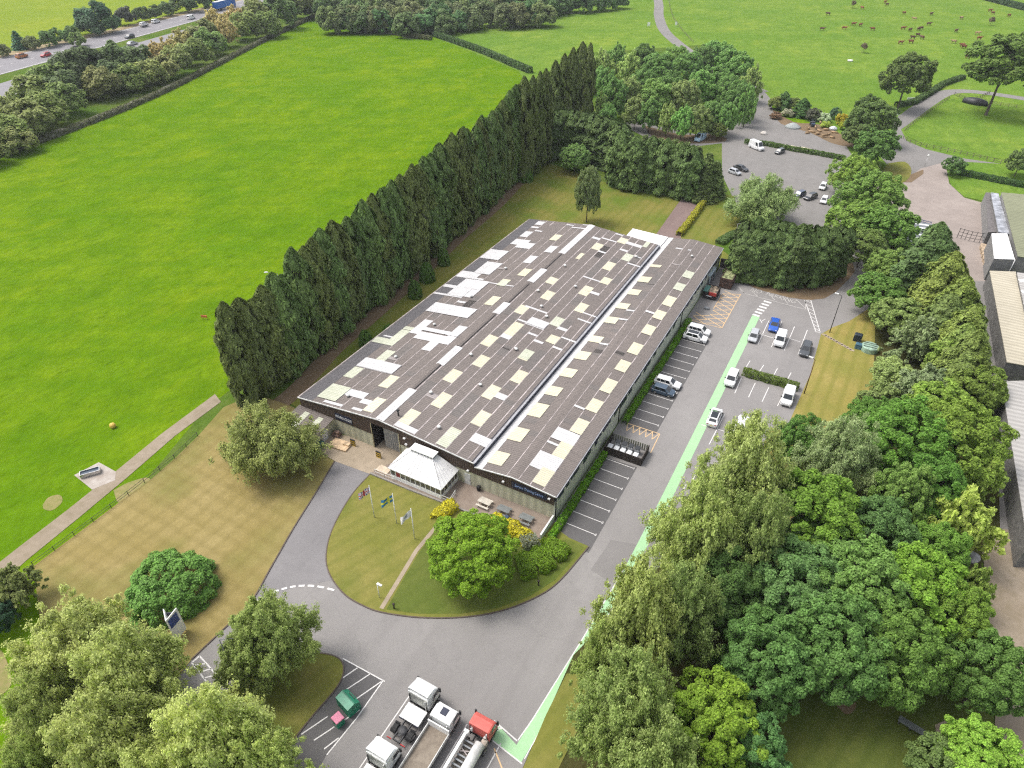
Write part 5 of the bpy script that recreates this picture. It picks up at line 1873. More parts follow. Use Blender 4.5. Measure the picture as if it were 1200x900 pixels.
def tractor(label, x, y):
    """Tractor unit; y is the front of the cab."""
    t = thing("tractor_unit", label, "lorry", (x, y, AZ), 0, "white tractor units in the lorry park")
    lorry_cab(t, -2.15, 0, 1.22, 3.0, M_cabw)
    m = MB()
    m.box(-.46, -.36, -6.2, -.3, .70, .98)
    m.box(.36, .46, -6.2, -.3, .70, .98)
    for yy in (-3.0, -4.0, -5.2, -6.15):
        m.box(-.36, .36, yy - .06, yy + .06, .72, .95)
    m.build("chassis", M_dgrey, t)
    m = MB()
    m.cbox(-1.18, 1.18, -4.05, -2.35, .92, 1.06, .03)
    m.build("deck_plate", M_cabw, t)
    m = MB()
    m.lathe([(.50, 1.0), (.50, 1.08), (.12, 1.10)], 14, 0, 0, -5.1)
    m.box(-.14, .14, -5.75, -5.1, 1.0, 1.085)
    m.build("fifth_wheel", M_dgrey, t)
    for s in (-1, 1):
        make_wheel(t, s * 1.03, -1.3, .50, .32)
        make_wheel(t, s * .94, -5.0, .50, .55)
        for f0 in (.08, .66):
            m = MB()
            m.loft([[(s * .94 - .30, -5.0 + .60 * math.cos(a), .50 + .60 * math.sin(a)), (s * .94 + .30, -5.0 + .60 * math.cos(a), .50 + .60 * math.sin(a)),
                     (s * .94 + .30, -5.0 + .63 * math.cos(a), .50 + .63 * math.sin(a)), (s * .94 - .30, -5.0 + .63 * math.cos(a), .50 + .63 * math.sin(a))] for a in [PI * (f0 + .26 * k / 4) for k in range(5)]])
            m.build("mudguard", M_black, t)
        m = MB()
        m.box(*sorted((s * .52, s * 1.12)), -3.9, -2.5, .40, .88)
        m.build("fuel_tank", M_grey, t)
        m = MB()
        m.box(*sorted((s * .62, s * 1.15)), -4.12, -4.055, .80, 1.02)
        m.build("marker_lights", M_navyp, t)
        m = MB()
        m.box(*sorted((s * .55, s * 1.1)), -6.28, -6.2, .72, .90)
        m.build("tail_light", M_lampr, t)
    return t


tractor("white tractor unit with bare chassis in the lorry park, nearest the recycling bank", -7.05, -28.6)
tractor("white lorry cab cut off by the bottom edge, behind the bare chassis unit", -7.05, -35.5)

t = thing("dropside_lorry", "white dropside lorry with empty dirty bed and dark roof hatch in the lorry park", "lorry", (-3.85, -29.6, AZ))
lorry_cab(t, -2.0, 0, 1.17, 2.65, M_cabw, False, True)
m = MB()
m.box(-1.2, 1.2, -9.4, -2.3, .92, 1.02)
fl = m.build("bed_floor", ground_mat("dirty_bed_floor", (.20, .165, .13), (.26, .22, .175), (.12, .095, .075), .6, 1.6, .6), t)
m = MB()
for s in (-1, 1):
    m.box(*sorted((s * 1.20, s * 1.27)), -9.4, -2.3, .95, 1.50)
m.box(-1.27, 1.27, -9.47, -9.4, .95, 1.50)
m.build("dropside", M_whtdirty, t)
m = MB()
m.box(-1.27, 1.27, -2.32, -2.2, .95, 2.0)
m.build("headboard", M_cabw, t)
m = MB()
m.box(-.45, -.35, -9.3, -.3, .65, .92)
m.box(.35, .45, -9.3, -.3, .65, .92)
m.build("chassis", M_dgrey, t)
for s in (-1, 1):
    make_wheel(t, s * 1.0, -1.2, .48, .3)
    make_wheel(t, s * .95, -6.6, .48, .5)
    make_wheel(t, s * .95, -7.9, .48, .5)

t = thing("tanker_lorry", "lorry with red cab and pale slatted tank body at the right of the lorry park", "lorry", (.05, -28.7, AZ))
lorry_cab(t, -1.75, 0, 1.16, 2.75, M_cabr, False, False)
for s, z in ((-.8, 2.2), (.75, 1.8)):
    m = MB()
    m.cbox(s - .13, s + .13, -1.98, -1.76, 1.7, z, .03)
    m.build("air_intake", M_whtdirty, t)
m = MB()
m.box(-.45, -.35, -10.2, -.3, .65, .95)
m.box(.35, .45, -10.2, -.3, .65, .95)
m.build("chassis", M_dgrey, t)
m = MB()
m.loft([[(s * .62 + .55 * math.cos(a), y, 1.55 + .55 * math.sin(a)) for a in [2 * PI * i / 14 for i in range(14)]] for s, y in ((1, -2.6), (1, -10.2))], 0, True, True, True)
m.build("tank_body", M_whtdirty, t)
m = MB()
m.box(-1.22, -.92, -10.2, -2.3, 1.9, 2.22)
m.box(-1.30, -.78, -2.55, -2.25, 1.8, 2.35)
m.build("side_rail", M_whtdirty, t)
m = MB()
m.box(-.90, .02, -10.2, -2.6, 1.20, 1.32)
fl = m.build("trough", plain("trough_floor", (.085, .075, .062), .9, vary=.4, vscale=2), t)
for k in range(15):
    m = MB()
    y = -2.95 - k * .49
    if k % 5 == 2:
        m.beam((-.86, y - .2, 1.62), (.05, y + .2, 1.62), .09, .09)
        m.beam((-.86, y + .2, 1.615), (.05, y - .2, 1.615), .09, .09)
    else:
        m.box(-.88, .06, y - .08, y + .08, 1.56, 1.66)
    m.build("slat", M_rline if k % 5 == 2 else M_grey, fl)
m = MB()
m.box(.55, 1.1, -2.5, -1.85, .7, 1.5)
m.build("pump_housing", plain("pump_metal", (.34, .29, .24), .6, vary=.4, vscale=3), t)
for s in (-1, 1):
    for yy in (-1.0, -2.6, -7.4, -8.7):
        make_wheel(t, s * 1.0, yy, .48, .32)


# ------------------------------------------------------------------ furniture of the site
def single(name, mb, mats, label, cat, px=None, xy=None, z=0.0, rz=0.0, group=None):
    x, y = xy if xy else G(px[0], px[1], z)
    o = mb.build(name, mats, None, (x, y, z))
    o.rotation_euler = (0, 0, rz)
    return tag(o, label, cat, group)


# bin store by the factory wall
t = thing("bin_store", "dark timber bin store open to the sky against the side of the factory", "bin store", (-2.4, 17.1, AZ))
for x0, x1, y0, y1 in ((-3.0, 3.0, -1.76, -1.66), (2.9, 3.0, -1.66, 1.8), (-3.0, -2.9, -1.66, 1.8)):
    m = MB()
    m.box(x0, x1, y0, y1, 0, 1.45)
    n = int(max(x1 - x0, y1 - y0) / .25)
    for k in range(n):
        if x1 - x0 > y1 - y0:
            m.box(x0 + k * .25, x0 + k * .25 + .21, y0 - .03, y0 - .002, .03, 1.48)
        else:
            m.box(x1 + .002, x1 + .03, y0 + k * .25, y0 + k * .25 + .21, .03, 1.48)
    m.build("fence_panel", plain("dark_stained_timber", (.036, .027, .022), .8, vary=.25), t)
m = MB()
for k in range(16):
    m.box(-2.85 + k * .36, -2.62 + k * .36, 1.70, 1.76, .1, 1.35)
m.build("gate", plain("grey_green_slats", (.16, .165, .12), .8, vary=.2), t)
M_binw = plain("pale_bin_plastic", (.60, .61, .62), .5, vary=.1)
M_bind = plain("charcoal_bin_plastic", (.030, .032, .036), .6)
def wheelie(label, x, y, lid, body, w_=.52, d=.62, h=1.15, group=None, rz=0.0, z=AZ):
    b = thing("wheelie_bin", label, "bin", (x, y, z), rz, group)
    m = MB()
    m.loft([[(-w_ * k, -d * k, zz), (w_ * k, -d * k, zz), (w_ * k, d * k, zz), (-w_ * k, d * k, zz)] for k, zz in ((.78, .10), (.95, h * .9))])
    m.build("body", body, b)
    m = MB()
    m.cbox(-w_, w_, -d, d, h * .9, h, .06)
    m.build("lid", lid, b)
    for s in (-1, 1):
        m = MB()
        m.tube((s * w_ * .7, d * .6, .10), (s * w_ * .85, d * .6, .10), .10, n=8)
        m.build("wheel", M_black, b)
    return b
gbin = "wheeled bins in the bin store"
ordn = ["first", "second", "third", "fourth", "fifth", "sixth", "seventh", "eighth", "ninth", "tenth", "eleventh", "twelfth", "thirteenth", "fourteenth", "fifteenth", "sixteenth",
        "seventeenth", "eighteenth", "nineteenth", "twentieth"]
for k in range(5):
    wheelie(f"pale lidded bin in the near row of the bin store, {ordn[k]} from the factory wall", -4.7 + k * 1.02, 16.25, M_binw, M_binw, .38, .5, 1.12, gbin)
for k in range(4):
    wheelie(f"dark bin in the far row of the bin store, {ordn[k]} from the factory wall", -4.0 + k * 1.05, 17.75, M_bind, M_binw, .40, .46, 1.2, gbin)
m = MB()
m.cbox(-.35, .35, -.2, .2, 0, .5, .05)
m.cbox(.05, .35, -.5, -.22, 0, .35, .05)
single("cardboard_boxes", m, M_wht, "white sacks heaped in the near right corner of the bin store", "sacks", xy=(-.1, 15.95), z=AZ)

# skips in the back corner
def skip(name, label, x, y, hx, hy, h, body, load, rz=0.0):
    t = thing(name, label, "skip", (x, y, AZ), rz)
    m = MB()
    for a in ((-hx, hx, -hy, -hy + .1), (-hx, hx, hy - .1, hy), (-hx, -hx + .1, -hy + .1, hy - .1), (hx - .1, hx, -hy + .1, hy - .1)):
        m.box(*a, .15, h)
    m.box(-hx + .1, hx - .1, -hy + .1, hy - .1, .15, .3)
    for k in range(7):
        y_ = -hy + .3 + k * (2 * hy - .6) / 6
        m.box(hx + .002, hx + .08, y_ - .06, y_ + .06, .2, h - .1)
        m.box(-hx - .08, -hx - .002, y_ - .06, y_ + .06, .2, h - .1)
    m.build("container", body, t)
    m = MB()
    n = 7
    rng = random.Random(5)
    v = [(-hx + .1 + i * (2 * hx - .2) / n, -hy + .1 + j * (2 * hy - .2) / n, h - .25 + rng.uniform(-.15, .22)) for j in range(n + 1) for i in range(n + 1)]
    m.add(v, [(j * (n + 1) + i, j * (n + 1) + i + 1, (j + 1) * (n + 1) + i + 1, (j + 1) * (n + 1) + i) for j in range(n) for i in range(n)])
    m.build("load", load, t)
    return t
skip("waste_skip", "tall rusty brown skip with green cover at the far right corner of the factory", *G(853, 332), 1.25, 2.9, 2.4, plain("rusty_brown_steel", (.075, .042, .032), .8, vary=.4), plain("green_waste", (.23, .25, .12), .9, vary=.4))
sk = skip("waste_skip", "lower black skip with red front panel and mixed waste beside the factory wall", *G(833, 347), 1.35, 1.7, 1.7, plain("black_skip_steel", (.028, .022, .024), .6), plain("mixed_waste", (.26, .20, .14), .9, vary=.6))
m = MB()
m.box(-.2, 1.36, -1.85, -1.705, 1.05, 1.74)
m.build("front_panel", plain("red_panel", (.42, .045, .035), .5), sk)
m = MB()
m.box(-1.45, -.5, -1.9, .9, 1.72, 1.80)
m.build("lid", plain("teal_lid", (.05, .16, .13), .5), sk)
m = MB()
m.box(-.7, .5, -1.87, -1.852, .75, .95)
m.build("label_plate", M_signw, sk)
t = thing("waste_compactor", "pale blue steel frame between the skips and the factory wall", "compactor", (*G(829, 331), AZ))
m = MB()
for x in (-.8, .8):
    for y in (-2.2, 2.2):
        m.box(x - .08, x + .08, y - .08, y + .08, 0, 2.6)
m.box(-.9, .9, -2.3, 2.3, 2.6, 2.72)
m.build("frame", plain("pale_blue_steel", (.42, .50, .54), .4, .2, vary=.2), t)
m = MB()
m.box(-.7, .7, -2.0, 2.0, .1, 1.5)
m.build("hopper", M_grey, t)
m = MB()
m.box(-4.6, 2.8, -.1, .1, 0, 2.2)
single("yard_wall", m, plain("dark_brick", (.075, .058, .055), .9, vary=.2), "dark wall closing the yard behind the skips", "wall", xy=(-1.4, 84.9))
m = MB()
m.tube((0, -.5, 0), (0, .5, 0), .02)
m = MB()
m.box(-.5, .5, -.35, .35, 0, .35)
single("pallet_wrap_bundle", m, M_grey, "grey bundle lying inside the white lined bay by the orange hatching", "bundle", px=(828, 362), z=AZ)

# things on the forecourt
m = MB()
m.cbox(-.55, .55, -.45, .45, 0, .95, .08)
m.cbox(-.75, -.60, -.4, .4, 0, .8, .04)
single("water_tank", m, plain("teal_plastic", (.025, .095, .085), .4), "dark teal plastic tank at the corner of the lean-to store", "tank", px=(376, 523), z=.08)
def guard(px, label):
    m = MB()
    for k in range(6):
        m.box(-.42, .42, -.10, .10, .0 + k * .2, .2 + k * .2, k % 2)
    single("hazard_barrier", m, [M_hazard, M_black], label, "barrier", px=px, z=.08, group="hazard barriers at the loading door")
guard((414, 522), "yellow and black striped barrier left of the loading door")
guard((444, 536), "yellow and black striped barrier right of the loading door, beside the patio")
m = MB()
for k in range(4):
    m.box(-.6, .6, -.5, .5, k * .16, k * .16 + .10)
m.box(-.3, .5, -.3, .3, .64, 1.0)
single("pallet_stack", m, plain("weathered_pallet", (.19, .125, .10), .9, vary=.3), "small stack of pallets in the corner between store and factory wall", "pallets", px=(395, 511), z=.08)
m = MB()
m.box(-1.6, 1.6, -1.0, 1.0, 0, .25)
m.box(.5, 1.5, .0, .8, .25, .5)
single("timber_stack", m, plain("pale_timber", (.52, .38, .24), .8, vary=.25), "low stack of pale boards on the concrete left of the loading door", "boards", px=(399, 522), z=.08, rz=.1)
m = MB()
m.box(-1.0, 1.0, -.5, .5, 0, .40)
m.box(-1.0, .7, .5, .9, 0, .25)
single("entrance_steps", m, plain("pale_steps", (.55, .45, .34), .8, vary=.15), "pale steps up to the patio left of the conservatory", "steps", px=(449, 553), z=.06)
def railing(pts, label):
    t = thing("railing", label, "railing", (*pts[0], .3))
    a0 = Vector((*pts[0], .3))
    m = MB()
    for a, b in zip(pts[:-1], pts[1:]):
        a, b = Vector((*a, .3)) - a0, Vector((*b, .3)) - a0
        for z in (.5, 1.0):
            m.beam(a + Vector((0, 0, z)), b + Vector((0, 0, z)), .05, .05)
    m.build("rail", M_whtdirty, t)
    for a, b in zip(pts[:-1], pts[1:]):
        a, b = Vector((*a, .3)) - a0, Vector((*b, .3)) - a0
        n = max(1, int((b - a).length / 1.6))
        for k in range(n + 1):
            p = a.lerp(b, k / n)
            m = MB()
            m.tube(p, p + Vector((0, 0, 1.03)), .03, n=6)
            m.build("post", M_whtdirty, t)
railing(P((440, 557), (462, 566)), "white handrail at the left end of the patio edge")
railing(P((518, 588), (528, 592), (534, 582)), "white handrail at the patio corner right of the conservatory")
def picnic(px, mat, label, rz):
    x, y = G(*px, .3)
    t = thing("picnic_table", label, "picnic table", (x, y, .3), rz, "picnic tables on the patio")
    m = MB()
    for k in range(5):
        m.box(-.95, .95, -.38 + k * .155, -.24 + k * .155, .70, .75)
    m.build("table_top", mat, t)
    for s in (-1, 1):
        m = MB()
        m.box(-.95, .95, *sorted((s * .62, s * .76)), .42, .47)
        m.box(-.95, .95, *sorted((s * .78, s * .90)), .42, .47)
        m.build("seat", mat, t)
        m = MB()
        m.beam((s * .7, -.75, 0), (s * .7, -.2, .70), .08, .08)
        m.beam((s * .7, .75, 0), (s * .7, .2, .70), .08, .08)
        m.beam((s * .7, -.85, .40), (s * .7, .85, .40), .08, .06)
        m.build("leg_frame", mat, t)
picnic((568, 592), plain("pale_table_wood", (.50, .46, .39), .8), "pale picnic table nearest the conservatory on the patio", rad(0))
picnic((590, 601), plain("grey_table_wood", (.17, .18, .175), .8), "grey picnic table in the middle of the patio row", rad(0))
picnic((616, 611), plain("grey_table_wood", (.17, .18, .175), .8), "grey picnic table nearest the white end wall of the patio", rad(0))
wheelie("black litter bin against the factory wall by the patio door", *G(561, 575, .3), M_black, M_black, .25, .25, .95, z=.30)
wheelie("dark blue litter bin between the two grey picnic tables", *G(594, 611, .3), plain("navy_lid", (.03, .06, .11), .5), M_bind, .27, .27, 1.0, z=.30)

# flagpoles
def flag_union(i, j, n, k):
    u, v = (i + .5) / n, (j + .5) / k
    x, y = (u - .5) * 2, (v - .5)
    if abs(x) < .13 or abs(y) < .10:
        return 2
    if abs(x) < .22 or abs(y) < .17:
        return 0
    d = abs(abs(x) / 2 - abs(y))
    return 2 if d < .05 else (0 if d < .13 else 1)
def flag_cross(i, j, n, k):
    u, v = (i + .5) / n, (j + .5) / k
    return 1 if abs(u - .36) < .10 or abs(v - .5) < .15 else 0
def flag_white(i, j, n, k):
    u, v = (i + .5) / n, (j + .5) / k
    return 1 if abs(u - .5) < .12 and abs(v - .5) < .18 else 0
def flagpole(px, h, label, flabel, fn, mats, dirx, droop, L=1.9, Hh=1.15):
    x, y = G(*px)
    t = thing("flagpole", label, "flagpole", (x, y, .14), 0, "flagpoles on the front lawn")
    m = MB()
    m.tube((0, 0, 0), (0, 0, h), .075, .045, 10)
    m.build("pole", M_wht, t)
    m = MB()
    m.lathe([(.02, h), (.07, h + .05), (.07, h + .10), (.01, h + .16)], 10)
    m.build("finial", M_wht, t)
    n, k = 24, 14
    m = MB()
    vv = []
    for j in range(k + 1):
        for i in range(n + 1):
            u, v = i / n, j / k
            wv = .16 * math.sin(u * 9 + v * 2) * u
            vv.append((dirx[0] * u * L * (1 - .25 * droop) + wv * -dirx[1], dirx[1] * u * L * (1 - .25 * droop) + wv * dirx[0], h - .1 - (1 - v) * Hh - droop * u * L * .75))
    o = len(m.v)
    for j in range(k):
        for i in range(n):
            m.f.append([j * (n + 1) + i, j * (n + 1) + i + 1, (j + 1) * (n + 1) + i + 1, (j + 1) * (n + 1) + i])
            m.m.append(fn(i, j, n, k)); m.sm.append(True)
    m.v = vv
    f = m.build("flag", mats, t)
    f["label"] = flabel
    f.location = (dirx[0] * .06, dirx[1] * .06, 0)
M_fb, M_fr, M_fw = plain("flag_blue", (.025, .075, .25), .8), plain("flag_red", (.42, .035, .055), .8), plain("flag_white", (.72, .70, .72), .8)
fd = (-.80, -.60)
flagpole((439, 607), 6.0, "flagpole nearest the drive flying a red, white and blue flag", "red, white and blue crossed flag", flag_union, [M_fw, M_fb, M_fr], fd, .8)
flagpole((465, 614), 5.6, "middle flagpole flying a blue flag with a yellow cross", "blue flag with a yellow cross", flag_cross, [plain("flag_mid_blue", (.02, .16, .34), .8), plain("flag_yellow", (.55, .55, .06), .8)], fd, .7)
flagpole((486, 632), 5.7, "flagpole farthest from the drive with a drooping white flag", "drooping white flag", flag_white, [M_fw, plain("flag_mark_grey", (.30, .32, .40), .8)], fd, 1.0)


# lamp posts, bollards, signs
def lamp_post(px, h, label, col, arm=None, top=False, globe=False, r=.09):
    x, y = G(*px, h) if top else G(*px)
    t = thing("lamp_post", label, "lamp post", (x, y, .05))
    m = MB()
    m.tube((0, 0, 0), (0, 0, h), r, r * .6, 8)
    m.build("pole", col, t)
    if globe:
        m = MB()
        m.lathe([(.03, h - .05), (.28, h + .1), (.34, h + .32), (.25, h + .55), (.03, h + .62)], 12)
        m.build("lamp_globe", M_whtdirty, t)
    else:
        ax, ay = arm or (.0, .0)
        m = MB()
        m.tube((0, 0, h), (ax, ay, h + .25), r * .5, r * .4, 6)
        m.build("arm", col, t)
        m = MB()
        d = Vector((ax, ay, 0)).normalized() if arm else Vector((1, 0, 0))
        m.beam(Vector((ax, ay, h + .25)), Vector((ax, ay, h + .22)) + d * .7, .28, .14)
        m.build("lamp_head", M_whtdirty, t)
lamp_post((972, 390), 8.0, "tall thin lamp post at the end of the slab path by the side lane", M_black, (-.6, .1))
lamp_post((942, 462), 7.0, "rusty brown lamp post on the striped lawn near the low hedge", plain("rust_brown_post", (.10, .045, .03), .8), (-.4, .1))
lamp_post((857, 298), 7.5, "grey lamp post in the bed beyond the skips", M_grey, (.5, 0))
lamp_post((325, 321), 9.0, "lamp post with pale head rising behind the long conifer row", M_grey, (-1.6, -.8), top=True)
lamp_post((257, 750), 8.0, "lamp post with curved pale arm between the two trees left of the junction", M_grey, (1.6, .9), top=True)
lamp_post((445, 701), 2.6, "short white lamp post on the front lawn left of the stepping path", M_wht, None, globe=False, r=.06)
lamp_post((1083, 196), 3.2, "white globe lamp standing at the lane junction", M_whtdirty, globe=True, r=.07)
def bollard(px, label):
    m = MB()
    m.lathe([(.10, 0), (.10, .75), (.15, .78), (.15, .92), (.03, 1.0)], 10)
    single("bollard", m, plain("brown_bollard", (.045, .03, .028), .7), label, "bollard", px=px, z=.14, group="bollards on the front lawn edge")
bollard((462, 713), "dark bollard on the kerb just right of the stepping path")
bollard((631, 686), "dark bollard on the kerb at the right tip of the front lawn")

x, y = G(210, 746)
t = thing("totem_sign", "tall white and blue folded totem sign standing in front of the round bush", "sign", (x, y, .13), rad(35))
m = MB()
for s in (-1, 1):
    m.add([(0, -.9, 0.3), (s * .75, .75, 0.3), (s * .75, .75, 4.2), (0, -.9, 4.2), (0, -.75, .3), (s * .62, .75, .3), (s * .62, .75, 4.2), (0, -.75, 4.2)], [(0, 1, 2, 3), (4, 7, 6, 5), (3, 2, 6, 7), (1, 5, 6, 2), (0, 4, 5, 1)])
m.build("panel", M_wht, t)
m = MB()
for s in (-1, 1):
    m.add([(s * (.10 + .012), -.70, 2.4), (s * (.66 + .012), .50, 2.4), (s * (.66 + .012), .50, 3.9), (s * (.10 + .012), -.70, 3.9)], [(0, 1, 2, 3)])
m.build("blue_band", plain("sign_blue", (.03, .07, .26), .5), t)
m = MB()
m.tube((0, -.6, 0), (0, -.6, 4.2), .07)
m.tube((.6, .65, 0), (.6, .65, 4.2), .05)
m.tube((-.6, .65, 0), (-.6, .65, 4.2), .05)
m.build("post", M_whtdirty, t)
m = MB()
m.box(-.55, .55, .60, .68, 3.0, 3.6)
m.build("cross_panel", M_navyp, t)

# recycling bank and its small neighbour
M_rec = plain("recycling_green", (.015, .19, .105), .45, vary=.15)
t = thing("clothing_bank", "large green recycling bank with sloping lid on the hatched tarmac", "recycling bank", (*G(409, 826, .4), AZ), rad(-14))
m = MB()
sec = [(-.75, 0), (.75, 0), (.75, 1.25), (.15, 1.75), (-.75, 1.55)]
m.loft([[(x, y, z) for y, z in sec] for x in (-1.05, 1.05)])
m.build("body", M_rec, t)
m = MB()
m.box(-.45, .45, .52, .60, 1.28, 1.5)
m.build("chute", M_black, t)
m = MB()
m.beam((-1.07, .13, 1.765), (1.07, .13, 1.765), .10, .05)
m.build("lid_ridge", plain("dark_recycling_green", (.01, .12, .07), .5), t)
t = thing("paper_bank", "small green bin with pink lid beside the large green recycling bank", "recycling bin", (*G(397, 846, .3), AZ), rad(-14))
m = MB()
m.cbox(-.48, .48, -.45, .45, 0, 1.05, .05)
m.build("body", M_rec, t)
m = MB()
m.cbox(-.52, .52, -.50, .50, 1.05, 1.18, .04)
m.build("lid", plain("pink_lid", (.50, .17, .25), .6), t)

# water treatment cover, cabinets and slab path on the striped lawn
t = thing("tank_cover", "round pale green tank cover with dark slots at the edge of the striped lawn", "tank cover", (*G(1018, 411), .1))
m = MB()
m.lathe([(1.5, 0), (1.5, .95), (1.4, 1.06), (.05, 1.14)], 28, smooth=False)
m.build("cover", plain("pale_green_grp", (.25, .36, .28), .6, vary=.2), t)
for k in range(3):
    m = MB()
    y_ = -.7 + k * .7
    m.box(-1.15, 1.15, y_ - .05, y_ + .05, 1.06, 1.165)
    m.build("slot", M_black, t)
m = MB()
m.cbox(-.7, .7, -.5, .5, 0, 1.5, .12)
single("pump_cabinet", m, plain("navy_black_cabinet", (.016, .024, .036), .4), "dark navy cabinet beyond the pale green tank cover", "cabinet", px=(1004, 399), z=.12)
m = MB()
m.cbox(-.55, .55, -.45, .45, 0, 1.0, .06)
m.box(-.5, .5, -.4, .4, 1.0, 1.03)
single("pump_cabinet", m, plain("teal_blue_cabinet", (.05, .12, .17), .4), "lower blue cabinet nearest the pale green tank cover", "cabinet", px=(1005, 408), z=.12)
m = MB()
pa, pb = Vector(G(966, 393)), Vector(G(998, 411))
for k in range(11):
    p = pa.lerp(pb, k / 10)
    m.box(p.x - .42, p.x + .42, p.y - .28, p.y + .28, .12, .16)
o = m.build("slab_path", M_apron)
structure(o)

# bottom right corner: bench, box, scrap under the trees
a, b = Vector(G(1051, 845)), Vector(G(1094, 871))
mid, d = (a + b) / 2, (b - a)
t = thing("slatted_bench", "long grey slatted bench on the dark green lawn in the bottom right corner", "bench", (mid.x, mid.y, .12), math.atan2(d.y, d.x))
L = d.length / 2
m = MB()
for k in range(5):
    m.box(-L, L, -.36 + k * .155, -.24 + k * .155, .48, .54)
m.build("seat", plain("grey_bench_slats", (.135, .150, .145), .7, vary=.2), t)
for x in (-L * .9, -L * .3, L * .3, L * .9):
    m = MB()
    m.box(x - .05, x + .05, -.34, .34, 0, .48)
    m.build("leg", M_dgrey, t)
m = MB()
m.box(-.5, .5, -.06, .06, .45, 1.0, 0)
m.box(-.40, .40, -.075, -.061, .52, .93, 1)
m.tube((-.4, 0, 0), (-.4, 0, .5), .03, n=6)
m.tube((.4, 0, 0), (.4, 0, .5), .03, n=6)
single("notice_board", m, [M_whtdirty, M_black], "small white framed black notice under the trees above the dark green lawn", "notice", px=(994, 821), z=.12, rz=rad(15))
for (px, sx, sy, rz, lab) in (((1100, 771), .9, .12, .2, "white bar on the ground left of the scrap under the trees"), ((1118, 752), .25, .9, .5, "white frame piece standing up among the scrap under the trees"), ((1126, 773), .45, .4, .1, "white crate at the right of the scrap under the trees"), ((1106, 766), .7, .10, -.2, "pale plank in the scrap under the trees")):
    m = MB()
    m.box(-sx, sx, -sy, sy, 0, .12)
    m.box(-sx, -sx + .1, -sy, sy, .12, .9)
    m.box(sx - .1, sx, -sy, sy, .12, .7)
    single("scrap_frame", m, M_whtdirty, lab, "scrap", px=px, z=.1, rz=rz, group="scrap under the trees")
m = MB()
m.loft([[(1.0 * k * math.cos(a) * (1 + .15 * math.sin(3 * a)), .8 * k * math.sin(a), z) for a in [2 * PI * i / 12 for i in range(12)]] for k, z in ((1.0, 0), (1.05, .4), (.8, .85), (.3, 1.05))], 0, True, True, True)
single("rubble_sack", m, plain("grey_rubble", (.33, .32, .31), .9, vary=.35), "grey heap of rubble beside the gravel track", "rubble heap", px=(1137, 655), z=.1)

# yard gate, barrier and wall by the grey outbuilding
def bar_fence(name, label, pts, h, n_rails, mat, post_gap=2.0, r=.06, cat="fence", z=.05, rail_h=.08):
    q = [Vector((*p, z)) for p in pts]
    o0 = q[0].copy()
    t = thing(name, label, cat, tuple(o0))
    m = MB()
    for a, b in zip(q[:-1], q[1:]):
        for k in range(n_rails):
            zz = Vector((0, 0, h * (k + 1) / (n_rails + .25)))
            m.beam(a - o0 + zz, b - o0 + zz, .04, rail_h)
    m.build("rail", mat, t)
    cnt = 0
    for a, b in zip(q[:-1], q[1:]):
        n = max(1, round((b - a).length / post_gap))
        for k in range(n + (1 if b is q[-1] else 0)):
            if cnt >= 95:
                break
            p = a.lerp(b, k / n) - o0
            m = MB()
            m.tube(p, p + Vector((0, 0, h)), r, n=6, smooth=False)
            m.build("post", mat, t)
            cnt += 1
    return t
M_iron = plain("black_iron", (.018, .018, .020), .5)
g = bar_fence("yard_gate", "wide black mesh gate across the concrete yard", P((1121, 279), (1135, 283), (1147, 285), (1160, 287)), 2.6, 3, M_iron, 1.0, .06, "gate", .08)
bar_fence("barrier_rail", "low blue and white barrier along the yard side of the slatted shelter", P((1054, 257), (1072, 260), (1090, 265)), 1.0, 2, plain("barrier_blue", (.16, .19, .30), .5), 1.5, .05, "barrier", .08, .2)
m = MB()
a, b = Vector(G(1154, 240)), Vector(G(1158, 268))
for k in range(9):
    p = a.lerp(b, k / 8)
    m.cbox(p.x - a.x - .5, p.x - a.x + .5, p.y - a.y - 1.5, p.y - a.y + 1.45, 0, .95 + .12 * (k % 2), .06)
o = m.build("block_wall", plain("sandstone_blocks", (.42, .32, .22), .9, vary=.25), None, (a.x, a.y, .08))
tag(o, "low wall of tan blocks along the slate roofed store in the concrete yard", "wall")
m = MB()
a, b = Vector(G(1151, 292)), Vector(G(1156, 315))
for k in range(6):
    p = a.lerp(b, k / 5)
    m.cbox(p.x - a.x - .6, p.x - a.x + .6, p.y - a.y - 1.2, p.y - a.y + 1.2, 0, .9, .08)
o = m.build("block_wall", plain("sandstone_blocks", (.42, .32, .22), .9, vary=.25), None, (a.x, a.y, .08))
tag(o, "short row of tan blocks below the black gate beside the grey outbuilding", "wall")

# yard with logs, gravel heaps and a dumper
m = MB()
m.lathe([(2.9, 0), (2.3, .5), (1.3, 1.1), (.3, 1.5)], 18)
single("gravel_heap", m, plain("blue_grey_gravel", (.30, .32, .31), .95, vary=.2, vscale=3), "cone of blue grey gravel at the edge of the far yard", "gravel heap", px=(929, 149), z=.05)
m = MB()
m.lathe([(1.3, 0), (1.0, .5), (.5, .9), (.1, 1.0)], 12)
single("gravel_heap", m, plain("pale_sand", (.50, .46, .42), .95, vary=.2), "small pale sand heap in the middle of the far yard", "sand heap", px=(895, 157), z=.05)
rl = random.Random(9)
M_log = plain("cut_log", (.40, .27, .15), .9, vary=.3)
m_l = MB()
m_l.tube((-1.1, 0, .28), (1.1, 0, .28), .28, .26, 9)
log0 = m_l.build("log", M_log)
log_spots = [(947, 152), (951, 155), (955, 151), (960, 154), (958, 158), (963, 149), (968, 153), (971, 158), (966, 161), (975, 162), (978, 156), (961, 146), (946, 157), (973, 150)]
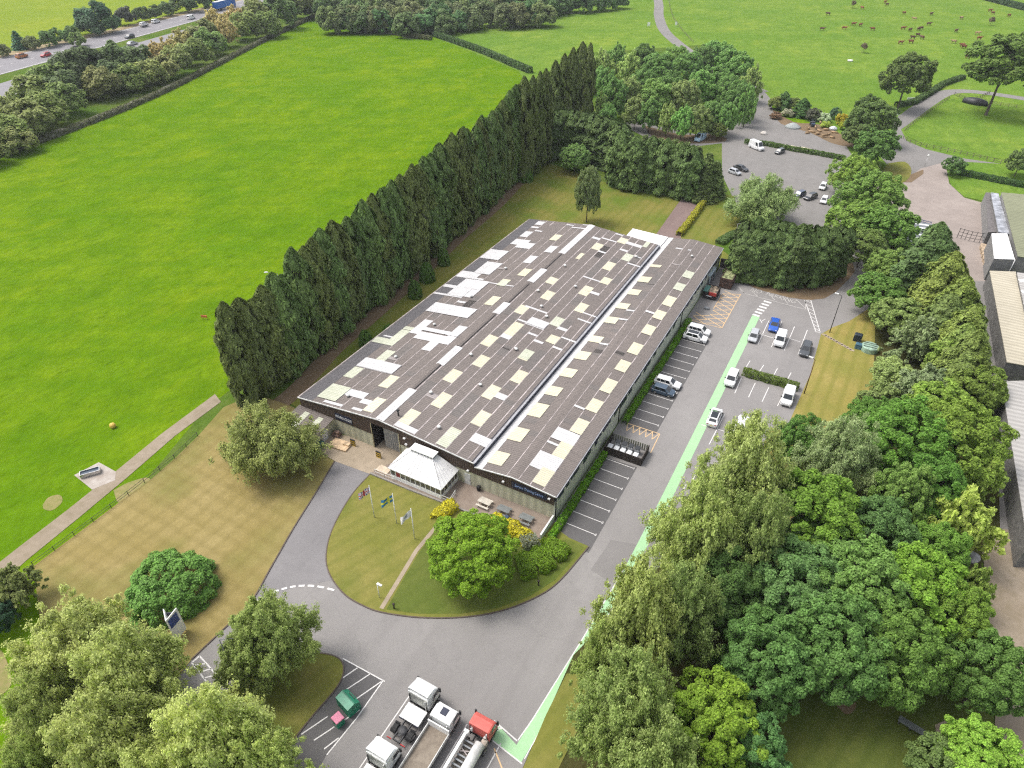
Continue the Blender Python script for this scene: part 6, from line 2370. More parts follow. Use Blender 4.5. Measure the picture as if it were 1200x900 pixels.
for k, p in enumerate(log_spots):
    o = log0 if k == 0 else log0.copy()
    if k:
        COL.objects.link(o)
    o.location = (*G(*p), .05 + (.3 if k % 3 == 2 else 0))
    o.rotation_euler = (0, 0, rl.uniform(0, PI))
    o.scale = (rl.uniform(.7, 1.3), rl.uniform(.9, 1.5), rl.uniform(.9, 1.5))
    tag(o, "cut log lying loose in the log heap by the yellow shrubs", "log", "logs heaped in the far yard")
for k, (p, sx) in enumerate((((935, 174), 2.6), ((924, 172), 1.2), ((944, 175), 1.4))):
    m = MB()
    m.tube((-sx, 0, .3), (sx, 0, .3), .3, .24, 9)
    single("log", m, plain("pale_log", (.46, .42, .30), .9), ["long pale trunk lying along the hedge in the far yard", "short pale log by the hedge, left of the long trunk", "pale log by the hedge, right of the long trunk"][k], "log", px=p, z=.05, rz=rad(-8))
m = MB()
m.loft([[(1.3 * k * math.cos(a), 1.0 * k * math.sin(a), z) for a in [2 * PI * i / 11 for i in range(11)]] for k, z in ((1.0, 0), (1.1, .5), (.7, 1.0), (.2, 1.2))])
single("stone_heap", m, plain("white_stone", (.50, .52, .56), .9, vary=.35, vscale=2), "heap of white and grey stone beside the cut logs", "stone heap", px=(976, 152), z=.05)
t = thing("dumper", "small dark site dumper among the logs in the far yard", "dumper", (*G(952, 148), .05), rad(20))
m = MB()
m.loft([[(-.7 * k, y, z) for y, z in ((0, 0), (1.5, 0))] + [(.7 * k, y, z) for y, z in ((1.5, 0), (0, 0))] for k, z in ((.7, .6), (1, 1.25))])
m = MB()
m.cbox(-.75, .75, .1, 1.6, .65, 1.35, .08)
m.build("skip_bucket", M_dgrey, t)
m = MB()
m.cbox(-.6, .6, -1.4, 0, .45, 1.1, .06)
m.tube((-.55, -.1, 1.1), (-.55, -.1, 2.1), .04)
m.tube((.55, -.1, 1.1), (.55, -.1, 2.1), .04)
m.tube((-.55, -.1, 2.1), (.55, -.1, 2.1), .04)
m.build("body", plain("dark_blue_plant", (.03, .05, .09), .5), t)
for s in (-1, 1):
    for yy in (-1.0, .9):
        make_wheel(t, s * .75, yy, .42, .3)

# fences, walls and posts of the fields
wallpts = smooth_line(P((-120, 234), (0, 183), (60, 162), (110, 143), (150, 127), (195, 107), (250, 79), (310, 48), (370, 19)), 5)
m = MB()
rings = []
for i, p in enumerate(wallpts):
    q0, q1 = Vector(wallpts[max(i - 1, 0)]), Vector(wallpts[min(i + 1, len(wallpts) - 1)])
    d = (q1 - q0).normalized()
    n = Vector((-d.y, d.x))
    h = 1.5 + .25 * math.sin(i * 1.3) + .15 * math.sin(i * 3.1)
    o_ = Vector(p) - Vector(wallpts[0])
    rings.append([(o_.x + n.x * s, o_.y + n.y * s, z) for s, z in ((1.1, 0), (.8, h * .8), (.3, h), (-.3, h * .95), (-.8, h * .8), (-1.1, 0))])
m.loft(rings)
o = m.build("field_wall", ground_mat("overgrown_stone", (.16, .155, .12), (.22, .21, .18), (.085, .10, .045), .12, .4, .8), None, (*wallpts[0], 0))
tag(o, "long low overgrown stone wall between the bright field and the roadside trees", "wall")
bar_fence("wire_fence", "low dark wire fence along the edge of the dry lawn beside the farm track", P((40, 664), (110, 612), (151, 581), (205, 538), (232, 512)), .9, 2, plain("dark_fence_wire", (.06, .055, .04), .8), 2.4, .05, rail_h=.05)
M_post = plain("weathered_fence_wood", (.17, .14, .10), .9, vary=.25)
bar_fence("field_fence", "post and rail fence curving round the paddock by the lane", P((1058, 163), (1066, 168), (1085, 173), (1110, 178), (1140, 184), (1172, 192), (1205, 198)), 1.2, 2, M_post, 1.9, .09)
bar_fence("field_fence", "post and rail fence along the lane on the far side of the paddock", P((1060, 154), (1070, 145), (1090, 131), (1112, 116)), 1.2, 2, M_post, 2.4, .09)
bar_fence("field_fence", "dark post and rail fence at the top corner of the paddock", P((1118, 112), (1135, 119), (1148, 116), (1159, 110)), 1.3, 3, plain("dark_fence_wood", (.09, .075, .06), .9), 3.0, .1)
bar_fence("field_fence", "fence running from the black heap to the big tree", P((1153, 120), (1172, 124), (1200, 128), (1230, 132)), 1.2, 3, M_post, 3.0, .1)
bar_fence("field_fence", "thin post fence beside the curving lane at the top", P((782, -10), (785, 10), (789, 22), (800, 37), (812, 50)), 1.1, 2, M_post, 7.0, .1)
m = MB()
m.loft([[(4.2 * k * math.cos(a) * (1 + .12 * math.sin(2 * a + 1)), 1.9 * k * math.sin(a) * (1 + .1 * math.sin(3 * a)), z) for a in [2 * PI * i / 16 for i in range(16)]] for k, z in ((1.0, 0), (1.02, .8), (.85, 1.7), (.45, 2.2), (.1, 2.3))], 0, True, True, True)
single("silage_heap", m, plain("black_sheet", (.012, .012, .014), .5), "black sheeted heap at the top of the paddock below the big tree", "silage heap", px=(1142, 122), z=.1, rz=rad(-20))
def sign_post(px, label, wd, h, z0=.8):
    m = MB()
    m.box(-wd, wd, -.06, .06, z0, h)
    m.tube((-wd * .7, 0, 0), (-wd * .7, 0, z0), .05, n=6)
    m.tube((wd * .7, 0, 0), (wd * .7, 0, z0), .05, n=6)
    single("roadside_sign", m, M_wht, label, "sign", px=px, rz=YAW)
sign_post((760, 32), "white sign left of the curving lane at the top", .8, 2.6)
sign_post((792, 31), "white sign right of the curving lane at the top", .6, 2.4)
sign_post((207, 14), "tall white sign beside the dual carriageway", 1.2, 5.0, 2.5)
sign_post((1066, 120), "tilted white board under the tree by the lane", 1.4, 1.8, .3)
sign_post((1051, 137), "small white sign at the lane behind the dark round tree", .7, 1.6)

# the field and pasture: trough pad, markers, cattle, guarded saplings
t = thing("water_trough", "pale metal water trough on the gravel pad in the bright field", "trough", (*G(107, 556), .06), rad(55))
m = MB()
m.box(-1.3, 1.3, -.5, -.42, 0, .7); m.box(-1.3, 1.3, .42, .5, 0, .7); m.box(-1.3, -1.22, -.42, .42, 0, .7); m.box(1.22, 1.3, -.42, .42, 0, .7); m.box(-1.22, 1.22, -.42, .42, 0, .1)
m.build("tank", M_chrome, t)
m = MB()
m.box(-1.21, 1.21, -.41, .41, .5, .52)
m.build("water", plain("trough_water", (.05, .07, .10), .05), t)
m = MB()
m.lathe([(.05, .0), (.38, .12), (.48, .42), (.36, .75), (.05, .88)], 14)
single("marker_buoy", m, plain("yellow_buoy", (.62, .42, .08), .6), "yellow ball lying in the bright field above the farm track", "marker", px=(133, 501))
m = MB()
m.box(-.6, .6, -.05, .05, .4, .9)
m.tube((-.5, 0, 0), (-.5, 0, .4), .04, n=6); m.tube((.5, 0, 0), (.5, 0, .4), .04, n=6)
single("marker_board", m, plain("orange_board", (.55, .15, .05), .6), "orange marker board at the end of the long conifer row", "marker", px=(240, 374), rz=.4)
m = MB()
m.lathe([(1.1, 0), (1.2, .5), (1.15, .7), (1.05, .65), (.9, .4)], 16)
single("water_trough", m, M_whtdirty, "round white trough in the pasture with the brown cattle", "trough", px=(996, 72))


def cow_mesh():
    me = bpy.data.meshes.new("cow")
    V = [(0, -.75, 1.05), (0, -.25, 1.02), (0, .35, 1.05), (0, .75, 1.15), (0, 1.05, 1.30), (0, 1.42, 1.22),
         (.20, .55, .80), (.20, .57, .42), (.20, .58, .04), (-.20, .55, .80), (-.20, .57, .42), (-.20, .58, .04),
         (.20, -.62, .85), (.20, -.72, .45), (.20, -.66, .04), (-.20, -.62, .85), (-.20, -.72, .45), (-.20, -.66, .04), (0, -1.0, 1.1), (0, -1.06, .6)]
    E = [(0, 1), (1, 2), (2, 3), (3, 4), (4, 5), (2, 6), (6, 7), (7, 8), (2, 9), (9, 10), (10, 11), (0, 12), (12, 13), (13, 14), (0, 15), (15, 16), (16, 17), (0, 18), (18, 19)]
    R = [.33, .36, .36, .30, .19, .12, .15, .08, .07, .15, .08, .07, .18, .09, .07, .18, .09, .07, .06, .04]
    me.from_pydata(V, E, [])
    o = bpy.data.objects.new("cow", me)
    COL.objects.link(o)
    md = o.modifiers.new("skin", 'SKIN')
    for i, v in enumerate(me.skin_vertices[0].data):
        v.radius = (R[i], R[i])
        v.use_root = i == 1
    s = o.modifiers.new("sub", 'SUBSURF')
    s.levels = s.render_levels = 1
    dg = bpy.context.evaluated_depsgraph_get()
    out = bpy.data.meshes.new_from_object(o.evaluated_get(dg))
    bpy.data.objects.remove(o)
    out.materials.clear()
    out.materials.append(tint("cattle_hide", 0.8, 0.0, .25, 2.5))
    out.name = "cow"
    return out


COW = cow_mesh()
RED, DRK, PALE = (.27, .088, .036), (.13, .055, .032), (.45, .30, .16)
cows = [(989, 33, RED), (1010, 9, RED), (1037, 2, RED), (1039, 5, DRK), (1059, 15, RED), (1071, 22, PALE), (1091, 16, DRK), (1126, 21, PALE), (1160, 12, RED), (1163, 15, RED), (1182, 18, RED),
        (1000, 28, RED), (1008, 29, RED), (1022, 34, RED), (1058, 33, RED), (1066, 35, DRK), (1076, 34, DRK), (1079, 33, DRK), (1088, 28, DRK), (1069, 44, DRK), (1075, 41, DRK), (1080, 44, DRK), (1067, 49, RED), (1055, 50, RED),
        (1117, 49, PALE), (1127, 53, RED), (1129, 55, RED), (1120, 36, DRK), (1145, 39, PALE), (1147, 45, RED), (1133, 67, RED), (1140, 66, DRK), (963, 34, DRK), (970, 16, DRK)]
cnt = {}
for x, y, c in sorted(cows, key=lambda q: (q[0], q[1])):
    o = bpy.data.objects.new("cow", COW)
    COL.objects.link(o)
    o.location = (*G(x, y + 2), .02)
    o.rotation_euler = (0, 0, YAW + rl.choice([90, -90, 70, -110, 110, -60, 20]) * PI / 180)
    o.scale = (1.3, 1.4, 1.3)
    o.color = (*c, 1)
    nm = {RED: "reddish brown", DRK: "dark brown", PALE: "pale tan"}[c]
    cnt[nm] = cnt.get(nm, 0) + 1
    k = cnt[nm] - 1
    tag(o, f"{nm} cow grazing in the far pasture, {ordn[k]} {nm} one from the left", "cow", "cattle in the far pasture")
for p, lab in (((1011, 62), "guarded sapling with reddish leaves near the round white trough"), ((1160, 30), "dark guarded sapling near the top right of the pasture"), ((999, 10), "dark round sapling at the top of the pasture")):
    x, y = G(*p)
    t = plant("sapling", "far", x, y, 1.5, 4.6, (.10, .085, .05), lab, base=.35)
    m = MB()
    for a in range(4):
        aa = a * PI / 2
        m.tube((.7 * math.cos(aa), .7 * math.sin(aa), 0), (.7 * math.cos(aa), .7 * math.sin(aa), 1.7), .05, n=5)
    m.build("tree_guard", M_post, t)


# ------------------------------------------------------------------ trees, shrubs and hedges
LEYL = (.064, .086, .026)
LEYG = (.058, .094, .028)
SPR = (.066, .096, .030)
MID = (.095, .165, .036)
BLUE = (.080, .145, .052)
LIME = (.135, .215, .026)
BRIGHT = (.135, .230, .026)
PALE = (.190, .225, .085)
OLIVE = (.115, .150, .046)
WILL = (.150, .180, .058)
DARK = (.050, .085, .026)
TAN = (.200, .175, .085)
YEL = (.370, .350, .030)

def ordinal(k):
    tens = ["", "", "twenty", "thirty", "forty", "fifty"]
    if k < 20:
        return ordn[k]
    d, u = divmod(k + 1, 10)
    return tens[d] + ("ieth" if u == 0 else "-" + ordn[u - 1]) if u else tens[d][:-1] + "ieth"

# the long row of conifers between the field and the factory
row = smooth_line([(-61.8, -1.0), (-63.2, 20), (-64.8, 42), (-66.8, 62), (-69.0, 80), (-71.5, 100), (-75.5, 122)], 40)
tops = [(-60, 390), (258, 361), (275, 352), (292, 339), (311, 336), (330, 308), (352, 290), (372, 274), (400, 260), (425, 240), (450, 221), (485, 198), (520, 170), (548, 152), (575, 134), (595, 112), (612, 96), (625, 84), (634, 80)]
def skyline(px):
    for (a, b), (c, d) in zip(tops[:-1], tops[1:]):
        if a <= px <= c:
            return b + (d - b) * (px - a) / (c - a)
    return tops[-1][1]
def project(x, y, z):
    d = np.array([x, y, z]) - CAM
    return 600 + FPX * (d @ CR) / (d @ CW), 450 - FPX * (d @ CU) / (d @ CW)
s_acc, k, last = 0.0, 0, Vector(row[0])
step = 0.0
rowtrees = []
for p in row:
    p = Vector(p)
    s_acc += (p - last).length
    last = p
    if s_acc >= step:
        rowtrees.append(p)
        step += 2.6
for k, p in enumerate(rowtrees):
    x, y = p.x + RNG.uniform(-.5, .5), p.y + RNG.uniform(-.3, .3)
    h = 15.0
    for h in np.arange(11, 34, .25):
        px, py = project(x, y, h)
        if py <= skyline(px):
            break
    h = float(h) * RNG.uniform(.955, 1.03) - (2.2 if k in (2, 5) else 0)
    plant("leylandii_tree", "column", x, y, RNG.uniform(2.2, 2.75), h, LEYL if RNG.random() < .6 else LEYG,
          f"dark columnar conifer in the long row behind the factory, {ordinal(k)} from the near end", group="long conifer row beside the bright field")
for k, (px, py, rp) in enumerate(((617, 99, 9), (625, 92, 9), (633, 87, 9), (640, 84, 9), (651, 74, 9), (662, 66, 9), (672, 59, 9), (683, 52, 9.5), (692, 53, 7))):
    tree_t("leylandii_tree", "column", px, py, rp, 26, LEYL, f"tall dark conifer in the short row at the far corner, {ordn[k]} from the left", group="short tall conifer row at the far corner")
for k, (px, py, rp, h) in enumerate(((500, 318, 10, 4.5), (486, 338, 9, 4), (455, 388, 8, 3.2), (520, 300, 8, 4.2), (428, 396, 9, 3.5), (616, 200, 10, 6))):
    tree_c("shrub", "dome", px, py, rp, h, (.075, .135, .030), ["bright green shrub at the foot of the conifer row, largest of its group", "green shrub below the largest shrub in the conifer row", "small low shrub on the soil strip nearest the near end of the factory", "shrub at the foot of the conifers just beyond the largest shrub",
           "low shrub against the conifer row beside the near half of the factory roof", "dark round shrub at the far end of the soil strip"][k], base=0, cat="shrub", trunk=False)

# clipped conifer block beyond the back lawn: one thick hedge of separate trees
blk = [(637, 136), (649, 134), (661, 133), (673, 134), (685, 136), (697, 138), (708, 141), (719, 145), (729, 149)]
for k, (px, py) in enumerate(blk):
    tree_t("leylandii_tree", "block", px, py - 3, 12, 13.5, LEYG, f"clipped conifer in the thick hedge behind the rear lawn, {ordn[k]} from the left", group="thick conifer hedge behind the rear lawn", ry=None)
for k, (px, py) in enumerate(((640, 156), (652, 154), (664, 154), (676, 156), (688, 159), (700, 163), (712, 167), (724, 172))):
    tree_t("leylandii_tree", "block", px, py - 4, 12, 8.5, LEYG, f"lower front conifer of the thick hedge behind the rear lawn, {ordn[k]} from the left", group="thick conifer hedge behind the rear lawn")
for k, (px, py, h) in enumerate(((729, 152, 14.5), (747, 157, 14.5), (766, 157, 14.5), (783, 160, 14.5), (799, 164, 14), (813, 168, 14))):
    tree_t("leylandii_tree", "column", px, py + 4, 12, h, LEYG, f"dark columnar conifer between the spruces by the far lane, {ordn[k]} from the left", group="dark conifers between the spruces")
for k, (px, py, rp, h) in enumerate(((738, 156, 21, 14), (757, 155, 20, 14.5), (775, 158, 20, 14.5), (792, 160, 20, 14), (806, 163, 20, 14), (820, 168, 20, 13.5), (833, 176, 20, 13), (745, 176, 20, 10), (842, 186, 19, 10.5), (828, 196, 20, 9))):
    tree_t("spruce_tree", "spruce", px, py, rp, h, SPR, ["spruce with drooping boughs, leftmost of the row in front of the far lane", "tall spruce second from the left in the row in front of the far lane", "tall spruce third from the left in the row before the far lane", "spruce in the middle of the row before the far lane",
           "spruce right of the middle of the row before the far lane", "spruce third from the right end of the spruce row", "spruce at the right end of the spruce row beside the north car park", "lower spruce in front of the leftmost tall spruces",
           "shorter spruce at the corner of the north car park", "shorter spruce above the end of the brick path"][k], group="spruce row before the far lane")

# conifer block beside the car park and the tall cones by the sheds
for k, (px, py, rp, h) in enumerate(((878, 261, 12, 12), (890, 256, 13, 12.5), (903, 258, 13, 12.5), (916, 261, 13, 12.5), (929, 263, 13, 12.5), (942, 264, 13, 12.5), (955, 266, 13, 12), (967, 267, 13, 12), (979, 268, 13, 12), (991, 268, 12, 11.5),
                                     (876, 272, 12, 11), (889, 270, 13, 11.5), (902, 272, 13, 11.5), (915, 274, 13, 11.5), (928, 276, 13, 11.5), (941, 277, 13, 11.5), (954, 277, 13, 11), (967, 278, 12, 11), (980, 276, 12, 10.5))):
    tree_t("leylandii_tree", "column" if k % 3 else "block", px, py, rp, h, (.050, .080, .024), f"bushy conifer in the {'back' if k < 10 else 'front'} rank above the car park hatching, {ordn[k if k < 10 else k - 10]} from the left", group="dark conifer clump above the car park")
tree_c("sapling", "mid", 951, 322, 9, 4, (.135, .165, .045), "light green sapling in front of the dark conifer clump", base=.25)
for k, (px, py, rp, h, col) in enumerate(((1104, 262, 32, 17, DARK), (1122, 296, 28, 15, (.085, .115, .024)), (1136, 326, 27, 14, (.088, .120, .026)), (1146, 358, 26, 13.5, (.090, .125, .028)), (1150, 388, 26, 13, (.078, .110, .026)), (1138, 380, 24, 11, (.085, .125, .030)), (1118, 345, 26, 12, (.075, .110, .030)))):
    tree_t("leylandii_tree", "cone", px, py, rp, h, col, ["tall dark cone shaped conifer at the yard end of the row by the sheds", "olive green conifer second along the row by the sheds", "olive green conifer third along the row by the sheds", "olive conifer beside the top of the cream roofed shed",
           "conifer beside the middle of the cream roofed shed", "lower conifer left of the ones beside the cream roofed shed", "bushy conifer in front of the middle of the row by the sheds"][k], group="conifer row by the sheds")

# woodland block beyond the spruces
wood = [(706, 78, 15), (722, 72, 16), (738, 80, 16), (755, 70, 15), (770, 82, 17), (790, 72, 16), (806, 80, 17), (822, 72, 15), (838, 66, 15), (854, 76, 16), (868, 84, 16), (880, 98, 15),
        (708, 100, 15), (720, 116, 15), (736, 112, 16), (752, 102, 16), (768, 114, 17), (786, 104, 17), (802, 116, 17), (820, 106, 17), (836, 98, 17), (852, 108, 16), (866, 116, 15), (876, 124, 13),
        (745, 132, 12), (762, 136, 13), (782, 140, 14), (800, 144, 14), (818, 142, 14), (836, 136, 14), (852, 140, 12), (704, 128, 12), (712, 140, 12)]
wc = sorted(range(len(wood)), key=lambda i: wood[i][1])
for i, (px, py, rp) in enumerate(wood):
    rank = "back" if i < 12 else ("middle" if i < 24 else "front")
    base_i = 0 if i < 12 else (12 if i < 24 else 24)
    rk = sorted(range(base_i, min(len(wood), 12 if i < 12 else (24 if i < 24 else len(wood)))), key=lambda j: wood[j][0]).index(i)
    col = RNG.choice([(.095, .165, .048), (.110, .190, .056), (.130, .205, .058), (.085, .140, .042), (.140, .180, .064)])
    tree_c("woodland_tree", "mid" if RNG.random() < .75 else "midwispy", px, py, rp * RNG.uniform(1.0, 1.25), 14 if i < 24 else 11, col, f"tree in the {rank} rank of the woodland block beyond the spruces, {ordn[rk]} from the left", base=.02, group="woodland block beyond the spruces")

# lone trees round the factory
tree_c("round_tree", "dense", 674, 184, 19, 8.5, (.165, .250, .085), "round grey green tree on the rear lawn in front of the thick hedge", base=.08)
tree_t("birch_tree", "dense", 692, 192, 17, 15, (.125, .165, .066), "slim upright tree standing behind the far edge of the factory roof", base=.03)
tree_c("willow_tree", "willow", 895, 230, 44, 12, (.105, .138, .058), "broad pale green willow at the corner of the north car park", base=.10)
tree_c("yew_tree", "mid", 841, 153, 11, 5.5, (.095, .125, .035), "small rounded tree at the lane corner by the pale blue van", base=.05)
tree_c("willow_tree", "willow", 312, 512, 60, 11.0, (.125, .140, .050), "wide olive willow on the dry lawn by the lean-to store", base=.12)
tree_c("acacia_tree", "dense", 553, 647, 56, 9.4, (.130, .220, .018), "bright yellow green tree on the front lawn beside the patio", base=.04)
plant("round_bush", "dome", *G(204, 695), 5.5, 5.2, (.100, .185, .044), "large round dark green bush on the dry lawn behind the totem sign", trunk=False)
tree_c("olive_bush", "midwispy", 16, 690, 36, 6, (.085, .100, .036), "dark olive bush at the left edge by the end of the farm track", base=.0, trunk=False, cat="shrub")
tree_c("dark_bush", "dense", -8, 722, 26, 5, (.035, .075, .042), "blue green dark bush at the left edge below the olive bush", base=.0, trunk=False, cat="shrub")
tree_c("birch_tree", "wispy", 318, 745, 62, 12.5, (.110, .135, .046), "olive green birch on the lawn island left of the lorry park", base=.06)
tree_c("birch_tree", "wispy", 292, 770, 42, 9.0, (.100, .125, .044), "lower leaning birch stem on the lawn island beside the olive birch", base=.1)

# pale poplars in the bottom left
pop = [(88, 770, 82, 14.5), (150, 798, 80, 15.5), (60, 838, 60, 13), (128, 880, 86, 16), (248, 878, 84, 17), (305, 905, 62, 13), (190, 935, 80, 15), (50, 905, 40, 11)]
pl = ["pale poplar nearest the dark bushes in the bottom left group", "pale poplar in the middle of the bottom left group, below the totem sign", "darker poplar at the left side of the bottom left group by the field corner", "large poplar in the bottom left group, left of the palest crown",
      "palest and largest poplar crown of the bottom left group", "poplar crown at the right end of the bottom left group by the recycling hatch", "poplar crown cut by the bottom edge under the palest crown", "low poplar crown at the bottom edge by the bright field corner"]
pc = [(.165, .185, .070), (.170, .190, .072), (.120, .140, .048), (.145, .165, .060), (.185, .212, .078), (.170, .200, .068), (.145, .165, .058), (.110, .140, .042)]
for k, (px, py, rp, h) in enumerate(pop):
    tree_c("poplar_tree", "wispy", px, py, rp, h, pc[k], pl[k], base=.06, group="pale poplars at the bottom left")

# tall poplars and broadleaves on the right
right = [
    # px, py, rpx, height, kind, colour, label
    (874, 560, 66, 20, "wispy", (.160, .190, .070), "tall pale poplar nearest the white saloon in the car park"),
    (812, 632, 66, 20, "wispy", (.155, .185, .064), "tall pale poplar overhanging the green walkway in the middle of the right woodland edge"),
    (880, 640, 58, 18, "wispy", (.115, .145, .050), "darker poplar behind the tall pale ones, left of the lime green maple"),
    (748, 730, 66, 19, "wispy", (.150, .180, .060), "pale poplar overhanging the walkway near the lawn strip"),
    (705, 775, 40, 13, "wispy", (.140, .170, .055), "low poplar spreading over the walkway kerb"),
    (735, 835, 70, 18, "wispy", (.115, .145, .050), "darker poplar at the lower end of the walkway"),
    (765, 905, 70, 17, "wispy", (.110, .140, .048), "poplar cut by the bottom edge left of the lime green crown"),
    (800, 720, 56, 17, "wispy", (.110, .145, .050), "poplar between the walkway poplars and the dark gap"),
    (836, 852, 62, 12, "broad", LIME, "brightest lime green maple at the bottom edge"),
    (945, 608, 66, 14, "broad", (.110, .195, .028), "lime green maple in the middle of the right woodland"),
    (985, 535, 52, 15, "wispy", (.125, .160, .075), "grey green willow between the striped lawn and the maples"),
    (940, 520, 32, 10, "broad", (.075, .150, .030), "dark green young tree at the tip of the striped lawn"),
    (1058, 520, 58, 14, "broad", (.085, .165, .028), "dark green chestnut right of the grey green willow"),
    (1020, 500, 34, 11, "broad", (.080, .155, .030), "dark green tree on the lawn side of the chestnut"),
    (1122, 520, 56, 14, "broad", (.125, .190, .032), "yellow green broad tree beside the pale grey shed"),
    (1085, 575, 48, 12, "broad", (.070, .145, .026), "deep green tree below the yellow green one by the grey shed"),
    (1022, 628, 50, 12, "broad", (.075, .140, .042), "blue green tree in the hollow of the right woodland"),
    (1125, 615, 50, 12, "midwispy", (.150, .180, .045), "thin yellow olive tree beside the start of the gravel track"),
    (1055, 585, 36, 13, "broad", (.115, .185, .045), "pale leaved tree between the chestnut and the olive tree"),
    (1095, 650, 40, 10, "broad", (.105, .190, .032), "green tree above the rubble heap by the gravel track"),
    (925, 690, 66, 13, "broad", (.085, .155, .050), "blue green maple behind the darker poplars"),
    (1000, 690, 64, 14, "broad", (.110, .185, .048), "mid green maple in the centre of the right woodland"),
    (1070, 695, 60, 13, "broad", (.125, .215, .030), "bright green maple left of the gravel track"),
    (895, 775, 60, 13, "broad", (.080, .155, .042), "blue green tree above the dark green corner lawn"),
    (975, 760, 62, 14, "broad", (.090, .165, .045), "large green tree over the bare soil by the corner lawn"),
    (1050, 770, 56, 13, "broad", (.100, .175, .036), "green tree over the middle of the scrap in the corner"),
    (1110, 725, 48, 11, "broad", (.115, .185, .030), "yellowish green tree at the edge of the gravel track"),
    (1155, 790, 50, 11, "broad", (.085, .150, .036), "tree leaning over the gravel track near the corner"),
    (1150, 893, 52, 8, "broad", (.140, .230, .036), "bright young tree at the bottom edge beside the gravel track"),
    (1095, 895, 30, 6, "mid", (.080, .120, .036), "small dark tree at the bottom edge by the slatted bench"),
    (880, 880, 44, 10, "broad", (.070, .145, .046), "blue green tree at the bottom edge right of the lime green crown"),
    (840, 690, 54, 13, "broad", (.070, .125, .034), "dark tree filling the gap behind the walkway poplars"),
    (950, 640, 40, 10, "broad", (.070, .125, .034), "low dark tree under the lime green maple"),
    (1148, 560, 30, 10, "midwispy", (.130, .170, .040), "slim tree against the wall of the pale grey shed"),
    (1140, 690, 24, 8, "midwispy", (.110, .150, .036), "thin bush tree along the verge of the gravel track"),
    # upper strip between the car park and the sheds
    (1045, 316, 30, 8, "broad", (.150, .220, .058), "pale green tree left of the tall dark cone conifer"),
    (1030, 345, 30, 7, "mid", (.085, .150, .034), "dark green shrub tree at the bend of the access road"),
    (1050, 372, 30, 7, "mid", (.120, .165, .052), "whitish flowering tree above the pale green tank cover"),
    (1078, 398, 36, 9, "midwispy", (.110, .140, .066), "grey green sallow in the strip beside the car park lawn"),
    (1046, 440, 26, 6, "mid", (.155, .200, .070), "cream flowering elder beside the striped lawn"),
    (1080, 455, 38, 8, "midwispy", (.105, .135, .070), "blue grey willow above the dark green chestnut"),
    (1118, 425, 30, 9, "mid", (.130, .185, .038), "yellow green tree below the conifers by the sheds"),
    (1145, 455, 32, 9, "mid", (.105, .155, .030), "green tree by the gap between the cream and grey sheds"),
    (1100, 475, 36, 9, "mid", (.130, .190, .036), "light green tree between the blue grey willow and the grey shed"),
    (1030, 470, 24, 7, "mid", (.125, .165, .055), "pale shrub tree on the edge of the striped lawn"),
    (1020, 235, 42, 9, "broad", (.125, .205, .048), "large green tree between the north car park and the concrete yard"),
    (1000, 205, 28, 9, "broad", (.150, .225, .045), "light green tree beside the white pair of cars"),
    (1000, 258, 30, 8, "mid", (.120, .185, .040), "green tree behind the dark conifer clump"),
    (1040, 268, 34, 9, "mid", (.095, .165, .036), "green tree beside the slatted shelter"),
    (1012, 290, 28, 8, "mid", (.100, .145, .038), "tree over the access road behind the dark conifer clump"),
    (1028, 172, 26, 10, "mid", (.075, .140, .036), "dark green tree at the lane junction"),
    (1022, 142, 28, 9, "mid", (.080, .125, .038), "dark tree beyond the junction tree at the end of the far yard"),
    (1018, 124, 15, 7, "mid", (.070, .110, .034), "smaller dark tree behind the end of the far yard"),
    (1004, 158, 16, 6, "mid", (.085, .115, .042), "grey green bush tree at the right of the log heap"),
    (1064, 90, 29, 20, "mid", (.085, .120, .036), "spreading tree beside the lane at the edge of the cattle pasture"),
    (1180, 74, 44, 26, "mid", (.095, .150, .036), "big tree with bare lower trunk at the top right"),
    (1118, 194, 13, 5, "mid", (.080, .140, .045), "small round tree at the end of the clipped hedge by the lane"),
    (1196, 190, 16, 8, "mid", (.085, .125, .040), "tree cut by the right edge at the clipped hedge"),
]
for k, (px, py, rp, h, kind, col, lab) in enumerate(right):
    base = .30 if "bare lower trunk" in lab else (.18 if "spreading tree" in lab else .08)
    tree_c("poplar_tree" if "poplar" in lab else ("willow_tree" if "willow" in lab or "sallow" in lab else "broadleaf_tree"), kind, px, py, rp, h, col, lab, base=base)

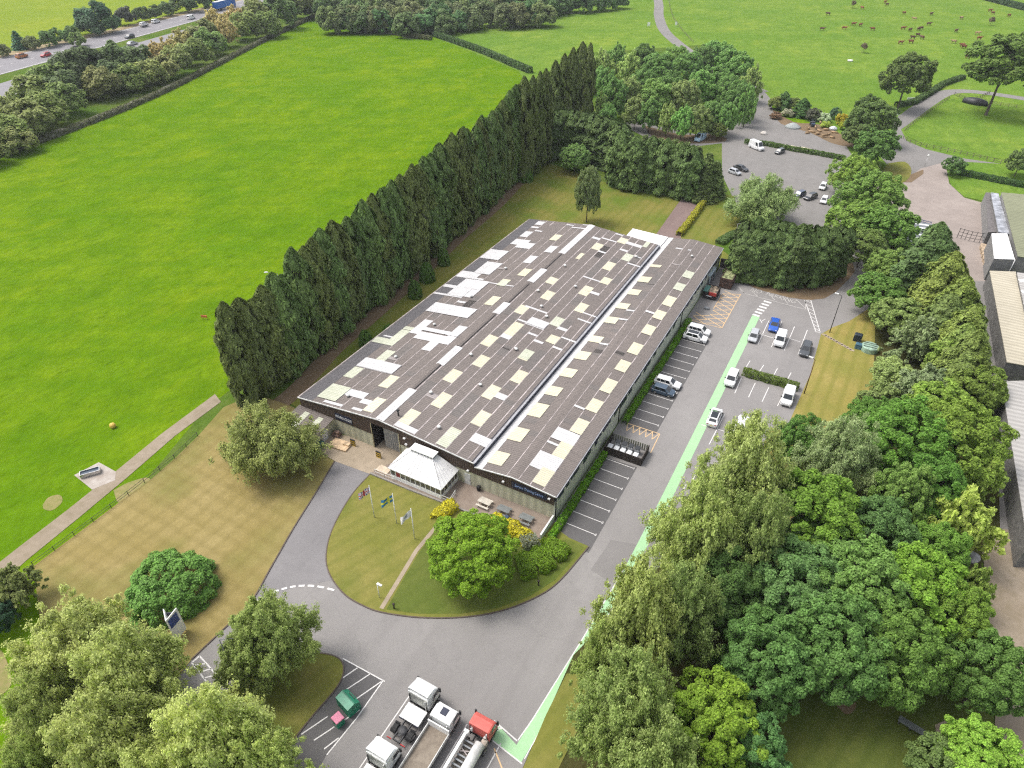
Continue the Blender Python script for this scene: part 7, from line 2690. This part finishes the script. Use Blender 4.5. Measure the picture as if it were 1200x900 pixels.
# roadside belt between the field wall and the dual carriageway
belt = [(8, 168, 18, 7, "far", OLIVE), (30, 152, 20, 7, "far", (.12, .14, .05)), (52, 140, 19, 7, "far", OLIVE), (74, 128, 17, 7, "far", (.105, .14, .046)), (12, 140, 18, 8, "farw", (.13, .145, .06)), (38, 120, 18, 8, "far", (.115, .14, .046)),
        (60, 108, 18, 8, "far", (.10, .135, .044)), (88, 96, 20, 12, "pine", (.058, .080, .034)), (76, 112, 17, 9, "pine", (.062, .085, .036)), (104, 92, 19, 12, "pine", (.055, .078, .034)), (118, 104, 16, 8, "far", (.12, .13, .05)), (130, 94, 16, 9, "pine", (.060, .085, .036)),
        (143, 78, 17, 12, "pine", (.058, .085, .034)), (160, 82, 17, 10, "pine", (.062, .088, .036)), (150, 98, 15, 7, "far", (.10, .135, .04)), (174, 92, 14, 6, "far", (.12, .14, .05)), (182, 72, 15, 7, "farw", TAN), (196, 66, 14, 7, "farw", TAN),
        (190, 86, 13, 6, "far", (.14, .15, .06)), (206, 78, 14, 6, "far", (.12, .14, .05)), (214, 56, 15, 7, "farw", (.16, .15, .07)), (226, 66, 14, 6, "far", OLIVE), (236, 46, 15, 7, "far", (.11, .13, .05)), (246, 55, 14, 7, "far", (.09, .135, .04)),
        (252, 32, 14, 7, "farw", TAN), (264, 44, 14, 7, "farw", (.19, .165, .08)), (276, 28, 14, 7, "farw", TAN), (286, 36, 14, 7, "far", OLIVE), (300, 24, 15, 8, "far", (.12, .14, .05)), (312, 34, 13, 7, "far", (.10, .135, .04)), (326, 20, 16, 9, "far", (.085, .125, .045)),
        (342, 10, 15, 9, "far", (.08, .12, .04)), (356, 12, 13, 8, "far", (.11, .13, .05)), (366, 2, 14, 9, "far", (.075, .11, .04)), (-14, 158, 18, 7, "far", OLIVE), (-20, 186, 18, 6, "far", (.11, .13, .045)), (22, 176, 14, 5, "far", (.12, .14, .05))]
nk = {}
for k, (px, py, rp, h, kind, col) in enumerate(sorted(belt, key=lambda q: q[0])):
    word = {"far": "rounded shrubby tree", "farw": "thin tan tree", "pine": "dark pine"}[kind]
    nk[word] = nk.get(word, 0) + 1
    tree_c("pine_tree" if kind == "pine" else "roadside_tree", {"far": "far", "farw": "midwispy", "pine": "far"}[kind], px, py - (12 if px < 110 else 6), rp * 1.25, h * 1.3, col, f"{word} in the belt below the carriageway, {ordinal(nk[word] - 1)} of its kind from the left", base=.05, group="roadside belt below the dual carriageway", trunk=(kind == "pine"))
# beyond the carriageway
for k, (px, py, rp, h, kind, col, lab) in enumerate([
    (20, 46, 10, 9, "farspruce", (.035, .085, .045), "dark fir standing alone beyond the dual carriageway"), (37, 50, 9, 5, "far", (.10, .12, .05), "low olive bush right of the lone fir"), (55, 46, 10, 5, "far", (.06, .10, .035), "dark hedge tree between the lone fir and the large dark tree"),
    (68, 42, 10, 5, "far", (.06, .10, .035), "dark hedge bush just left of the large dark tree"), (84, 38, 9, 5, "far", (.07, .11, .035), "small bush at the foot of the large dark tree"), (110, 20, 20, 13, "far", (.040, .080, .042), "large dark tree beyond the dual carriageway"),
    (104, 30, 13, 8, "far", (.060, .100, .055), "grey green tree in front of the large dark tree"), (125, 28, 12, 8, "far", (.060, .105, .048), "mid green tree right of the large dark tree"), (146, 19, 11, 8, "far", (.055, .065, .050), "dull purple grey tree right of the large dark tree group"),
    (165, 17, 9, 4, "far", (.06, .09, .035), "low hedge bush right of the dull purple tree"), (180, 14, 9, 4, "far", (.06, .09, .035), "low hedge bush halfway to the white sign"), (195, 10, 9, 4, "far", (.06, .09, .035), "low hedge bush nearest the white sign"),
    (212, 3, 12, 9, "far", (.065, .095, .040), "tree behind the white roadside sign"), (228, 0, 14, 10, "far", (.060, .100, .042), "tree at the top edge above the white roadside sign"), (244, -4, 13, 10, "far", (.055, .090, .040), "tree at the top edge left of the blue lorry"), (2, 58, 9, 5, "far", (.10, .12, .05), "olive bush at the left edge beyond the dual carriageway"), (90, 46, 9, 4, "far", (.09, .13, .04), "low bush on the verge below the large dark tree")]):
    tree_c("fir_tree" if kind == "farspruce" else "roadside_tree", kind, px, py, rp, h, col, lab, base=.03, trunk=False)

# far wood along the top of the field
fw = []
rw = random.Random(21)
for row_i, (y0, y1, x0, x1, n) in enumerate(((25, 24, 385, 560, 13), (22, 16, 378, 640, 18), (10, 2, 372, 660, 19), (-6, -14, 360, 690, 19), (-24, -30, 340, 720, 18))):
    for k in range(n):
        t_ = (k + rw.uniform(.2, .8)) / n
        fw.append((x0 + (x1 - x0) * t_, y0 + (y1 - y0) * t_ + rw.uniform(-3, 3) + (12 * t_ * (1 - t_) if row_i == 0 else 0), rw.uniform(11, 16), row_i, k))
for px, py, rp, row_i, k in fw:
    col = rw.choice([(.060, .095, .036), (.075, .112, .042), (.090, .118, .044), (.095, .108, .048), (.055, .105, .040), (.080, .100, .045)])
    tree_c("woodland_tree", "far", px, py, rp, 13 if row_i else 9, col, f"tree in the far wood, {ordn[row_i]} rank back from the field, {ordn[k]} from the left", base=.02, group="far wood along the top edge", trunk=False)
for k, (px, py, rp) in enumerate(((598, 18, 13), (612, 14, 13), (626, 12, 13), (640, 8, 13), (655, 5, 13), (668, 2, 13), (682, 3, 13), (698, 2, 12), (712, 2, 10), (726, 0, 10))):
    tree_c("woodland_tree", "far", px, py, rp, 10, (.060, .105, .036), f"dark green tree at the near edge of the far wood, {ordn[k]} from the left", base=.02, group="near edge of the far wood", trunk=False)

# hedges
hedge("field_hedge", P((510, 43), (540, 53), (570, 64), (600, 77), (622, 86)), 2.6, 2.6, (.060, .105, .036), "clipped dark hedge along the far end of the bright field", 9, .40, seed=1)
hedge("roadside_hedge", P((372, 24), (400, 31), (440, 36), (480, 44), (505, 47)), 2.6, 2.0, (.095, .105, .050), "low scrubby hedge along the top edge of the bright field", 8, .42, seed=2)
hedge("wall_hedge", [(-5.0, -3.6), (-5.0, 4), (-5.0, 9), (-5.0, 14.9)], .95, .95, (.095, .210, .014), "bright green low hedge along the factory wall, near stretch before the bin store", 75, .13, seed=3)
hedge("wall_hedge", [(-5.05, 23.2), (-5.05, 34), (-5.05, 44), (-5.05, 58.6)], .95, .95, (.095, .205, .014), "bright green low hedge along the factory wall, far stretch beyond the bin store", 75, .13, seed=4)
hedge("divider_hedge", P((870, 438), (890, 444), (912, 450), (935, 457)), 1.5, 1.2, (.095, .135, .030), "clipped hedge dividing the two halves of the right car park", 60, .15, seed=5)
hedge("corner_hedge", [G(655, 640), G(643, 655), G(625, 664), G(606, 668)], 3.6, 1.35, (.120, .200, .018), "wide clipped green hedge curving round the patio corner below the factory", 150, .10, seed=6, rounded=.45)
hedge("golden_shrubs", P((512, 612), (522, 600), (534, 594)), 2.0, 1.3, YEL, "golden yellow shrubs at the patio edge left of the bright green tree", 55, .15, cat="shrubs", seed=7, rounded=.5)
hedge("golden_shrubs", P((576, 612), (596, 620), (612, 630), (622, 640)), 2.2, 1.35, YEL, "golden yellow shrubs at the patio edge right of the bright green tree", 55, .15, cat="shrubs", seed=8, rounded=.5)
hedge("flowering_shrub", P((610, 642), (620, 640), (629, 637)), 2.2, 1.5, (.16, .18, .13), "whitish flowering shrub beside the golden shrubs at the patio corner", 50, .14, cat="shrub", seed=9, rounded=.6)
hedge("golden_hedge", P((795, 277), (806, 264), (816, 250), (825, 238)), 1.5, 1.3, (.270, .270, .036), "yellow clipped bushes lining the brick path", 40, .20, seed=10, rounded=.5)
hedge("bed_shrubs", P((842, 287), (852, 280), (862, 275)), 2.4, 1.0, (.085, .135, .045), "low mixed shrubs in the bed beyond the skips", 40, .18, cat="shrubs", seed=11, rounded=.5)
hedge("yard_hedge", P((872, 168), (900, 171), (930, 177), (960, 182), (990, 188)), 1.7, 1.3, (.070, .115, .030), "clipped hedge between the north car park and the far yard", 26, .24, seed=12)
hedge("lane_hedge", P((1121, 204), (1145, 209), (1170, 214), (1210, 222)), 2.2, 1.6, (.050, .095, .030), "clipped dark hedge along the lane by the small round tree", 26, .24, seed=13)
hedge("lane_hedge", P((1050, 125), (1070, 122), (1090, 110), (1105, 100), (1128, 92)), 2.4, 1.6, (.060, .100, .034), "rough dark hedge along the pasture side of the upper lane", 16, .32, seed=14)
hedge("pasture_hedge", P((1140, -4), (1170, 4), (1205, 13)), 4.0, 3.2, (.045, .080, .034), "dark hedge across the top right corner of the pasture", 5, .6, seed=15)
hedge("verge_scrub", [(p[0] + .3, p[1]) for p in wallpts], 2.6, 1.7, (.080, .088, .045), "scrub growing over the long field wall below the roadside trees", 5, .34, cat="scrub", seed=16)

# ornamental shrubs along the far yard
for px, py, rp, h, kind, col, nm, lab in [
    (919, 118, 8, 6.5, "cone", (.045, .085, .026), "clipped_cone", "tall dark clipped cone left of the gravel heap"), (941, 126, 9, 6.5, "cone", (.040, .085, .024), "clipped_cone", "dark clipped cone behind the gravel heap"),
    (910, 121, 9, 4.5, "far", (.10, .12, .035), "garden_shrub", "olive shrub left of the tall clipped cone"), (931, 122, 9, 4.2, "far", (.085, .11, .035), "garden_shrub", "olive shrub between the two clipped cones"), (923, 132, 7, 2.6, "far", (.19, .20, .14), "garden_shrub", "cream flowering shrub below the tall clipped cone"),
    (909, 135, 7, 2.2, "far", (.13, .085, .055), "garden_shrub", "brown low shrub at the lane corner of the far yard"), (954, 134, 9, 4, "far", (.060, .065, .045), "garden_shrub", "dark purple shrub right of the clipped cones"), (966, 138, 8, 3, "far", (.21, .24, .17), "garden_shrub", "silver grey shrub behind the log heap"),
    (968, 146, 6, 2.2, "far", (.17, .22, .04), "garden_shrub", "yellow green ball shrub among the logs"), (979, 133, 6, 4, "far", (.05, .09, .05), "garden_shrub", "dark upright shrub behind the yellow shrubs"), (987, 140, 7, 3.4, "far", (.200, .180, .02), "garden_shrub", "bright yellow shrub at the back of the log heap"), (991, 147, 6.5, 3, "far", (.170, .185, .02), "garden_shrub", "yellow green shrub in front of the bright yellow one"), (996, 156, 8, 3, "far", (.09, .12, .06), "garden_shrub", "grey green low shrub at the right end of the log heap")]:
    tree_c(nm, kind, px, py, rp, h, col, lab, base=0, trunk=False, cat="shrub")


# ------------------------------------------------------------------ the air
hz = MB()
hz.box(-2750, 2750, -2750, 2750, -1.0, 76.0)
hm = bpy.data.materials.new("haze")
hm.use_nodes = True
ht = hm.node_tree
ht.nodes.remove(ht.nodes["Principled BSDF"])
pv = ht.nodes.new("ShaderNodeVolumePrincipled")
pv.inputs["Color"].default_value = (0.86, 0.90, 0.95, 1)
pv.inputs["Density"].default_value = 0.00012
pv.inputs["Anisotropy"].default_value = 0.2
ht.links.new(pv.outputs[0], ht.nodes["Material Output"].inputs["Volume"])
o = hz.build("haze", hm)
o["kind"] = "stuff"
